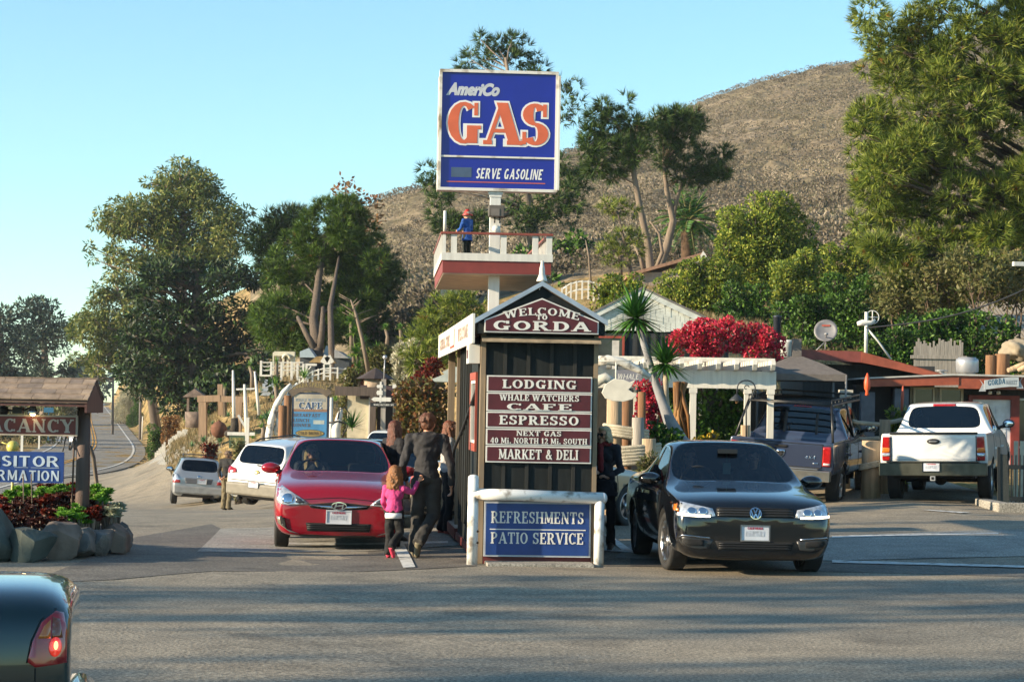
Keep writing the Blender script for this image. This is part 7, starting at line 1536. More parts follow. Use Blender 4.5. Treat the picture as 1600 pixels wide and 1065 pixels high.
# ================================================================== LEFT: roadside sign, planter, cafe garden
RB = M('redbrown_timber', (.085,.032,.026), .6, var=.3, streak=True); POSTB = M('post_brown', (.11,.07,.055), .7, var=.3, streak=True, bump=.3)
DS = 26.6
def vac_sign():
	p = P(130, 640, DS); zg = gz(p.x, p.y); r = thing('roadside_sign', 'shingle roofed roadside sign with a hanging VACANCY board and blue VISITOR INFORMATION panel', 'sign', (p.x, p.y, zg)); X = lambda px: (px - 130)*DS/F; Z = lambda py, px=60: P(px, py, DS).z - zg
	x0, x1 = -2.6, X(149); ze, zr = Z(622), Z(590); m = MB(); m.use(M('roof_board', (.10,.06,.045), .8)); dep = .52
	for s in (-1, 1): m.prism([(s*dep, ze - .01), (0, zr - .02), (0, zr - .06), (s*dep, ze - .05)], (x0, 0, 0), (0,1,0), (0,0,1), (x1 - x0, 0, 0))
	sh = [M('shingle_a', (.27,.20,.145), .9, var=.3, scale=9, bump=.4), M('shingle_b', (.33,.245,.175), .9, var=.3, scale=9, bump=.4), M('shingle_c', (.22,.17,.135), .9, var=.3, scale=9, bump=.4)]; rows = 4; sl = (zr - ze)/dep
	for s in (-1, 1):
		for k in range(rows):
			x = x0 - random.random()*.2
			while x < x1:
				w_ = random.uniform(.24,.32) if k < rows - 1 else .155; m.use(random.choice(sh)); y0 = dep + .02 - k*dep/rows; y1 = y0 - dep/rows - .04; a, b = max(x, x0), min(x + w_ - .005, x1 + .01)
				if b > a: z0, z1 = ze - .02 + (dep - y0)*sl + .018, ze - .02 + (dep - y1)*sl + .008; t = .016; m.add([(a, s*y0, z0), (b, s*y0, z0), (b, s*y1, z1), (a, s*y1, z1), (a, s*y0, z0 + t), (b, s*y0, z0 + t), (b, s*y1, z1 + t*.6), (a, s*y1, z1 + t*.6)], [(0,1,2,3),(4,5,6,7),(0,1,5,4),(1,2,6,5),(2,3,7,6),(3,0,4,7)])
				x += w_
	m.build('roof', None, r)
	m = MB()
	for s in (-1, 1): m.b2(x0, x1 - .03, s*dep*.92 - .02, s*dep*.92 + .02, Z(634), ze - .055)
	m.prism([(-dep, ze - .06), (0, zr - .07), (dep, ze - .06), (dep, ze - .16), (-dep, ze - .16)], (x1 - .03, 0, 0), (0,1,0), (0,0,1), (.028,0,0)); m.build('fascia', RB, r)
	m = MB(); m.tube([(0,.05,-.3),(.005,.05,ze*.5),(0,.05,ze - .05)], [.088,.085,.08], 16); m.tube([(-.115,.02,.3),(-.10,.0,1.2),(-.075,-.02,ze - .2)], .012, 6); m.build('post', POSTB, r)
	m = MB(); yb = -.14; za, zb = Z(680), Z(648); xb = X(125); xa = X(-45); m.use(M('sign_tan', (.42,.36,.28), .5)).b2(xa, xb, yb, yb + .05, za, zb); m.use(M('vacancy_maroon', (.17,.036,.026), .55, var=.2)).b2(xa + .02, xb - .02, yb - .006, yb, za + .02, zb - .02)
	m.use(M('vacancy_letters', (.50,.43,.36), .5)); lettering(m, 'VACANCY', ((xa + xb)/2 + .02, yb - .006, za + .04), (1,0,0), (0,0,1), zb - za - .085, 1.17, T=.22, t=.1, sf=.07, depth=.008); m.build('vacancy_board', None, r)
	m = MB(); xb, xa = X(105), X(-66); za, zb = Z(753), Z(705); m.use(BLUES).b2(xa, xb, yb + .01, yb + .04, za, zb); m.use(M('visitor_letters', (.42,.50,.58), .5)); lettering(m, 'VISITOR', (X(99) - .46, yb + .01, Z(728)), (1,0,0), (0,0,1), .125, .92, sf=0, T=.2, t=.13, depth=.006); lettering(m, 'INFORMATION', (X(99) - .55, yb + .01, Z(750)), (1,0,0), (0,0,1), .122, 1.10, sf=0, T=.2, t=.13, depth=.006)
	m.b2(X(28), X(50), yb + .004, yb + .01, Z(730) + .0, Z(729.4)); m.b2(X(54), X(98), yb + .004, yb + .01, Z(730), Z(729.4)); m.build('visitor_panel', None, r)
	m = MB(); m.tube([(X(102), yb + .05, Z(704)), (X(104), 0, Z(682))], .008, 5); m.tube([(X(0), yb + .03, Z(704)), (X(0), yb + .03, Z(682))], .008, 5); m.tube([(X(124), yb + .03, Z(650)), (X(124), 0, ze - .1)], .008, 5); m.build('hanger', MAT_BLK, r)
	lx = X(58); lz = Z(648); m = MB(); m.lathe([(.02,.10),(.035,.07),(.05,.02),(.066,-.015),(.06,-.015),(.03,.03)], (lx, yb - .10, lz + .03), 'Z', 18); m.tube([(lx - .05, -.05, lz + .20), (lx, yb - .1, lz + .13)], .016, 6); L_ = m.build('lamp_shade', M('lamp_alu', (.45,.5,.58), .25, .8), r); m = MB(); m.ell((lx, yb - .10, lz + .01), (.03,.03,.02)); m.build('bulb', M('bulb_warm', (.9,.7,.4), .4, emit=((1,.72,.34), 14)), r)
	m = MB(); m.b2(X(22), X(37), -.1, .05, Z(646), Z(636)); m.tube([(X(5),0,Z(640)),(X(22),-.02,Z(642)),(X(40),0,Z(640)),(X(50),0,Z(635))], .012, 6); m.ell((X(6),0,Z(642)), (.06,.05,.06)); m.build('junction_box', MAT_BLK, r)
	return r
vac_sign()
# planter of boulders
def boulder(label, px, py0, py1, rx, d, col, sy=.4, rot=0, slab=0):
	base = W(px, d); s = d/F; h = (py0 - py1)*s; c = Vector((base.x, base.y, base.z + h*.42)); m = MB(); n = 28; m.ell((0,0,0), (rx*s, sy, h*.62), 30, 22); o = m.build('boulder', col, None, 0, c); sd = Vector((px*.31, rx*.17, py1*.13)); cuts = [(Vector((a*(1 if abs(a) > .1 else 2)/max(rx*s,.1), b/sy, c_/max(h*.6,.1))).normalized(), random.uniform(.62,.86)*min(rx*s, sy, h*.6)*random.uniform(1,1.25)) for a, b, c_ in rand_dirs(11)]
	for v in o.data.vertices:
		q = v.co; k = 1 + .30*noise.noise(q*1.6 + sd) + .16*noise.noise(q*4 + sd) + .05*noise.noise(q*13); f = noise.cell_vector(q*1.9 + sd); v.co = q * k
		for nn, dd in cuts: v.co -= nn * max(0, v.co.dot(nn) - dd)
		v.co.x = max(-rx*s*.93, min(rx*s*.93, v.co.x)); v.co.z = min(v.co.z, h*.55 + .06*noise.noise(Vector((q.x*3, q.y*3, px))))
	o.data.polygons.foreach_set('use_smooth', [False]*len(o.data.polygons)); o.rotation_euler = (0, rot, random.uniform(-.3,.3)); return tag(o, label, 'boulder', 'boulders edging the planter')
GR = M('boulder_grey', (.13,.12,.105), .9, var=.55, scale=2.5, bump=.9, bscale=9); GG = M('boulder_green', (.07,.082,.07), .9, var=.6, scale=2.2, bump=.9, bscale=7); GB = M('boulder_brown', (.17,.125,.095), .9, var=.55, scale=3, bump=.9, bscale=9)
for a in (('greenish boulder at the left frame edge of the planter', -12, 892, 812, 44, 24.6, GG), ('broad greenish boulder left of centre in the planter wall', 52, 889, 835, 46, 24.5, GG), ('brown grey boulder in the middle of the planter wall', 98, 880, 822, 40, 25.0, GB), ('rounded grey boulder right of the middle of the planter wall', 128, 866, 813, 28, 25.5, GR), ('tilted slab boulder with a pale edge in the planter wall', 158, 860, 808, 24, 25.9, GR), ('brown stump like boulder near the right end of the planter', 184, 852, 803, 22, 26.3, GB), ('dark boulder at the far right corner of the planter', 198, 843, 790, 18, 27.0, GR), ('small dark boulder between the two green ones', 22, 850, 822, 26, 25.0, GR), ('low grey boulder behind the right end of the planter', 186, 815, 785, 22, 27.6, GR), ('rear boulder on the road side of the planter', 150, 815, 780, 30, 28.4, GR)): boulder(*a)
m = MB(); pts = [W(a, d) for a, d in ((-160,25.2),(40,25.3),(120,25.8),(185,26.8),(195,28),(120,29.2),(-160,29.5))]; c = Vector((-6.3, 26.9, 0)); n = len(pts); top = [(p.x + (c.x - p.x)*.12, p.y + (c.y - p.y)*.12, p.z + .22) for p in pts]; m.add([tuple(p) for p in pts] + top, [tuple(range(n, 2*n))] + [(i, (i+1) % n, n + (i+1) % n, n + i) for i in range(n)]); tag(m.build('planter_soil', M('dark_soil', (.05,.035,.025), .95, var=.4, bump=.5)), kind='structure')
G_SUC = leafmat('green_succulent', ['#3c6a1c', '#5a8a28', '#78a83c', '#8fb850'], .25); DK_SUC = leafmat('dark_succulent', ['#2a1410', '#40201a', '#54281c', '#301a18'], .15)
random.seed(21)
suc = [(18,778,16,G_SUC),(34,768,15,G_SUC),(58,770,15,G_SUC),(86,772,15,G_SUC),(100,768,14,G_SUC),(142,768,18,G_SUC),(156,772,15,G_SUC),(150,785,17,G_SUC),(112,800,18,G_SUC),(128,806,16,G_SUC),(104,808,13,G_SUC),(70,764,12,L_RED),(112,763,10,L_RED),(120,768,10,L_RED),(80,782,14,L_RED),(66,788,14,L_RED),(92,792,15,DK_SUC),(40,788,16,DK_SUC),(20,795,18,DK_SUC),(6,784,15,L_RED),(0,800,16,L_RED),(52,802,17,DK_SUC),(78,806,16,L_RED),(30,812,18,DK_SUC),(60,820,18,DK_SUC),(92,818,15,DK_SUC),(8,818,16,DK_SUC),(44,830,15,DK_SUC),(130,790,14,DK_SUC),(118,784,13,DK_SUC),(148,800,11,L_RED),(140,806,10,L_RED),(165,798,9,DK_SUC),(172,800,11,leafmat('silver_succulent', ['#7d8468', '#a0a488', '#b8b8a0'], .2)),(180,793,10,leafmat('silver_succulent', [], .2)),(-15,790,16,DK_SUC),(-15,812,16,DK_SUC),(100,776,11,DK_SUC),(82,764,9,DK_SUC)]
for k, (px, py, rr, mt) in enumerate(suc):
	d = 25.7 + max(0, (818 - py))*.04; c = P(px, py, d); s = d/F; g = {G_SUC: ('bright green leafy succulents crowding the planter bed', 'green planter succulents'), L_RED: ('brick red rosette succulents in the planter bed', 'red planter succulents'), DK_SUC: ('dark maroon succulents in the planter bed', 'dark planter succulents')}.get(mt, ('silvery pale succulents by the right end of the planter', 'silver planter succulents'))
	r = thing('succulent', g[0], 'succulent', (c.x, c.y, c.z - .15), 0, g[1]); V_, F_ = [], []; hs = []
	for q in range(15): a = random.uniform(0, 6.28); t = random.random()**.5; hs.append(Vector((rr*s*t*math.cos(a), rr*s*t*math.sin(a)*.9, .15 + rr*s*random.uniform(-.9,.55)*(1.1 - t*.4))))
	m = MB()
	for h in hs: m.tube([(h.x*.4, h.y*.4, -.2), (h.x*.9, h.y*.9, h.z*.5), h], [.014,.012,.010], 5)
	m.build('stems', BARKL, r)
	for h in hs:
		n = 20; i = np.arange(n); a = i*2.39996; e = .15 + 1.2*(i/n); D = np.stack([np.cos(a)*np.cos(e), np.sin(a)*np.cos(e), np.sin(e)], 1); V, Fc = leaf_geo(np.repeat(np.array(h)[None], n, 0), D, .085*(1.1 - .5*i/n), .04); F_.append(Fc + len(np.concatenate(V_)) if V_ else Fc); V_.append(V)
	npmesh('leaves', np.concatenate(V_), np.concatenate(F_), mt, r)
for px, l in ((37,'left thin flower stalk rising out of the planter'), (50,'right thin flower stalk rising out of the planter')): m = MB(); a = P(px, 785, 26); m.tube([a, P(px - 1, 740, 26)], .008, 5); solo(m, 'flower_stalk', BARKL, l, 'stalk')
m = MB(); m.tube([W(153, 29.5), P(151,755,29.5), P(146,715,29.5), P(141,698,29.5), P(136,695,29.5), P(128,697,29.5)], .028, 8); solo(m, 'bent_pipe', M('pipe_brown', (.12,.09,.06), .5), 'bent brown pipe standing behind the sign post', 'pipe')
m = MB(); c = P(20, 698, 30); m.ell((0,0,0), (.085,.085,.085), 16, 12); m.tube([(0,0,-.05),(.02,0,-1.2)], .02, 6); m.tube([(-.02,0,.02),(-.15,0,.06)], .01, 5); solo(m, 'yellow_lamp', M('lamp_yellow', (.50,.45,.10), .4), 'small yellow ball lamp peeking above the blue panel', 'lamp', c)
for px, py, d, l in ((34,697,92,'nearer white roadside marker post left of the highway'), (61,687,130,'farther white roadside marker post left of the highway')):
	c = P(px, py + 6, d); m = MB(); m.b2(-.05,.05,-.02,.02,-.3,.7); solo(m, 'marker_post', WHT, l, 'marker post', c)
m = MB(); c = P(76, 644, 160); m.b2(-.35,.35,-.02,.02,.0,.35); m.b2(-.03,.03,.02,.06,-2,.0); solo(m, 'road_sign', M('road_sign_blue', (.02,.12,.22), .5), 'tiny blue road sign far down the highway', 'sign', c)
# guard rail and left verge
m = MB()
for k in range(14):
	y = 96 + k*6; x = float(np.interp(y, _ry, _rx)) - 10.5; z = gz(x, y); m.tube([(x, y, z), (x, y, z + .7)], .07, 6)
solo(m, 'guard_posts', WOODG, 'low weathered guard posts along the far side of the highway', 'guard rail')
# utility poles
for px, yt, d, h, l in ((220, 566, 240, None, 'tall utility pole with a transformer on the bank right of the highway'), (177, 578, 260, None, 'farther thin utility pole beside the highway'), (153, 560, 420, None, 'farthest faint utility pole at the crest of the highway')):
	b = W(px - (3 if d < 200 else 0), d); t = P(px, yt, d); r = thing('utility_pole', l, 'utility pole', b); m = MB(); m.tube([(0,0,-.5), t - b], [.16,.11], 10); m.build('pole', M('pole_grey', (.16,.14,.13), .85, var=.2, streak=True), r); m = MB(); q = (t - b)*.82; m.lathe([(.001,0),(.2,0),(.2,.55),(.001,.56)], q + Vector((-.3,0,0)), 'Z', 12); m.b2(q.x - .7, q.x + .7, -.05, .05, q.z + .9, q.z + 1.0); m.build('transformer', GAL, r)
m = MB(); m.tube([W(223,235), P(223,650,235)], .06, 6); solo(m, 'pole_stub', WHT, 'pale short pole in front of the tall utility pole', 'pole')
m = MB(); m.tube([P(177,582,260), P(182,592,230), P(190,597,200), P(220,572,240)], .03, 4); solo(m, 'cable', MAT_BLK, 'sagging wire strung between the highway poles', 'cable')
m = MB()
for k in range(17):
	px = 245 + k*2.75 + (4 if k > 5 else 0); p = W(px, 128 - .6*k); m.b2(p.x - .05, p.x + .05, p.y - .03, p.y + .03, p.z - .2, p.z + .55 + random.uniform(-.1,.1))
m.tube([W(245 + k*3, 128 - .55*k) + Vector((0,0,.3)) for k in range(17)], .03, 4)
solo(m, 'picket_edging', M('picket_white', (.55,.52,.45), .7, var=.2), 'low white picket edging along the garden slope by the road', 'fence')
# ---- cafe sign
def cafe_sign():
	d = 68; p = P(485, 650, d); zg = gz(p.x, p.y); r = thing('cafe_sign', 'blue painted sign reading CAFE BREAKFAST LUNCH DINNER between timber posts', 'sign', (p.x, p.y, zg)); X = lambda px: (px - 485)*d/F; Z = lambda py: P(485, py, d).z - zg
	m = MB(); x0, x1, za, zb = X(456), X(514), Z(689), Z(613); m.use(M('sign_navy', (.02,.035,.07), .5)).b2(x0, x1, -.05, .05, za, zb); m.use(M('cafe_blue', (.06,.22,.42), .5, var=.25, scale=2.5)).b2(x0 + .06, x1 - .06, -.056, -.05, za + .05, Z(642)); m.use(M('cafe_tan', (.40,.36,.28), .5, var=.2, scale=2.5)).b2(x0 + .06, x1 - .06, -.056, -.05, Z(642) + .001, zb - .05)
	m.use(M('cafe_brown', (.24,.14,.09), .6)).b2(x0 + .06, x1 - .06, -.060, -.056, Z(643), Z(639)); m.use(M('cafe_cloud', (.40,.45,.42), .6))
	m.b2(X(490), X(507), -.0585, -.056, Z(662), Z(656))
	m.use(M('cafe_pale_ink', (.25,.30,.36), .6)); lettering(m, 'WHALE WATCHERS', (X(485), -.056, Z(627)), (1,0,0), (0,0,1), .09, .92, depth=.004); m.use(M('cafe_white', (.62,.64,.64), .5)); lettering(m, 'CAFE', (X(485), -.056, Z(638.5)), (1,0,0), (0,0,1), .20, .70, outline=.05, depth=.006); m.use(M('cafe_ink', (.015,.05,.13), .5)); lettering(m, 'CAFE', (X(485), -.062, Z(638.5)), (1,0,0), (0,0,1), .20, .70, depth=.004, T=.2)
	m.use(M('cafe_brown_ink', (.10,.07,.05), .6))
	for t, py, wd in (('BREAKFAST', 651, .82), ('LUNCH', 659, .48), ('DINNER', 666.5, .54)): lettering(m, t, (X(458.6), -.056, Z(py)), (1,0,0), (0,0,1), .10, wd, center=False, depth=.004, T=.19)
	cz = Z(676.5); m.use(M('pill_dark', (.05,.06,.04), .5)); m.prism([(x, cz + z) for x, z in ellipse(0, 0, .44, .115, 28)], (0,-.056,0), (1,0,0), (0,0,1), (0,-.006,0)); m.use(M('pill_gold', (.30,.22,.08), .5)); m.prism([(x, cz + z) for x, z in ellipse(0, 0, .42, .095, 28)], (0,-.062,0), (1,0,0), (0,0,1), (0,-.004,0)); m.use(M('pill_ink', (.07,.05,.03), .5)); lettering(m, 'COLD DRINKS', (0,-.066,cz - .045), (1,0,0), (0,0,1), .09, .70, depth=.004); m.build('sign_panel', None, r)
	m = MB(); n = 16; o = [(X(484) + .80*math.sin(a), Z(632) + .69*math.cos(a)) for a in np.linspace(-.98, .98, n)]; i = [(X(484) + .68*math.sin(a)*.92, Z(632) + .44*math.cos(a) - .02) for a in np.linspace(.95, -.95, n)]; m.use(M('arch_brown', (.13,.10,.07), .7, var=.25)).prism(o + i, (0,-.08,0), (1,0,0), (0,0,1), (0,.08,0)); m.use(M('arch_gold', (.34,.26,.10), .5)); lettering(m, 'GORDA SPRINGS', (X(484), -.08, Z(604)), (1,0,0), (0,0,1), .13, 1.02, depth=.006, arch=lambda x: (-.36*x*x, -.7*x)); m.build('arch_board', None, r)
	m = MB(); m.tube([(X(449),.02,-.3),(X(449),.02,Z(618))], .115, 12); m.build('post', WOODB, r); m = MB(); m.tube([(X(441),-.05,-.3),(X(441),-.05,Z(634))], .115, 12); m.build('post', WOODB, r); m = MB(); m.tube([(X(517),.0,-.3),(X(517),0,Z(620))], .06, 10); m.build('post', WHT, r); return r
cafe_sign()
m = MB(); pts = [P(420,700,70), P(420,680,70), P(424,655,70), P(432,632,70), P(443,612,70), P(455,600,70)]; m.tube(pts, [.12,.12,.11,.10,.08,.06], 9); m.tube([q + Vector((.22,.1,0)) for q in pts[1:]], .09, 8)
solo(m, 'whale_rib', M('bone_white', (.62,.60,.54), .7, var=.3, scale=5, dirt='#75706a'), 'curved white whale rib arch left of the cafe sign', 'whale bone')
m = MB(); c = P(434, 690, 69); m.lathe([(.12,-.25),(.17,.0),(.18,.03),(.15,.03),(.14,.0)], (0,0,0), 'Z', 16); solo(m, 'clay_pot', M('terracotta', (.34,.17,.10), .8, var=.2), 'terracotta pot below the whale rib arch', 'pot', c)
def anchor_lamp():
	c = P(528, 650, 67); r = thing('anchor_lamp', 'pale carved post with iron anchor lamp right of the cafe sign', 'lamp', c); m = MB(); m.tube([(.0,0,-1.2),(-.05,0,-.4),(.06,0,.05),(.10,0,.25)], [.16,.14,.09,.04], 10); m.build('post', WHT, r); m = MB(); m.tube([(.0,-.1,-.1),(.05,-.1,.2),(.2,-.1,.28),(.34,-.1,.1),(.3,-.1,-.3),(.15,-.1,-.6)], .022, 7); m.tube([(-.25,-.1,-.2),(.0,-.1,-.15),(.25,-.1,-.22)], .03, 7); m.build('iron_arm', MAT_BLK, r)
anchor_lamp()
def fan(name, label, px, py, d, rpx, mt=None, n=44, lo=-.1, wdk=.1, bend=.3, stem=None, cat='plant'):
	c = P(px, py, d); s = d/F
	if stem: zb = P(px + stem[0], stem[1], d); return rosette(name, label, zb, n, rpx*s, rpx*s*wdk, mt, cat, None, ([Vector((0,0,-.3)), (c - zb)*.5 + Vector((.1*random.uniform(-1,1),0,0)), c - zb], [.10,.085,.07]), lo=lo, bend=bend)
	return rosette(name, label, c, n, rpx*s, rpx*s*wdk, mt, cat, lo=lo, bend=bend)
L_AG2 = leafmat('agave_blue', ['#4a7048', '#6a8c60', '#86a878', '#3c6038'], .2)
for a in (('yucca_plant','spiky yucca fanning out in front of the cream cafe wall',550,668,66,36,L_YUCCA,70,-.15,.08,.05),('agave','large agave behind the white masts',417,655,84,22,L_AG2,40,-.1,.16,.2),('agave','agave at the foot of the middle mast',402,640,86,16,L_AG2,36,-.1,.16,.2),('agave','pale agave below the rust coloured buoy',344,690,79,17,L_AG2,40,-.1,.16,.2),('agave','wide agave left of the rust coloured buoy',318,690,80,16,L_AG2,40,-.1,.16,.2),('agave','small agave at the road end of the garden bed',300,697,80,12,L_AG2,34,-.1,.16,.2),('agave','spiky bright plant left of the timber frame',292,662,92,16,L_AGAVE,40,.0,.12,.2),('agave','agave on the slope between mast and buoy',357,650,86,12,L_AG2,36,-.1,.16,.2),('yucca_plant','bright yucca under the white rope fence',475,590,96,22,L_AGAVE,60,.0,.08,.15),('agave','yellow green tuft by the white hanging sign',395,685,76,16,L_AGAVE,50,.1,.07,.2),('agave','tuft below the rightmost mast',408,668,80,14,L_AGAVE,40,.0,.1,.2),('agave','tuft in the bed under the buoy',332,662,86,9,L_AG2,30,-.1,.16,.2),('yucca_plant','yucca tuft at the right end of the curved white rail',543,602,92,15,L_AGAVE,44,.1,.1,.15),('yucca_plant','yellow tufted plant above the anchor lamp',524,626,72,14,L_AGAVE,40,.1,.14,.2),('agave','low plant beside the foot of the yucca fan',530,690,66,12,L_AGAVE,40,.1,.1,.2)): fan(*a)
for a in (('yucca_plant','small palm like yucca on a thin stem on the golden knoll',390,571,99,11,L_AGAVE,44,-.4,.12,.2,(4,600)),('yucca_plant','palm like yucca on a thin stem above the timber frame',352,604,95,11,L_AGAVE,40,-.4,.12,.2,(1,640)),('yucca_plant','yucca in front of the left rope fence panel',432,565,97,12,L_AGAVE,44,-.4,.12,.2,(0,598)),('yucca_plant','stemmed yucca beside the blue garden steps',430,600,90,14,L_AGAVE,44,-.4,.12,.2,(2,640)),('yucca_plant','stemmed tuft between the masts and rib arch',408,655,82,12,L_AGAVE,44,-.4,.12,.2,(0,690))): fan(*a[:11], stem=a[11])
# timber frame, well, masts, buoy, little sign
m = MB(); d = 90; m.beam(P(309,623,d), P(345,622,d), .32, .26); m.beam(P(345,623,d), P(388,624,d), .30, .24); m.beam(P(344,600,d+1), P(345,648,d+1), .22, .2)
for a, b in (((317,628),(317,690)), ((373,628),(371,676))): m.beam(P(*a, d), P(*b, d), .36, .3)
m.beam(P(317,640,d), P(325,627,d), .15); solo(m, 'garden_gateway', M('timber_tan', (.36,.24,.15), .8, var=.25, streak=True), 'tan timber post and beam frame on the garden slope', 'frame')
m = MB(); c = P(305, 645, 92); m.lathe([(.40,-.6),(.42,.05),(.36,.05),(.36,-.1)], (0,0,0), 'Z', 18); m.beam((-.3,0,0),(-.3,0,.7),.1); m.beam((.3,0,0),(.3,0,.7),.1); m.prism([(-.5,.65),(0,1.0),(.5,.65)], (0,-.35,0), (1,0,0), (0,0,1), (0,.7,0)); solo(m, 'wishing_well', M('well_stone', (.20,.15,.12), .9, var=.4, scale=5, bump=.5), 'little roofed wishing well left of the timber frame', 'well', c)
for (px0, y0, px1, y1, r0, l) in ((366,660,364,578,.065,'tallest white mast rising from the dark stump'), (387,700,382,600,.08,'middle white mast with a cross arm'), (405,648,398,580,.06,'rightmost leaning white mast')):
	m = MB(); d = 78; m.tube([P(px0, y0, d), P((px0+px1)/2, (y0+y1)/2, d), P(px1, y1, d)], [r0, r0*.9, r0*.55], 10)
	if px0 == 387: m.beam(P(369, 608, d), P(398, 607, d), .06); m.beam(P(372,648,d), P(384,668,d), .08)
	solo(m, 'mast', WHT, l, 'mast')
m = MB(); m.ell((0,0,0), (.29,.29,.29), 24, 16); m.lathe([(.05,.27),(.05,.33),(.001,.33)], (0,0,0), 'Z', 10); solo(m, 'rusty_buoy', M('rust_ball', (.16,.065,.035), .85, var=.3, bump=.3), 'round rust brown buoy lying in the garden', 'buoy', P(342, 671, 78))
m = MB(); c = P(366, 664, 77); m.tube([(0,0,-.4),(.02,0,.0),(0,0,.25)], [.16,.14,.12], 12); m.ell((-.1,0,-.3),(.25,.2,.15)); solo(m, 'dark_stump', M('stump_dark', (.05,.04,.03), .9, var=.4, bump=.6), 'dark stump at the foot of the tallest mast', 'stump', c)
def small_sign():
	d = 73; c = P(386, 690, d); r = thing('small_sign', 'white post sign with a little green hanging board by the silver car', 'sign', c); X = lambda px: (px - 386)*d/F; Z = lambda py: P(386, py, d).z - c.z; m = MB(); m.b2(-.06, .06, -.05, .05, -.8, Z(652)); m.b2(X(355), X(398), -.045, .045, Z(680), Z(675)); m.build('post', WHT, r); m = MB(); m.use(M('board_green', (.05,.09,.05), .6)).b2(X(358), X(383), -.03, .03, Z(700), Z(681)); m.use(M('board_gold', (.35,.28,.08), .6)); lettering(m, 'LODGING', (X(370.5), -.03, Z(688)), (1,0,0), (0,0,1), .09, .44, depth=.004); m.build('hanging_board', None, r)
small_sign()
m = MB(); c = P(394, 669, 95); m.b2(-.8,1.1,0,1.6,-1.2,.0); m.use if 0 else None; solo(m, 'white_cottage', M('cottage_white', (.55,.56,.55), .6, var=.1), 'small white cottage end half hidden behind the masts', 'building', c)
m = MB(); m.prism([(-.9,.003),(-.1,.28),(1.2,-.25),(1.2,-.33),(-.1,.2),(-.9,-.04)], (0,-.05,0), (1,0,0), (0,0,1), (0,1.7,0)); solo(m, 'cottage_roof', WHT, 'white gabled roof edge of the small cottage behind the masts', 'roof', c)
# steps
m = MB(); d = 97
for k in range(4): a = P(407 + k*1.5, 612 - k*6.5, d + k*.5); m.b2(a.x, a.x + .62, a.y, a.y + .5, a.z - .16, a.z)
solo(m, 'garden_steps', M('step_blue', (.34,.38,.42), .6, var=.15), 'pale blue garden steps climbing the knoll', 'steps')
# terrace fence with rope swags, arbour, houses
def rope_fence():
	d = 101; o = P(408, 590, d); r = thing('rope_fence', 'white fence with rope swags along the garden terrace', 'fence', o); L = lambda px, py: P(px, py, d) - o; m = MB(); ps = [408, 424, 440, 456, 465, 474]
	for px, yt in zip(ps, (563, 565, 566, 566, 568, 568)): a = L(px, yt); m.b2(a.x - .05, a.x + .05, -.05, .05, L(px, 594).z, a.z)
	m.build('post', WHT, r); m = MB()
	for a, b in zip(ps[:-1], ps[1:]):
		m.beam(L(a, 566), L(b, 566), .045)
		for y0 in (570, 576): m.tube([L(a, y0), L((a+b)/2 - (b-a)*.2, y0 + 2.6), L((a+b)/2 + (b-a)*.2, y0 + 2.6), L(b, y0)], .022, 5)
	m.build('rail', WHT, r); m = MB(); a, b = L(406, 585), L(424, 588); m.b2(a.x, b.x, -.2, .2, b.z, a.z); m.build('ledge', WHT, r)
rope_fence(); arc_rail('curved white two rail fence climbing beneath the left pines', [(468,590),(478,586),(490,580),(505,576),(520,575),(540,577)], 96, .42, 9)
def arbour():
	d = 106; o = P(443, 575, d); r = thing('garden_arbour', 'cream arbour with arched openings behind the rope fence', 'arbour', o); L = lambda px, py: P(px, py, d) - o; CR = M('arbour_cream', (.62,.58,.45), .6, var=.1); m = MB(); a = L(426, 555); m.b2(a.x, L(438,0).x, 0, .6, L(430,586).z, a.z + .15); m.build('pillar', CR, r); m = MB(); m.b2(L(438,0).x, L(470,0).x, .0, .5, L(450,556).z, L(450,549).z); m.build('beam', CR, r); m = MB()
	for px in (443, 452, 459, 465, 469): b = L(px, 0); m.b2(b.x - .05, b.x + .05, .1, .2, L(px,588).z, L(px,556).z)
	m.tube([L(442 + 5.5 - 5.5*math.cos(t), 560 - 6*math.sin(t)) for t in np.linspace(0, math.pi, 10)], .07, 6); m.build('column', CR, r)
arbour()
def far_house(label, d, wall, gable, roofc, px0, px1, yw0, yw1):
	o = P(px0, yw1, d); r = thing('garden_house', label, 'house', o); X = lambda px: (px - px0)*d/F; Z = lambda py: P(px0, py, d).z - o.z; m = MB(); m.b2(X(px0), X(px1), .2, 4, -1.5, Z(yw0)); m.build('wall', wall, r); m = MB(); m.prism([(X(a), Z(b)) for a, b in gable], (0,0,0), (1,0,0), (0,0,1), (0,4.2,0)); m.build('gable', roofc, r); return r
PBL = M('house_pale_blue', (.34,.42,.46), .6, var=.1); far_house('pale blue gabled garden house behind the left pine trunks', 112, M('house_shadow', (.05,.06,.07), .8), [(502,559),(509,538.5),(519,552),(519,559)], PBL, 470, 545, 559, 575); far_house('pale blue shed roof left of the gabled garden house', 110, M('house_shadow', (.05,.06,.07), .8), [(468,549),(482,543),(493,558),(468,558)], PBL, 468, 492, 558, 570); far_house('grey shingled roof behind the right pine trunk with red flowers', 109, M('house_shadow', (.05,.06,.07), .8), [(522,546),(526,547),(545,559),(522,559)], M('roof_pale_grey', (.30,.30,.30), .8), 522, 545, 559, 572)
m = MB(); d = 103; a = P(482, 560, d)
m.prism([(0,0),(.35,.28),(1.0,.3),(1.25,0)], (0,0,0), (1,0,0), (0,0,1), (0,1,0)); solo(m, 'thatch_roof', M('thatch', (.34,.23,.10), .95, var=.35, scale=6, bump=.6), 'tan thatched roof of the low shelter between the pines', 'roof', P(482, 566, d))
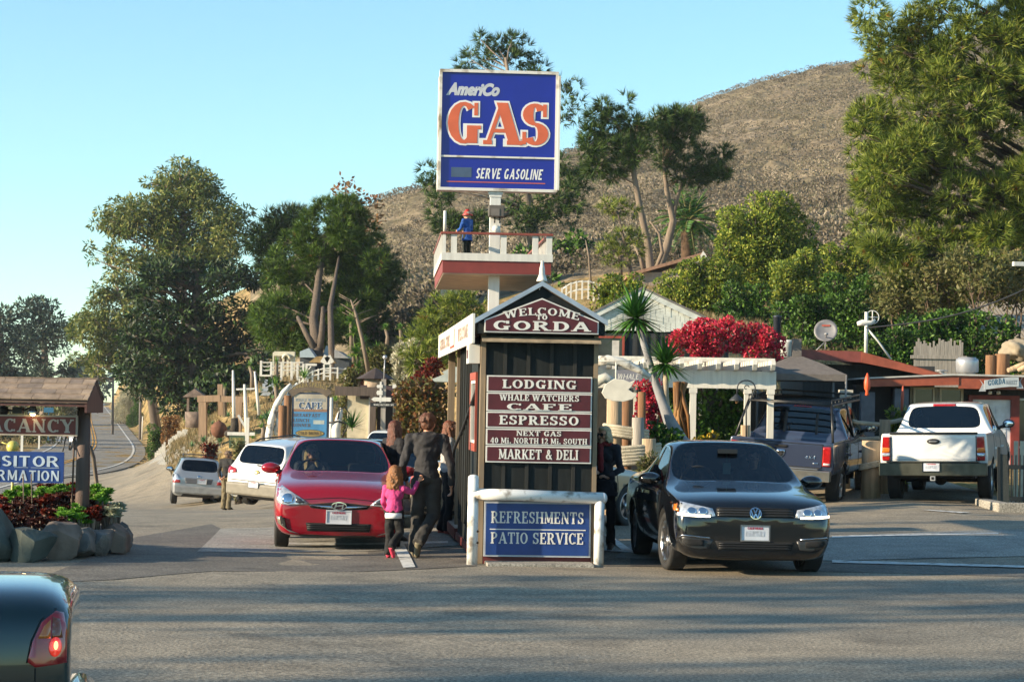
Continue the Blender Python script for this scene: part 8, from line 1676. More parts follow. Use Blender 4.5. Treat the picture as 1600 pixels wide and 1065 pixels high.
m = MB(); a, b = P(477, 571, d), P(495, 571, d); m.b2(a.x, b.x, a.y, a.y + .1, a.z, a.z + .1); m.beam(P(482,577,d), P(486,572,d), .05); m.b2(a.x, a.x + .1, a.y, a.y + .1, a.z - 1, a.z); solo(m, 'shelter_beam', WHT, 'white beam and brace carrying the thatched shelter', 'beam')
def lantern_house():
	d = 100; c = P(511, 578, d); r = thing('lantern_house', 'tiny white lantern house on legs between the pine trunks', 'ornament', c); m = MB(); s = d/F; w_ = 5*s
	for x in (-w_, w_): m.b2(x - .04, x + .04, -.04, .04, -.45, .25)
	for z in (-.3, -.05, .25): m.b2(-w_, w_, -.05, .05, z, z + .06)
	m.build('frame', WHT, r); m = MB()
	for s_ in (-1, 1): m.beam((s_*w_*1.25, 0, .30), (0, 0, .62), .06, .3)
	m.build('roof', WHT, r); m = MB(); m.b2(-w_ + .05, w_ - .05, .0, .04, .0, .24); m.build('pane', M('pane_dark', (.03,.03,.03), .05), r)
lantern_house()
# ---- cafe entrance: cream wall, timber frame, cupola, finger post
def cafe_house():
	d = 70; o = P(540, 690, d); zg = gz(o.x, o.y); o.z = zg; r = thing('cafe_building', 'cream cafe front with dark timber beam, glazed door and flat brown roofs', 'building', o); X = lambda px: (px - 540)*d/F; Z = lambda py: P(560, py, d).z - zg
	CW_ = M('cafe_cream', (.52,.47,.34), .7, var=.15); m = MB(); m.b2(X(540), X(575), .5, 3, -.3, Z(618)); m.build('wall', CW_, r); m = MB(); m.b2(X(522), X(592), .0, .3, Z(618), Z(604)); m.b2(X(577), X(586), .0, .3, -.3, Z(618)); m.build('timber_frame', M('timber_dark', (.10,.075,.06), .8, var=.3, streak=True), r)
	m = MB(); m.b2(X(586), X(628), .8, 4, -.3, Z(623)); m.build('wall', M('cafe_wall_dark', (.05,.04,.035), .8), r); m = MB(); m.prism([(X(560), Z(601)), (X(612), Z(601)), (X(640), Z(619)), (X(640), Z(623)), (X(560), Z(623))], (0,.35,0), (1,0,0), (0,0,1), (0,3.5,0)); m.build('roof', M('roof_plum', (.07,.045,.05), .8, var=.2), r)
	m = MB();
	for q in ((X(611), X(613), Z(662), Z(630)), (X(622), X(625.5), Z(668), Z(630)), (X(608), X(625), Z(630), Z(627.5))): m.b2(q[0], q[1], .70, .798, q[2], q[3])
	for k in range(3): m.b2(X(614 + k*2.8), X(614.6 + k*2.8), .73, .78, Z(662), Z(632))
	m.build('door_frame', CW_, r); m = MB(); m.b2(X(574), X(577), .3, .5, -.2, Z(620)); m.build('post', WHT, r)
	c = Vector((X(583), .6, Z(599))); m = MB(); n = 8; rr = .62; vs = [(c.x + rr*math.cos(2*math.pi*k/n), c.y + rr*math.sin(2*math.pi*k/n), c.z + .16) for k in range(n)] + [(c.x, c.y, c.z + .52)]; m.add(vs, [(k, (k+1) % n, n) for k in range(n)] + [tuple(range(n))]); m.build('cupola_roof', M('cupola_dark', (.05,.035,.03), .7, var=.3), r); m = MB(); m.lathe([(.35,-.2),(.35,.16)], c, 'Z', 8); m.build('cupola', M('cupola_stone', (.35,.27,.2), .9, var=.4, scale=7), r)
cafe_house()
def finger_post():
	d = 66.5; o = W(599, d); r = thing('finger_post', 'grey finger post with white arrows and a black board naming the cafe', 'signpost', o); X = lambda px: (px - 599)*d/F; Z = lambda py: P(599, py, d).z - o.z; m = MB(); m.b2(-.07, .07, -.07, .07, -.3, Z(592)); m.build('post', WOODG, r)
	for a, b, y0, y1, s in ((580, 612, 627, 620.5, -1), (588, 598, 617, 610, -1), (588, 598, 606, 601, -1), (613, 620, 606, 600, 1), (613, 620, 616, 610, 1)):
		m = MB(); x0, x1, z0, z1 = X(a), X(b), Z(y0), Z(y1); t = (x1 - x0)*.14; zm = (z0 + z1)/2; m.prism([(x0, zm), (x0 + t, z1), (x1 - t*.4, z1), (x1, zm + .02), (x1 - t*.6, zm), (x1, zm - .02), (x1 - t*.4, z0), (x0 + t, z0)] if s < 0 else [(x0, z0), (x1 - t*2, z0), (x1, zm), (x1 - t*2, z1), (x0, z1)], (0,-.10,0), (1,0,0), (0,0,1), (0,.025,0)); m.build('arrow', WHT, r)
	m = MB(); m.b2(X(593), X(596), -.09, -.06, Z(630), Z(596)); m.build('arrow_bar', WHT, r); m = MB(); m.use(MAT_BLK).b2(X(579), X(622), -.12, -.09, Z(635), Z(629)); m.use(WHT); lettering(m, 'WHALE WATCHER CAFE', (X(600), -.12, Z(633.6)), (1,0,0), (0,0,1), .055, .60, sf=0, T=.2, t=.14, depth=.004); m.build('name_board', None, r)
	m = MB(); m.tube([(0,0,Z(592)), (.02,0,Z(560))], .02, 6); m.ell((.02,0,Z(558)), (.07,.07,.07)); m.build('finial', GAL, r)
finger_post()
m = MB(); c = P(735, 616, 45)
for px, py, w_ in ((706,578,38),(694,589,46)): a = P(px - w_/2 + 4, py + 3, 48); m.prism([(0,0),(w_*48/F*.45,.12),(w_*48/F,.10),(w_*48/F,-.06),(.05,-.05)], a, (1,0,0), (0,0,1), (0,1.2,0))
solo(m, 'patio_umbrellas', M('umbrella_pale', (.42,.46,.42), .7), 'pale green patio awnings left of the booth window', 'awning')
# garden shrubs and verge
for a in (('garden_shrub','red and orange shrub beside the silver car',blob([(318,694),(332,690),(338,702),(322,706)],6,5,8,78),L_RED),('garden_shrub','golden shrub behind the man in khaki trousers',blob([(366,695),(388,692),(392,706),(370,708)],6,6,9,70),L_OLIVE),('garden_shrub','orange flecked shrub at the end of the curved white rail',blob([(545,575),(560,572),(566,590),(548,596)],7,6,9,90),L_RED),('garden_shrub','olive shrub above the brown cafe roof',blob([(535,585),(560,580),(562,602),(540,605)],8,7,10,85),L_OLIVE),('garden_shrub','olive shrub mass above the finger post',blob([(580,545),(640,540),(655,590),(630,610),(590,575)],26,9,16,88),L_OLIVE),('garden_shrub','white flowered bush above the cafe cupola',blob([(615,540),(650,535),(648,562),(622,565)],10,7,11,84),L_WHITE),('garden_shrub','red flowered bush behind the booth eave',blob([(640,575),(680,560),(690,590),(650,600)],10,8,12,80),L_RED),('garden_shrub','dry rust coloured bank planting left of the booth',blob([(620,620),(650,602),(695,600),(700,650),(640,655)],22,9,16,58),leafmat('bank_plants', ['#6a4a2c', '#5c6030', '#7c5a38', '#4a5a28', '#8a4a30'], .25)),('garden_shrub','dark round bush right of the cafe door',blob([(632,645),(662,640),(668,670),(636,672)],12,8,13,60),L_BUSHD),('garden_shrub','brown dry bush on the bank by the picket edging',blob([(258,655),(278,652),(280,668),(260,670)],6,6,9,130),L_DEAD),('garden_shrub','green bush at the foot of the utility pole',blob([(236,668),(256,664),(260,684),(238,684)],6,6,9,140),L_BUSHD),('garden_shrub','white blossoming bush on the bank left of the utility pole',blob([(178,640),(190,612),(205,598),(220,604),(214,630),(195,648)],24,6,10,310),L_WHITE),('garden_shrub','leafy green bush under the white blossoming bush',blob([(198,640),(216,628),(218,652),(203,656)],10,5,8,290),L_BUSHD)): shrub(a[0], a[1], a[2], a[3], 620, .13, .07)
# ================================================================== TREES
random.seed(5)
def T(px, py, d): return P(px, py, d)
fp = fill_puffs
# big Monterey pine at the right
o = [(1378,-40),(1340,22),(1350,62),(1385,105),(1372,150),(1345,205),(1330,240),(1350,285),(1345,340),(1370,378),(1420,400),(1470,420),(1540,410),(1640,380),(1760,360),(1800,-120),(1400,-120)]
pp = pixpuffs(fp(o, 220, 22, 40), 72, 1.3) + pixpuffs([(1345,32,16,12),(1352,55,16,10),(1365,85,14,10),(1385,70,20,14),(1352,110,14,8),(1340,188,20,8),(1358,172,14,7),(1338,235,14,12),(1342,262,16,12),(1335,345,12,10),(1352,352,15,10)], 72, .5) + pixpuffs(fp([(1350,380),(1420,395),(1560,395),(1570,455),(1480,470),(1400,450)], 30, 16, 28), 71)
b = W(1640, 73); tree('pine_tree', 'huge Monterey pine filling the upper right corner', [b, T(1635,350,73), T(1615,200,73), T(1600,60,73), T(1590,-80,73)], [.5,.42,.34,.25,.12], pp, 'tuft', L_PINE, n=1.9, ln=.30, wd=.03, nn=13, shell=.45)
# bare branched scrub trees under it
for k, (x0, x1, y0, y1, d, l) in enumerate(((1440,1500,420,540,70,'bare branched thin tree left of the ribbed shed roof'), (1500,1560,400,535,68,'bare branched thin tree before the ribbed shed roof'), (1550,1610,410,540,69,'bare branched thin tree at the right frame edge'), (1385,1445,430,540,71,'twiggy thin tree above the wind generator'))):
	base = T((x0+x1)/2, y1 + 10, d); r = thing('bare_tree', l, 'tree', base); m = MB(); s = d/F
	for q in range(5):
		t = Vector(((random.uniform(x0, x1) - (x0+x1)/2)*s, random.uniform(-.8,.8), (y1 + 10 - random.uniform(y0, (y0+y1)/2))*s)); st = Vector((random.uniform(-.4,.4), random.uniform(-.3,.3), -.3)); mid = st.lerp(t, .5) + Vector((random.uniform(-.3,.3), 0, .1)); m.tube([st, mid, t], [.045,.03,.01], 5)
		for w_ in range(5): a = mid.lerp(t, random.random()); m.tube([a, a + Vector((random.uniform(-.6,.6), random.uniform(-.4,.4), random.uniform(.1,.7)))], [.02,.005], 4)
	m.build('trunk', M('bark_warm', (.11,.075,.05), .9, var=.3), r); V, Fc = leafy([(np.array(((random.uniform(x0-10, x1+10) - (x0+x1)/2)*s, random.uniform(-1,1), (y1 - random.uniform(y0 - 20, (y0*.6+y1*.4)))*s)), (.5,.5,.35)) for q in range(16)], .75, .16, .07, .1, shell=.1); npmesh('crown', V, Fc, L_OLIVE, r)
# twin trunk pine behind the booth
pp = pixpuffs(fp([(922,170),(975,152),(1008,190),(1012,250),(985,282),(935,275),(908,230)], 34, 12, 19), 110, .8) + pixpuffs([(978,158,12),(930,182,14,10),(915,240,13,9),(925,262,16,10),(960,275,16,10),(950,205,18),(918,212,12)], 110)
b = T(1018, 432, 110); tree('pine_tree', 'left trunk of the twin trunked pine with a rounded crown', [b, T(1012,380,110), T(1000,325,110), T(990,270,110), T(985,220,110)], [.22,.19,.16,.13,.07], pp, 'tuft', L_PINED, BARKL, n=2.0, ln=.42, wd=.04, nn=13)
pp = pixpuffs(fp([(1018,190),(1050,172),(1095,182),(1102,230),(1138,240),(1135,275),(1090,285),(1035,262)], 36, 11, 19), 112, .8) + pixpuffs([(1040,185,10),(1065,185,12),(1090,190,10),(1128,243,14,11),(1122,272,12,8),(1075,280,18,9),(1100,255,18)], 112)
tree('pine_tree', 'right forked trunk of the twin trunked pine with a dark crown', [T(1024,434,112), T(1042,385,112), T(1052,345,112), T(1042,300,112), T(1036,250,112)], [.26,.22,.18,.13,.07], pp, 'tuft', L_PINED, BARKL, n=2.0, ln=.42, wd=.04, nn=13, extra=lambda m, base: (m.tube([T(1050,345,112) - base, T(1058,310,112) - base, T(1070,270,112) - base], [.13,.10,.05], 8), m.tube([T(1022,425,111) - base, T(1035,395,111) - base, T(1030,365,111) - base, T(1015,345,111) - base], [.11,.09,.07,.04], 8), m.tube([T(1008,430,111) - base, T(1000,400,111) - base, T(985,370,111) - base], [.12,.1,.06], 8)))
for l, pf, tr in (('low pine bough clump left of the twin trunks', [(948,318,14,10),(965,325,18,12),(985,330,14,9),(955,330,10)], (985,420,965,330)), ('round young pine at the foot of the twin trunks', [(955,385,17),(975,372,16),(990,388,16),(968,400,18,13),(945,398,13),(995,372,12)], (970,425,970,390))): tree('pine_tree', l, [T(tr[0], tr[1], 107), T(tr[2], tr[3], 107)], [.09,.04], pixpuffs(pf, 107), 'tuft', L_PINE, n=1.3, ln=.36, wd=.035, nn=13)
# tree behind the GAS sign
pp = pixpuffs(fp([(722,72),(745,55),(785,48),(820,65),(845,95),(862,118),(720,115)], 26, 9, 15), 136, .9) + pixpuffs([(880,125,14,9),(898,135,12,8),(905,158,11,7),(890,170,14,8),(900,185,9,6),(878,190,11,7),(885,150,9,6)], 134) + pixpuffs(fp([(870,240),(915,250),(930,280),(900,300),(865,300)], 14, 9, 15), 133) + pixpuffs(fp([(662,250),(690,262),(680,300),(664,300)], 7, 8, 13), 134) + pixpuffs(fp([(670,300),(740,312),(760,360),(700,380),(665,345)], 20, 10, 17), 132) + pixpuffs(fp([(790,310),(900,300),(925,330),(880,370),(800,365)], 24, 10, 17), 132)
b = T(842, 440, 134); tree('cypress_tree', 'open crowned tree towering behind the blue GAS sign', [b, T(838,400,134), T(828,340,134), T(812,250,134), T(800,160,134), T(790,90,134)], [.5,.45,.35,.28,.2,.08], pp, 'tuft', L_PINED, BARKL, n=1.3, ln=.5, wd=.05, nn=12)
# left pines above the garden
pp = pixpuffs(fp([(520,305),(545,318),(575,360),(590,420),(575,470),(545,520),(480,540),(425,540),(402,505),(398,470),(425,410),(460,365),(490,325)], 105, 15, 26), 119, 1.1) + pixpuffs([(420,522,20),(450,535,20),(480,534,18),(515,515,20),(545,500,20),(410,490,18),(435,505,20),(470,515,20)], 116)
b = W(496, 112); tree('pine_tree', 'broad green pine with forked trunk above the garden terrace', [T(497,592,112), T(496,550,112), T(490,500,115), T(500,420,118), T(515,340,119)], [.34,.3,.24,.17,.07], pp, 'tuft', leafmat('pine_needles_mid', ['#24360f', '#3a541b', '#526c22', '#68802c'], .2, spots=('#6b4320', .68)), n=2.0, ln=.38, wd=.045, nn=13, lp=.15, extra=lambda m, base: (m.tube([T(494,548,112) - base, T(478,520,112) - base, T(465,495,113) - base], [.19,.14,.09], 8), m.tube([T(498,555,112) - base, T(503,520,112) - base, T(505,480,113) - base], [.2,.16,.1], 8)))
pp = pixpuffs(fp([(535,400),(590,370),(612,430),(605,505),(580,540),(545,545),(530,480)], 55, 13, 21), 122, .9)
tree('pine_tree', 'second pine with a straight pale trunk right of the forked pine', [T(521,592,110), T(518,545,110), T(516,480,113), T(530,400,118)], [.20,.17,.14,.06], pp, 'tuft', L_PINED, BARK, n=2.0, ln=.5, wd=.045, nn=13, lp=0)
tree('sparse_tree', 'thin tree with rust brown top behind the left pines', [T(545,480,128), T(540,400,128), T(540,330,128), T(540,285,128)], [.2,.15,.1,.04], pixpuffs([(540,285,13),(530,298,10),(552,300,10),(545,312,13),(528,315,9),(565,305,9),(580,312,10),(592,318,9),(560,325,12),(585,335,10),(575,350,12),(595,350,8),(570,372,13),(590,375,10)], 128), 'leaf', leafmat('rusty_leaves', ['#7a4828', '#96603a', '#5e5430', '#a8744a', '#4e4c28'], .25), BARKL, n=.55, ln=.3, wd=.16, shell=.1)
pp = pixpuffs(fp([(398,372),(418,338),(450,332),(482,338),(475,380),(440,425),(402,430)], 34, 12, 19), 140, .8) + pixpuffs([(420,338,5,12),(428,345,5,10),(412,352,5,9),(440,335,8,10)], 140); tree('conifer_tree', 'dark blue green conifer between the eucalyptus and the pines', [T(440,600,140), T(440,480,140), T(440,350,140)], [.35,.28,.08], pp, 'tuft', L_CYP, n=2.2, ln=.55, wd=.06, nn=12)
# dark cypress and eucalyptus by the highway
pp = pixpuffs(fp([(225,425),(270,412),(330,408),(385,415),(415,450),(420,540),(410,620),(330,645),(260,640),(215,615),(195,560),(205,490)], 150, 16, 28), 152, 1.3, .55)
tree('cypress_tree', 'very dark spreading cypress shading the bank beside the highway', [W(305, 152), T(305,560,152), T(308,480,152), T(310,420,152)], [.7,.55,.4,.15], pp, 'leaf', L_CYP, n=2.0, ln=.45, wd=.13, up=-.05, shell=.5)
pp = pixpuffs(fp([(235,300),(265,262),(300,256),(330,288),(362,315),(395,335),(388,375),(360,400),(250,425),(190,408),(150,390),(150,345),(178,325),(205,308)], 105, 13, 25), 190, 1.1) + pixpuffs([(280,252,16,8),(300,258,13,7),(310,270,15,9),(232,285,12,7),(160,330,14,9),(150,350,12,9),(140,385,10,9),(145,405,9,7),(385,330,14,10),(390,355,12,12),(255,290,16,10),(212,312,14,8)], 190)
tree('eucalyptus_tree', 'tallest grey green eucalyptus rising left of the pines', [W(300, 188), T(296,560,188), T(284,450,190), T(285,370,190), T(285,290,190)], [.5,.45,.4,.3,.1], pp, 'leaf', L_EUC, BARKL, n=1.7, ln=.42, wd=.13, up=-.35, shell=.3)
pp = pixpuffs(fp([(165,430),(215,425),(225,500),(200,560),(170,585),(130,580),(112,540),(115,505),(140,490),(150,455)], 60, 11, 21), 200, 1.0) + pixpuffs([(112,520,9,8),(120,500,10,8),(145,470,9),(118,560,11,13),(135,590,10,10),(155,590,9,10)], 200)
tree('eucalyptus_tree', 'lower drooping eucalyptus leaning over the highway', [W(252, 198), T(232,580,199), T(200,500,200), T(180,440,200)], [.35,.3,.25,.1], pp, 'leaf', L_EUC, BARKL, n=1.7, ln=.42, wd=.13, up=-.5, shell=.3)
pp = pixpuffs(fp([(190,540),(230,500),(240,560),(225,620),(195,600)], 18, 12, 20), 178, .8); tree('laurel_tree', 'dark rounded tree filling in below the eucalyptus', [W(250, 178), T(225,560,178)], [.35,.2], pp, 'leaf', L_CYP, n=1.6, ln=.42, wd=.14)
EUF = leafmat('far_eucalyptus', ['#26362c', '#34463a', '#435544', '#4f5f4a'], .2)
pp = pixpuffs(fp([(-60,500),(10,488),(35,500),(40,560),(30,600),(-60,600)], 34, 14, 24), 255, 1.0); tree('eucalyptus_tree', 'dark tree at the left frame edge across the highway', [W(5, 255), T(5,560,255), T(0,500,255)], [.6,.4,.15], pp, 'leaf', EUF, n=1.7, ln=.6, wd=.2, shell=.4)
pp = pixpuffs(fp([(25,485),(55,472),(80,475),(90,505),(108,520),(112,570),(118,590),(60,605),(30,595)], 40, 12, 20), 270, 1.0) + pixpuffs([(60,470,10,5),(78,474,12,6),(45,478,10,6),(100,512,12,7)], 270); tree('eucalyptus_tree', 'airy eucalyptus across the highway above the sign roof', [W(70, 270), T(70,560,270), T(68,490,270)], [.6,.4,.15], pp, 'leaf', EUF, BARKL, n=1.5, ln=.6, wd=.2, shell=.3)
pp = pixpuffs(fp([(100,590),(125,568),(150,566),(168,590),(168,612),(100,620)], 22, 10, 16), 520, 1.0); tree('far_tree', 'hazy blue tree clump at the far bend of the highway', [W(135, 520), T(135,585,520)], [.6,.3], pp, 'leaf', EUF, n=1.7, ln=1.6, wd=.8)
for k, (px, py, rx, d) in enumerate(((20,640,30,230),(60,650,34,215),(90,630,26,300),(-30,655,40,200),(112,622,18,360))): shrub('verge_shrub', ('scrubby verge bush left of the highway behind the sign boards'), pixpuffs([(px, py, rx, rx*.5), (px+rx*.7, py+4, rx*.6, rx*.4), (px-rx*.7, py+3, rx*.6, rx*.4)], d), L_OLIVE, 420, .5, .25, group='verge bushes across the highway')
# ---- shrubs on the slope at the right
for l, ol, n, r0, r1, d, lf in (
 ('tall lime green bush tree below the bare hill', [(1110,345),(1150,315),(1215,308),(1268,335),(1278,375),(1245,425),(1165,440),(1105,420)], 60, 13, 24, 94, L_BUSH),
 ('lime green bush spreading behind the white gable', [(1032,440),(1080,412),(1120,405),(1160,440),(1165,482),(1090,482),(1030,462)], 38, 12, 20, 86, L_BUSH),
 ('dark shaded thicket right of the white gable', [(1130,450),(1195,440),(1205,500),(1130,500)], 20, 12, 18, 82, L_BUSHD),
 ('green bush with dead twigs below the hill', [(1200,420),(1270,395),(1300,420),(1300,480),(1210,490)], 32, 12, 20, 88, L_BUSH),
 ('bright green bush under the big pine boughs', [(1285,385),(1345,372),(1365,400),(1310,420)], 16, 10, 16, 90, L_BUSH),
 ('broad olive thicket above the orange roof', [(1215,480),(1300,455),(1345,470),(1350,540),(1260,548),(1210,545)], 44, 12, 20, 76, L_BUSHD),
 ('deep green thicket behind the satellite dish', [(1300,440),(1400,430),(1430,480),(1420,545),(1340,545)], 44, 12, 20, 78, L_BUSHD),
 ('leafy thicket below the big pine at the right', [(1390,470),(1500,450),(1520,500),(1430,548),(1390,540)], 34, 11, 18, 80, L_BUSHD),
 ('thicket at the right edge behind the ribbed roof', [(1500,420),(1620,410),(1640,470),(1500,480)], 28, 14, 22, 88, L_OLIVE),
 ('green thicket before the bare stems at the right', [(1400,505),(1480,490),(1575,490),(1600,525),(1500,535),(1420,545)], 36, 10, 16, 67, L_BUSHD),
 ('dark hedge above the market roof', [(1340,525),(1425,520),(1430,555),(1350,560)], 20, 9, 14, 66, L_BUSHD),
 ('yellow green hedge left of the white gable roof', [(935,440),(985,428),(1010,440),(1000,462),(930,462)], 20, 9, 14, 80, L_BUSH)):
	shrub('hillside_shrub', l, pixpuffs(fp(ol, n, r0, r1), d, .9), lf, 520, .13, .075)
# pine like bushes and thickets left of the booth
for l, ol, n, r0, r1, d, lf in (('bright green pine bush behind the booth eave', [(668,475),(705,462),(745,462),(745,520),(700,540),(655,545),(642,525)], 38, 11, 18, 86, L_PINE), ('bright low pine bush above the patio awnings', [(640,525),(700,530),(720,570),(660,580),(635,560)], 24, 10, 16, 82, L_PINE)): tree('pine_bush', l, [T((ol[0][0]+ol[3][0])/2, ol[4][1] + 20, d), T((ol[0][0]+ol[3][0])/2, ol[0][1] + 20, d)], [.1,.05], pixpuffs(fp(ol, n, r0, r1), d, .8), 'tuft', lf, n=1.3, ln=.32, wd=.035, nn=13)
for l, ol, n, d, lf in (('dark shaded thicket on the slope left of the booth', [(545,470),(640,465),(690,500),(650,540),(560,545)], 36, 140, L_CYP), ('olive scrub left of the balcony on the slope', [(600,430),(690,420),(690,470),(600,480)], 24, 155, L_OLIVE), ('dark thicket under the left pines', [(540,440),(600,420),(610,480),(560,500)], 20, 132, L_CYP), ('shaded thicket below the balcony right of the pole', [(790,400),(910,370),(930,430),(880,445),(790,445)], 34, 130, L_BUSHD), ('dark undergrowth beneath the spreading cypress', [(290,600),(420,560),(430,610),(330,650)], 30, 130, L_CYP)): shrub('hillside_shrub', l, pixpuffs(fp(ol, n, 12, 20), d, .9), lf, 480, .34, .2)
# yucca clump and tall flower stalk left of the finger post
for k, (px, py, rr) in enumerate(((552,520,17),(566,535,17),(556,552,19),(575,560,19),(560,575,18),(590,548,17),(548,490+12,13))): fan('yucca_plant', 'one of the stacked bright yucca heads left of the finger post', px, py, 88, rr*1.15, L_AGAVE, 90, -.4, .15, .15, (2, py + 34), 'plant')['group'] = 'stacked yucca heads'
for px, l in ((602, 'left slender tree yucca in the shaded slope'), (625, 'right slender tree yucca in the shaded slope')): fan('yucca_plant', l, px, 512, 110, 12, L_AGAVE, 60, -.3, .16, .2, (1, 540))
m = MB(); m.tube([P(577,588,86), P(566,530,86), P(556,490,86), P(548,468,86)], [.09,.075,.06,.03], 8)
for k in range(12): t = k/11; a = P(560 - 12*t, 505 - 36*t, 86); m.tube([a, a + Vector((random.choice((-1,1))*random.uniform(.3,.8)*(1-t*.4), random.uniform(-.3,.3), .25))], [.025,.01], 5)
solo(m, 'flower_stalk', BARKL, 'tall dry agave flower stalk leaning over the yuccas', 'stalk')
m = MB(); m.tube([P(924,455,100), P(920,400,100), P(915,375,100)], [.07,.05,.02], 6); solo(m, 'dead_stalk', BARKL, 'thin dead stalk standing left of the round young pine', 'stalk')
fan('yucca_plant', 'yucca tuft beside the curved white rail behind the booth', 936, 440, 92, 12, L_AG2, 36, .0, .1, .2)
# palm
def palm():
	b = T(1075, 372, 118); c = T(1076, 345, 118); r = thing('palm_tree', 'short fan of palm fronds behind the twin trunked pine', 'palm', b); o = c - b; m = MB(); m.tube([(0,0,-2), (0,0,o.z*.5), o], [.36,.36,.4], 12); m.build('trunk', M('palm_trunk', (.10,.06,.035), .9, var=.4, scale=6, bump=.6), r); Cs, Ds, L_ = [], [], []; m = MB()
	for k in range(46):
		a = k*2.39996; e = -.45 + 1.75*(k/46); d = Vector((math.cos(a)*math.cos(e), math.sin(a)*math.cos(e)*.8, math.sin(e))); L0 = 2.4*random.uniform(.8,1.1); pts = [o + d*L0*t + Vector((0,0,-1.1*t*t*math.cos(e))) for t in (0,.3,.6,.8,1)]; m.tube(pts, [.03,.025,.02,.012,.006], 5)
		for q in range(26):
			t = .2 + .8*q/26; i = min(3, int(t*4)); p = o + d*L0*t + Vector((0,0,-1.1*t*t*math.cos(e))); side = d.cross(Vector((0,0,1))); side = side.normalized() if side.length > .01 else Vector((1,0,0))
			for s in (-1, 1): Cs.append(tuple(p)); v = (side*s + d*.7 + Vector((0,0,-.25))).normalized(); Ds.append(tuple(v)); L_.append(.55*(1.1 - .6*t))
	m.build('fronds', M('palm_rib', (.20,.20,.06), .7), r); V, Fc = leaf_geo(np.array(Cs), np.array(Ds), np.array(L_), .05); npmesh('leaflets', V, Fc, L_YUCCA, r)
palm()
# distant pole on the ridge
m = MB(); b = T(906, 240, 325); m.tube([b + Vector((0,0,-1)), T(906,195,325)], .07, 5); solo(m, 'ridge_pole', GAL, 'thin mast on the ridge right of the GAS sign', 'mast')
# ---- chaparral on the hill
def scrub():
	n = 17000; q4 = Q[hillmask]; c4 = V3[q4].mean(1); px_ = 800 + F*c4[:, 0]/c4[:, 1]; q4 = q4[(px_ > 560) & (px_ < 1660) & (c4[:, 1] < 440)]; q4 = q4[NR.integers(0, len(q4), n)]; a, b = NR.random((2, n, 1)); p0 = (V3[q4[:, 0]]*(1-a) + V3[q4[:, 1]]*a)*(1-b) + (V3[q4[:, 3]]*(1-a) + V3[q4[:, 2]]*a)*b; x, y, z = p0.T; C, D, L_ = [], [], []; s = NR.uniform(.45, 1.25, n); k = 22
	p = np.repeat(np.stack([x, y, z + s*.35], 1), k, 0); d = rand_dirs(n*k); d[:, 2] = np.abs(d[:, 2])*.9 + .1; d /= np.linalg.norm(d, axis=1, keepdims=True); ss = np.repeat(s, k); p = p + d*ss[:, None]*np.array([.8,.8,.5]); q = d + rand_dirs(n*k)*.7; q /= np.linalg.norm(q, axis=1, keepdims=True); V, Fc = leaf_geo(p, q, ss*.24, ss*.15)
	return tag(npmesh('scrub', V, Fc, leafmat('chaparral', ['#5d5547', '#756a59', '#897c6b', '#665e4c', '#56553a', '#988b78'], .25, nscale=.035, amp=1.9)), kind='stuff')
scrub()
for k, (px, py, d) in enumerate(((1262,320,240),(700,470,120),(1010,265,300),(782,270,300))):
	r = thing('cactus', 'pale branching candelabra cactus on the brown hillside', 'cactus', T(px, py, d), 0, 'pale hillside cacti'); m = MB()
	for q in range(7): x = random.uniform(-1.1,1.1); m.tube([(x*.3,0,-.8),(x,random.uniform(-.3,.3),-.2),(x*1.1,0,random.uniform(.6,1.5))], [.16,.15,.11], 7, round_=True)
	m.build('arms', M('cactus_pale', (.42,.38,.27), .8, var=.2), r)
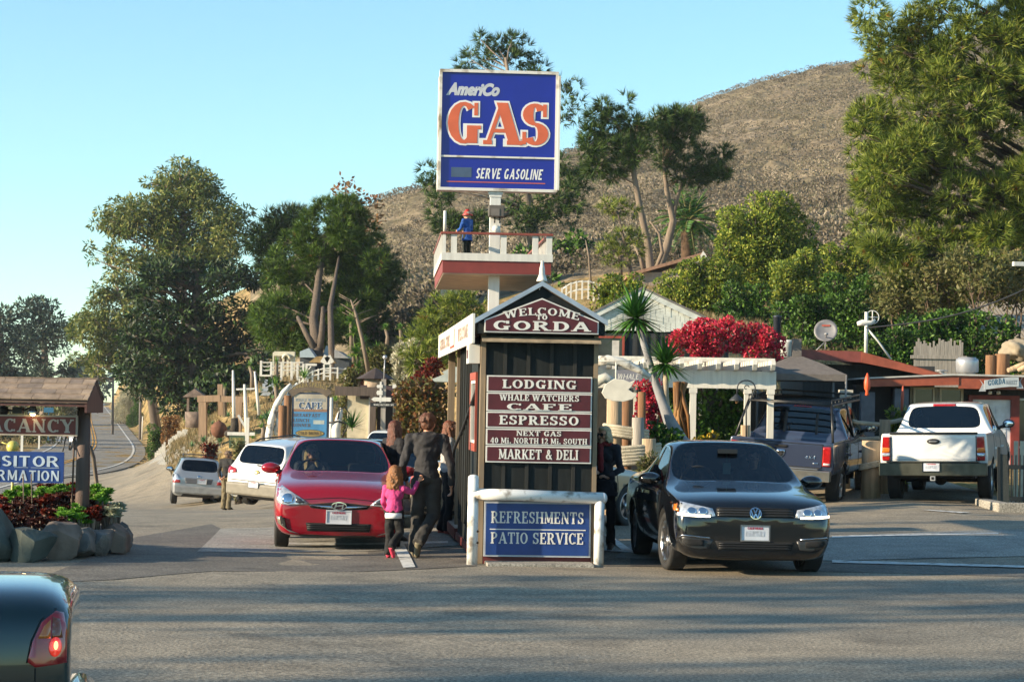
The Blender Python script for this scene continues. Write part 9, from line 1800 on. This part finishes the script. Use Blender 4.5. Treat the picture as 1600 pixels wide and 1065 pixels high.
# dry grass tufts on the near banks
def grass(name, n, f, ln, mt):
	pts = [f() for _ in range(n)]; x = np.array([p[0] for p in pts]); y = np.array([p[1] for p in pts]); z = gzs(x, y); k = 7; p = np.repeat(np.stack([x, y, z], 1), k, 0); d = rand_dirs(n*k)*.5 + np.array([0,0,1]); d /= np.linalg.norm(d, axis=1, keepdims=True); V, Fc = leaf_geo(p + rand_dirs(n*k)*np.array([.12,.12,0]), d, ln*(.6 + .8*NR.random(n*k)), ln*.12, True); return tag(npmesh(name, V, Fc, mt), kind='stuff')
L_DRY = leafmat('dry_grass', ['#7a6a48', '#8f7c58', '#a08c68', '#6c6242', '#5f6238'], .3)
def g1():
	d = math.exp(random.uniform(math.log(80), math.log(220))); p = W(random.uniform(235, 620) if random.random() < .6 else random.uniform(232, 340), d); return p.x, p.y
def g2():
	d = math.exp(random.uniform(math.log(130), math.log(420))); x = float(np.interp(d, _ry, _rx)) + random.uniform(2, 18); return x, d
def g3():
	d = math.exp(random.uniform(math.log(60), math.log(110))); p = W(random.uniform(900, 1640), d); return p.x, p.y
def g4():
	d = math.exp(random.uniform(math.log(70), math.log(300))); x = float(np.interp(d, _ry, _rx)) - random.uniform(10, 24); return x, d
def ok(f):
	def q():
		while True:
			p = f()
			if not inside(LOT, np.array([p[0]]), p[1])[0]: return p
	return q
for f, n, l in ((g1, 5000, .32), (g2, 3000, .4), (g3, 2500, .22), (g4, 2500, .5)): grass('dry_grass', n, ok(f), l, L_DRY)
# ---- trees on the ocean side, left of the frame: they throw the long shadows on the lot
random.seed(11)
for k, (x, y, h, r0, cr) in enumerate(((-37,-3.6,17,.3,2.5),(-42,-6.5,18,.3,2.8),(-36,2.4,16,.2,.8),(-45,1.5,18.5,.2,1.1),(-34,10.5,9.4,.25,1.7),(-38,4.6,17,.18,.8),(-50,-10,19,.3,3.0),(-35,-6,15,.3,2.6))):
	y += 5; b = Vector((x, y, gz(x, y))); pf = [((x + random.uniform(-1,1)*cr, y + random.uniform(-1,1)*cr, b.z + h*random.uniform(.5,.98)), (random.uniform(.6,1.2),)*2 + (random.uniform(.4,.7),)) for q in range(26 if cr > 2 else 14)]
	tree('shade_tree', 'cypress standing across the highway outside the left of the picture', [b, b + Vector((.2,0,h*.5)), b + Vector((0,0,h))], [r0, r0*.7, r0*.2], pf, 'leaf', L_CYP, n=.8, ln=.5, wd=.25, group='trees across the highway')
# ================================================================== AIR
m = bpy.data.materials.new('haze'); m.use_nodes = True; nt = m.node_tree; nt.nodes.remove(nt.nodes['Principled BSDF'])
pv = nd(nt, 'ShaderNodeVolumePrincipled'); pv.inputs['Color'].default_value = (.80,.88,1,1); pv.inputs['Density'].default_value = .00016; pv.inputs['Anisotropy'].default_value = .2; nt.links.new(pv.outputs[0], nt.nodes['Material Output'].inputs['Volume'])
mb = MB(); mb.b2(-420, 420, -40, 1020, -12, 130); tag(mb.build('haze', m), kind='stuff')
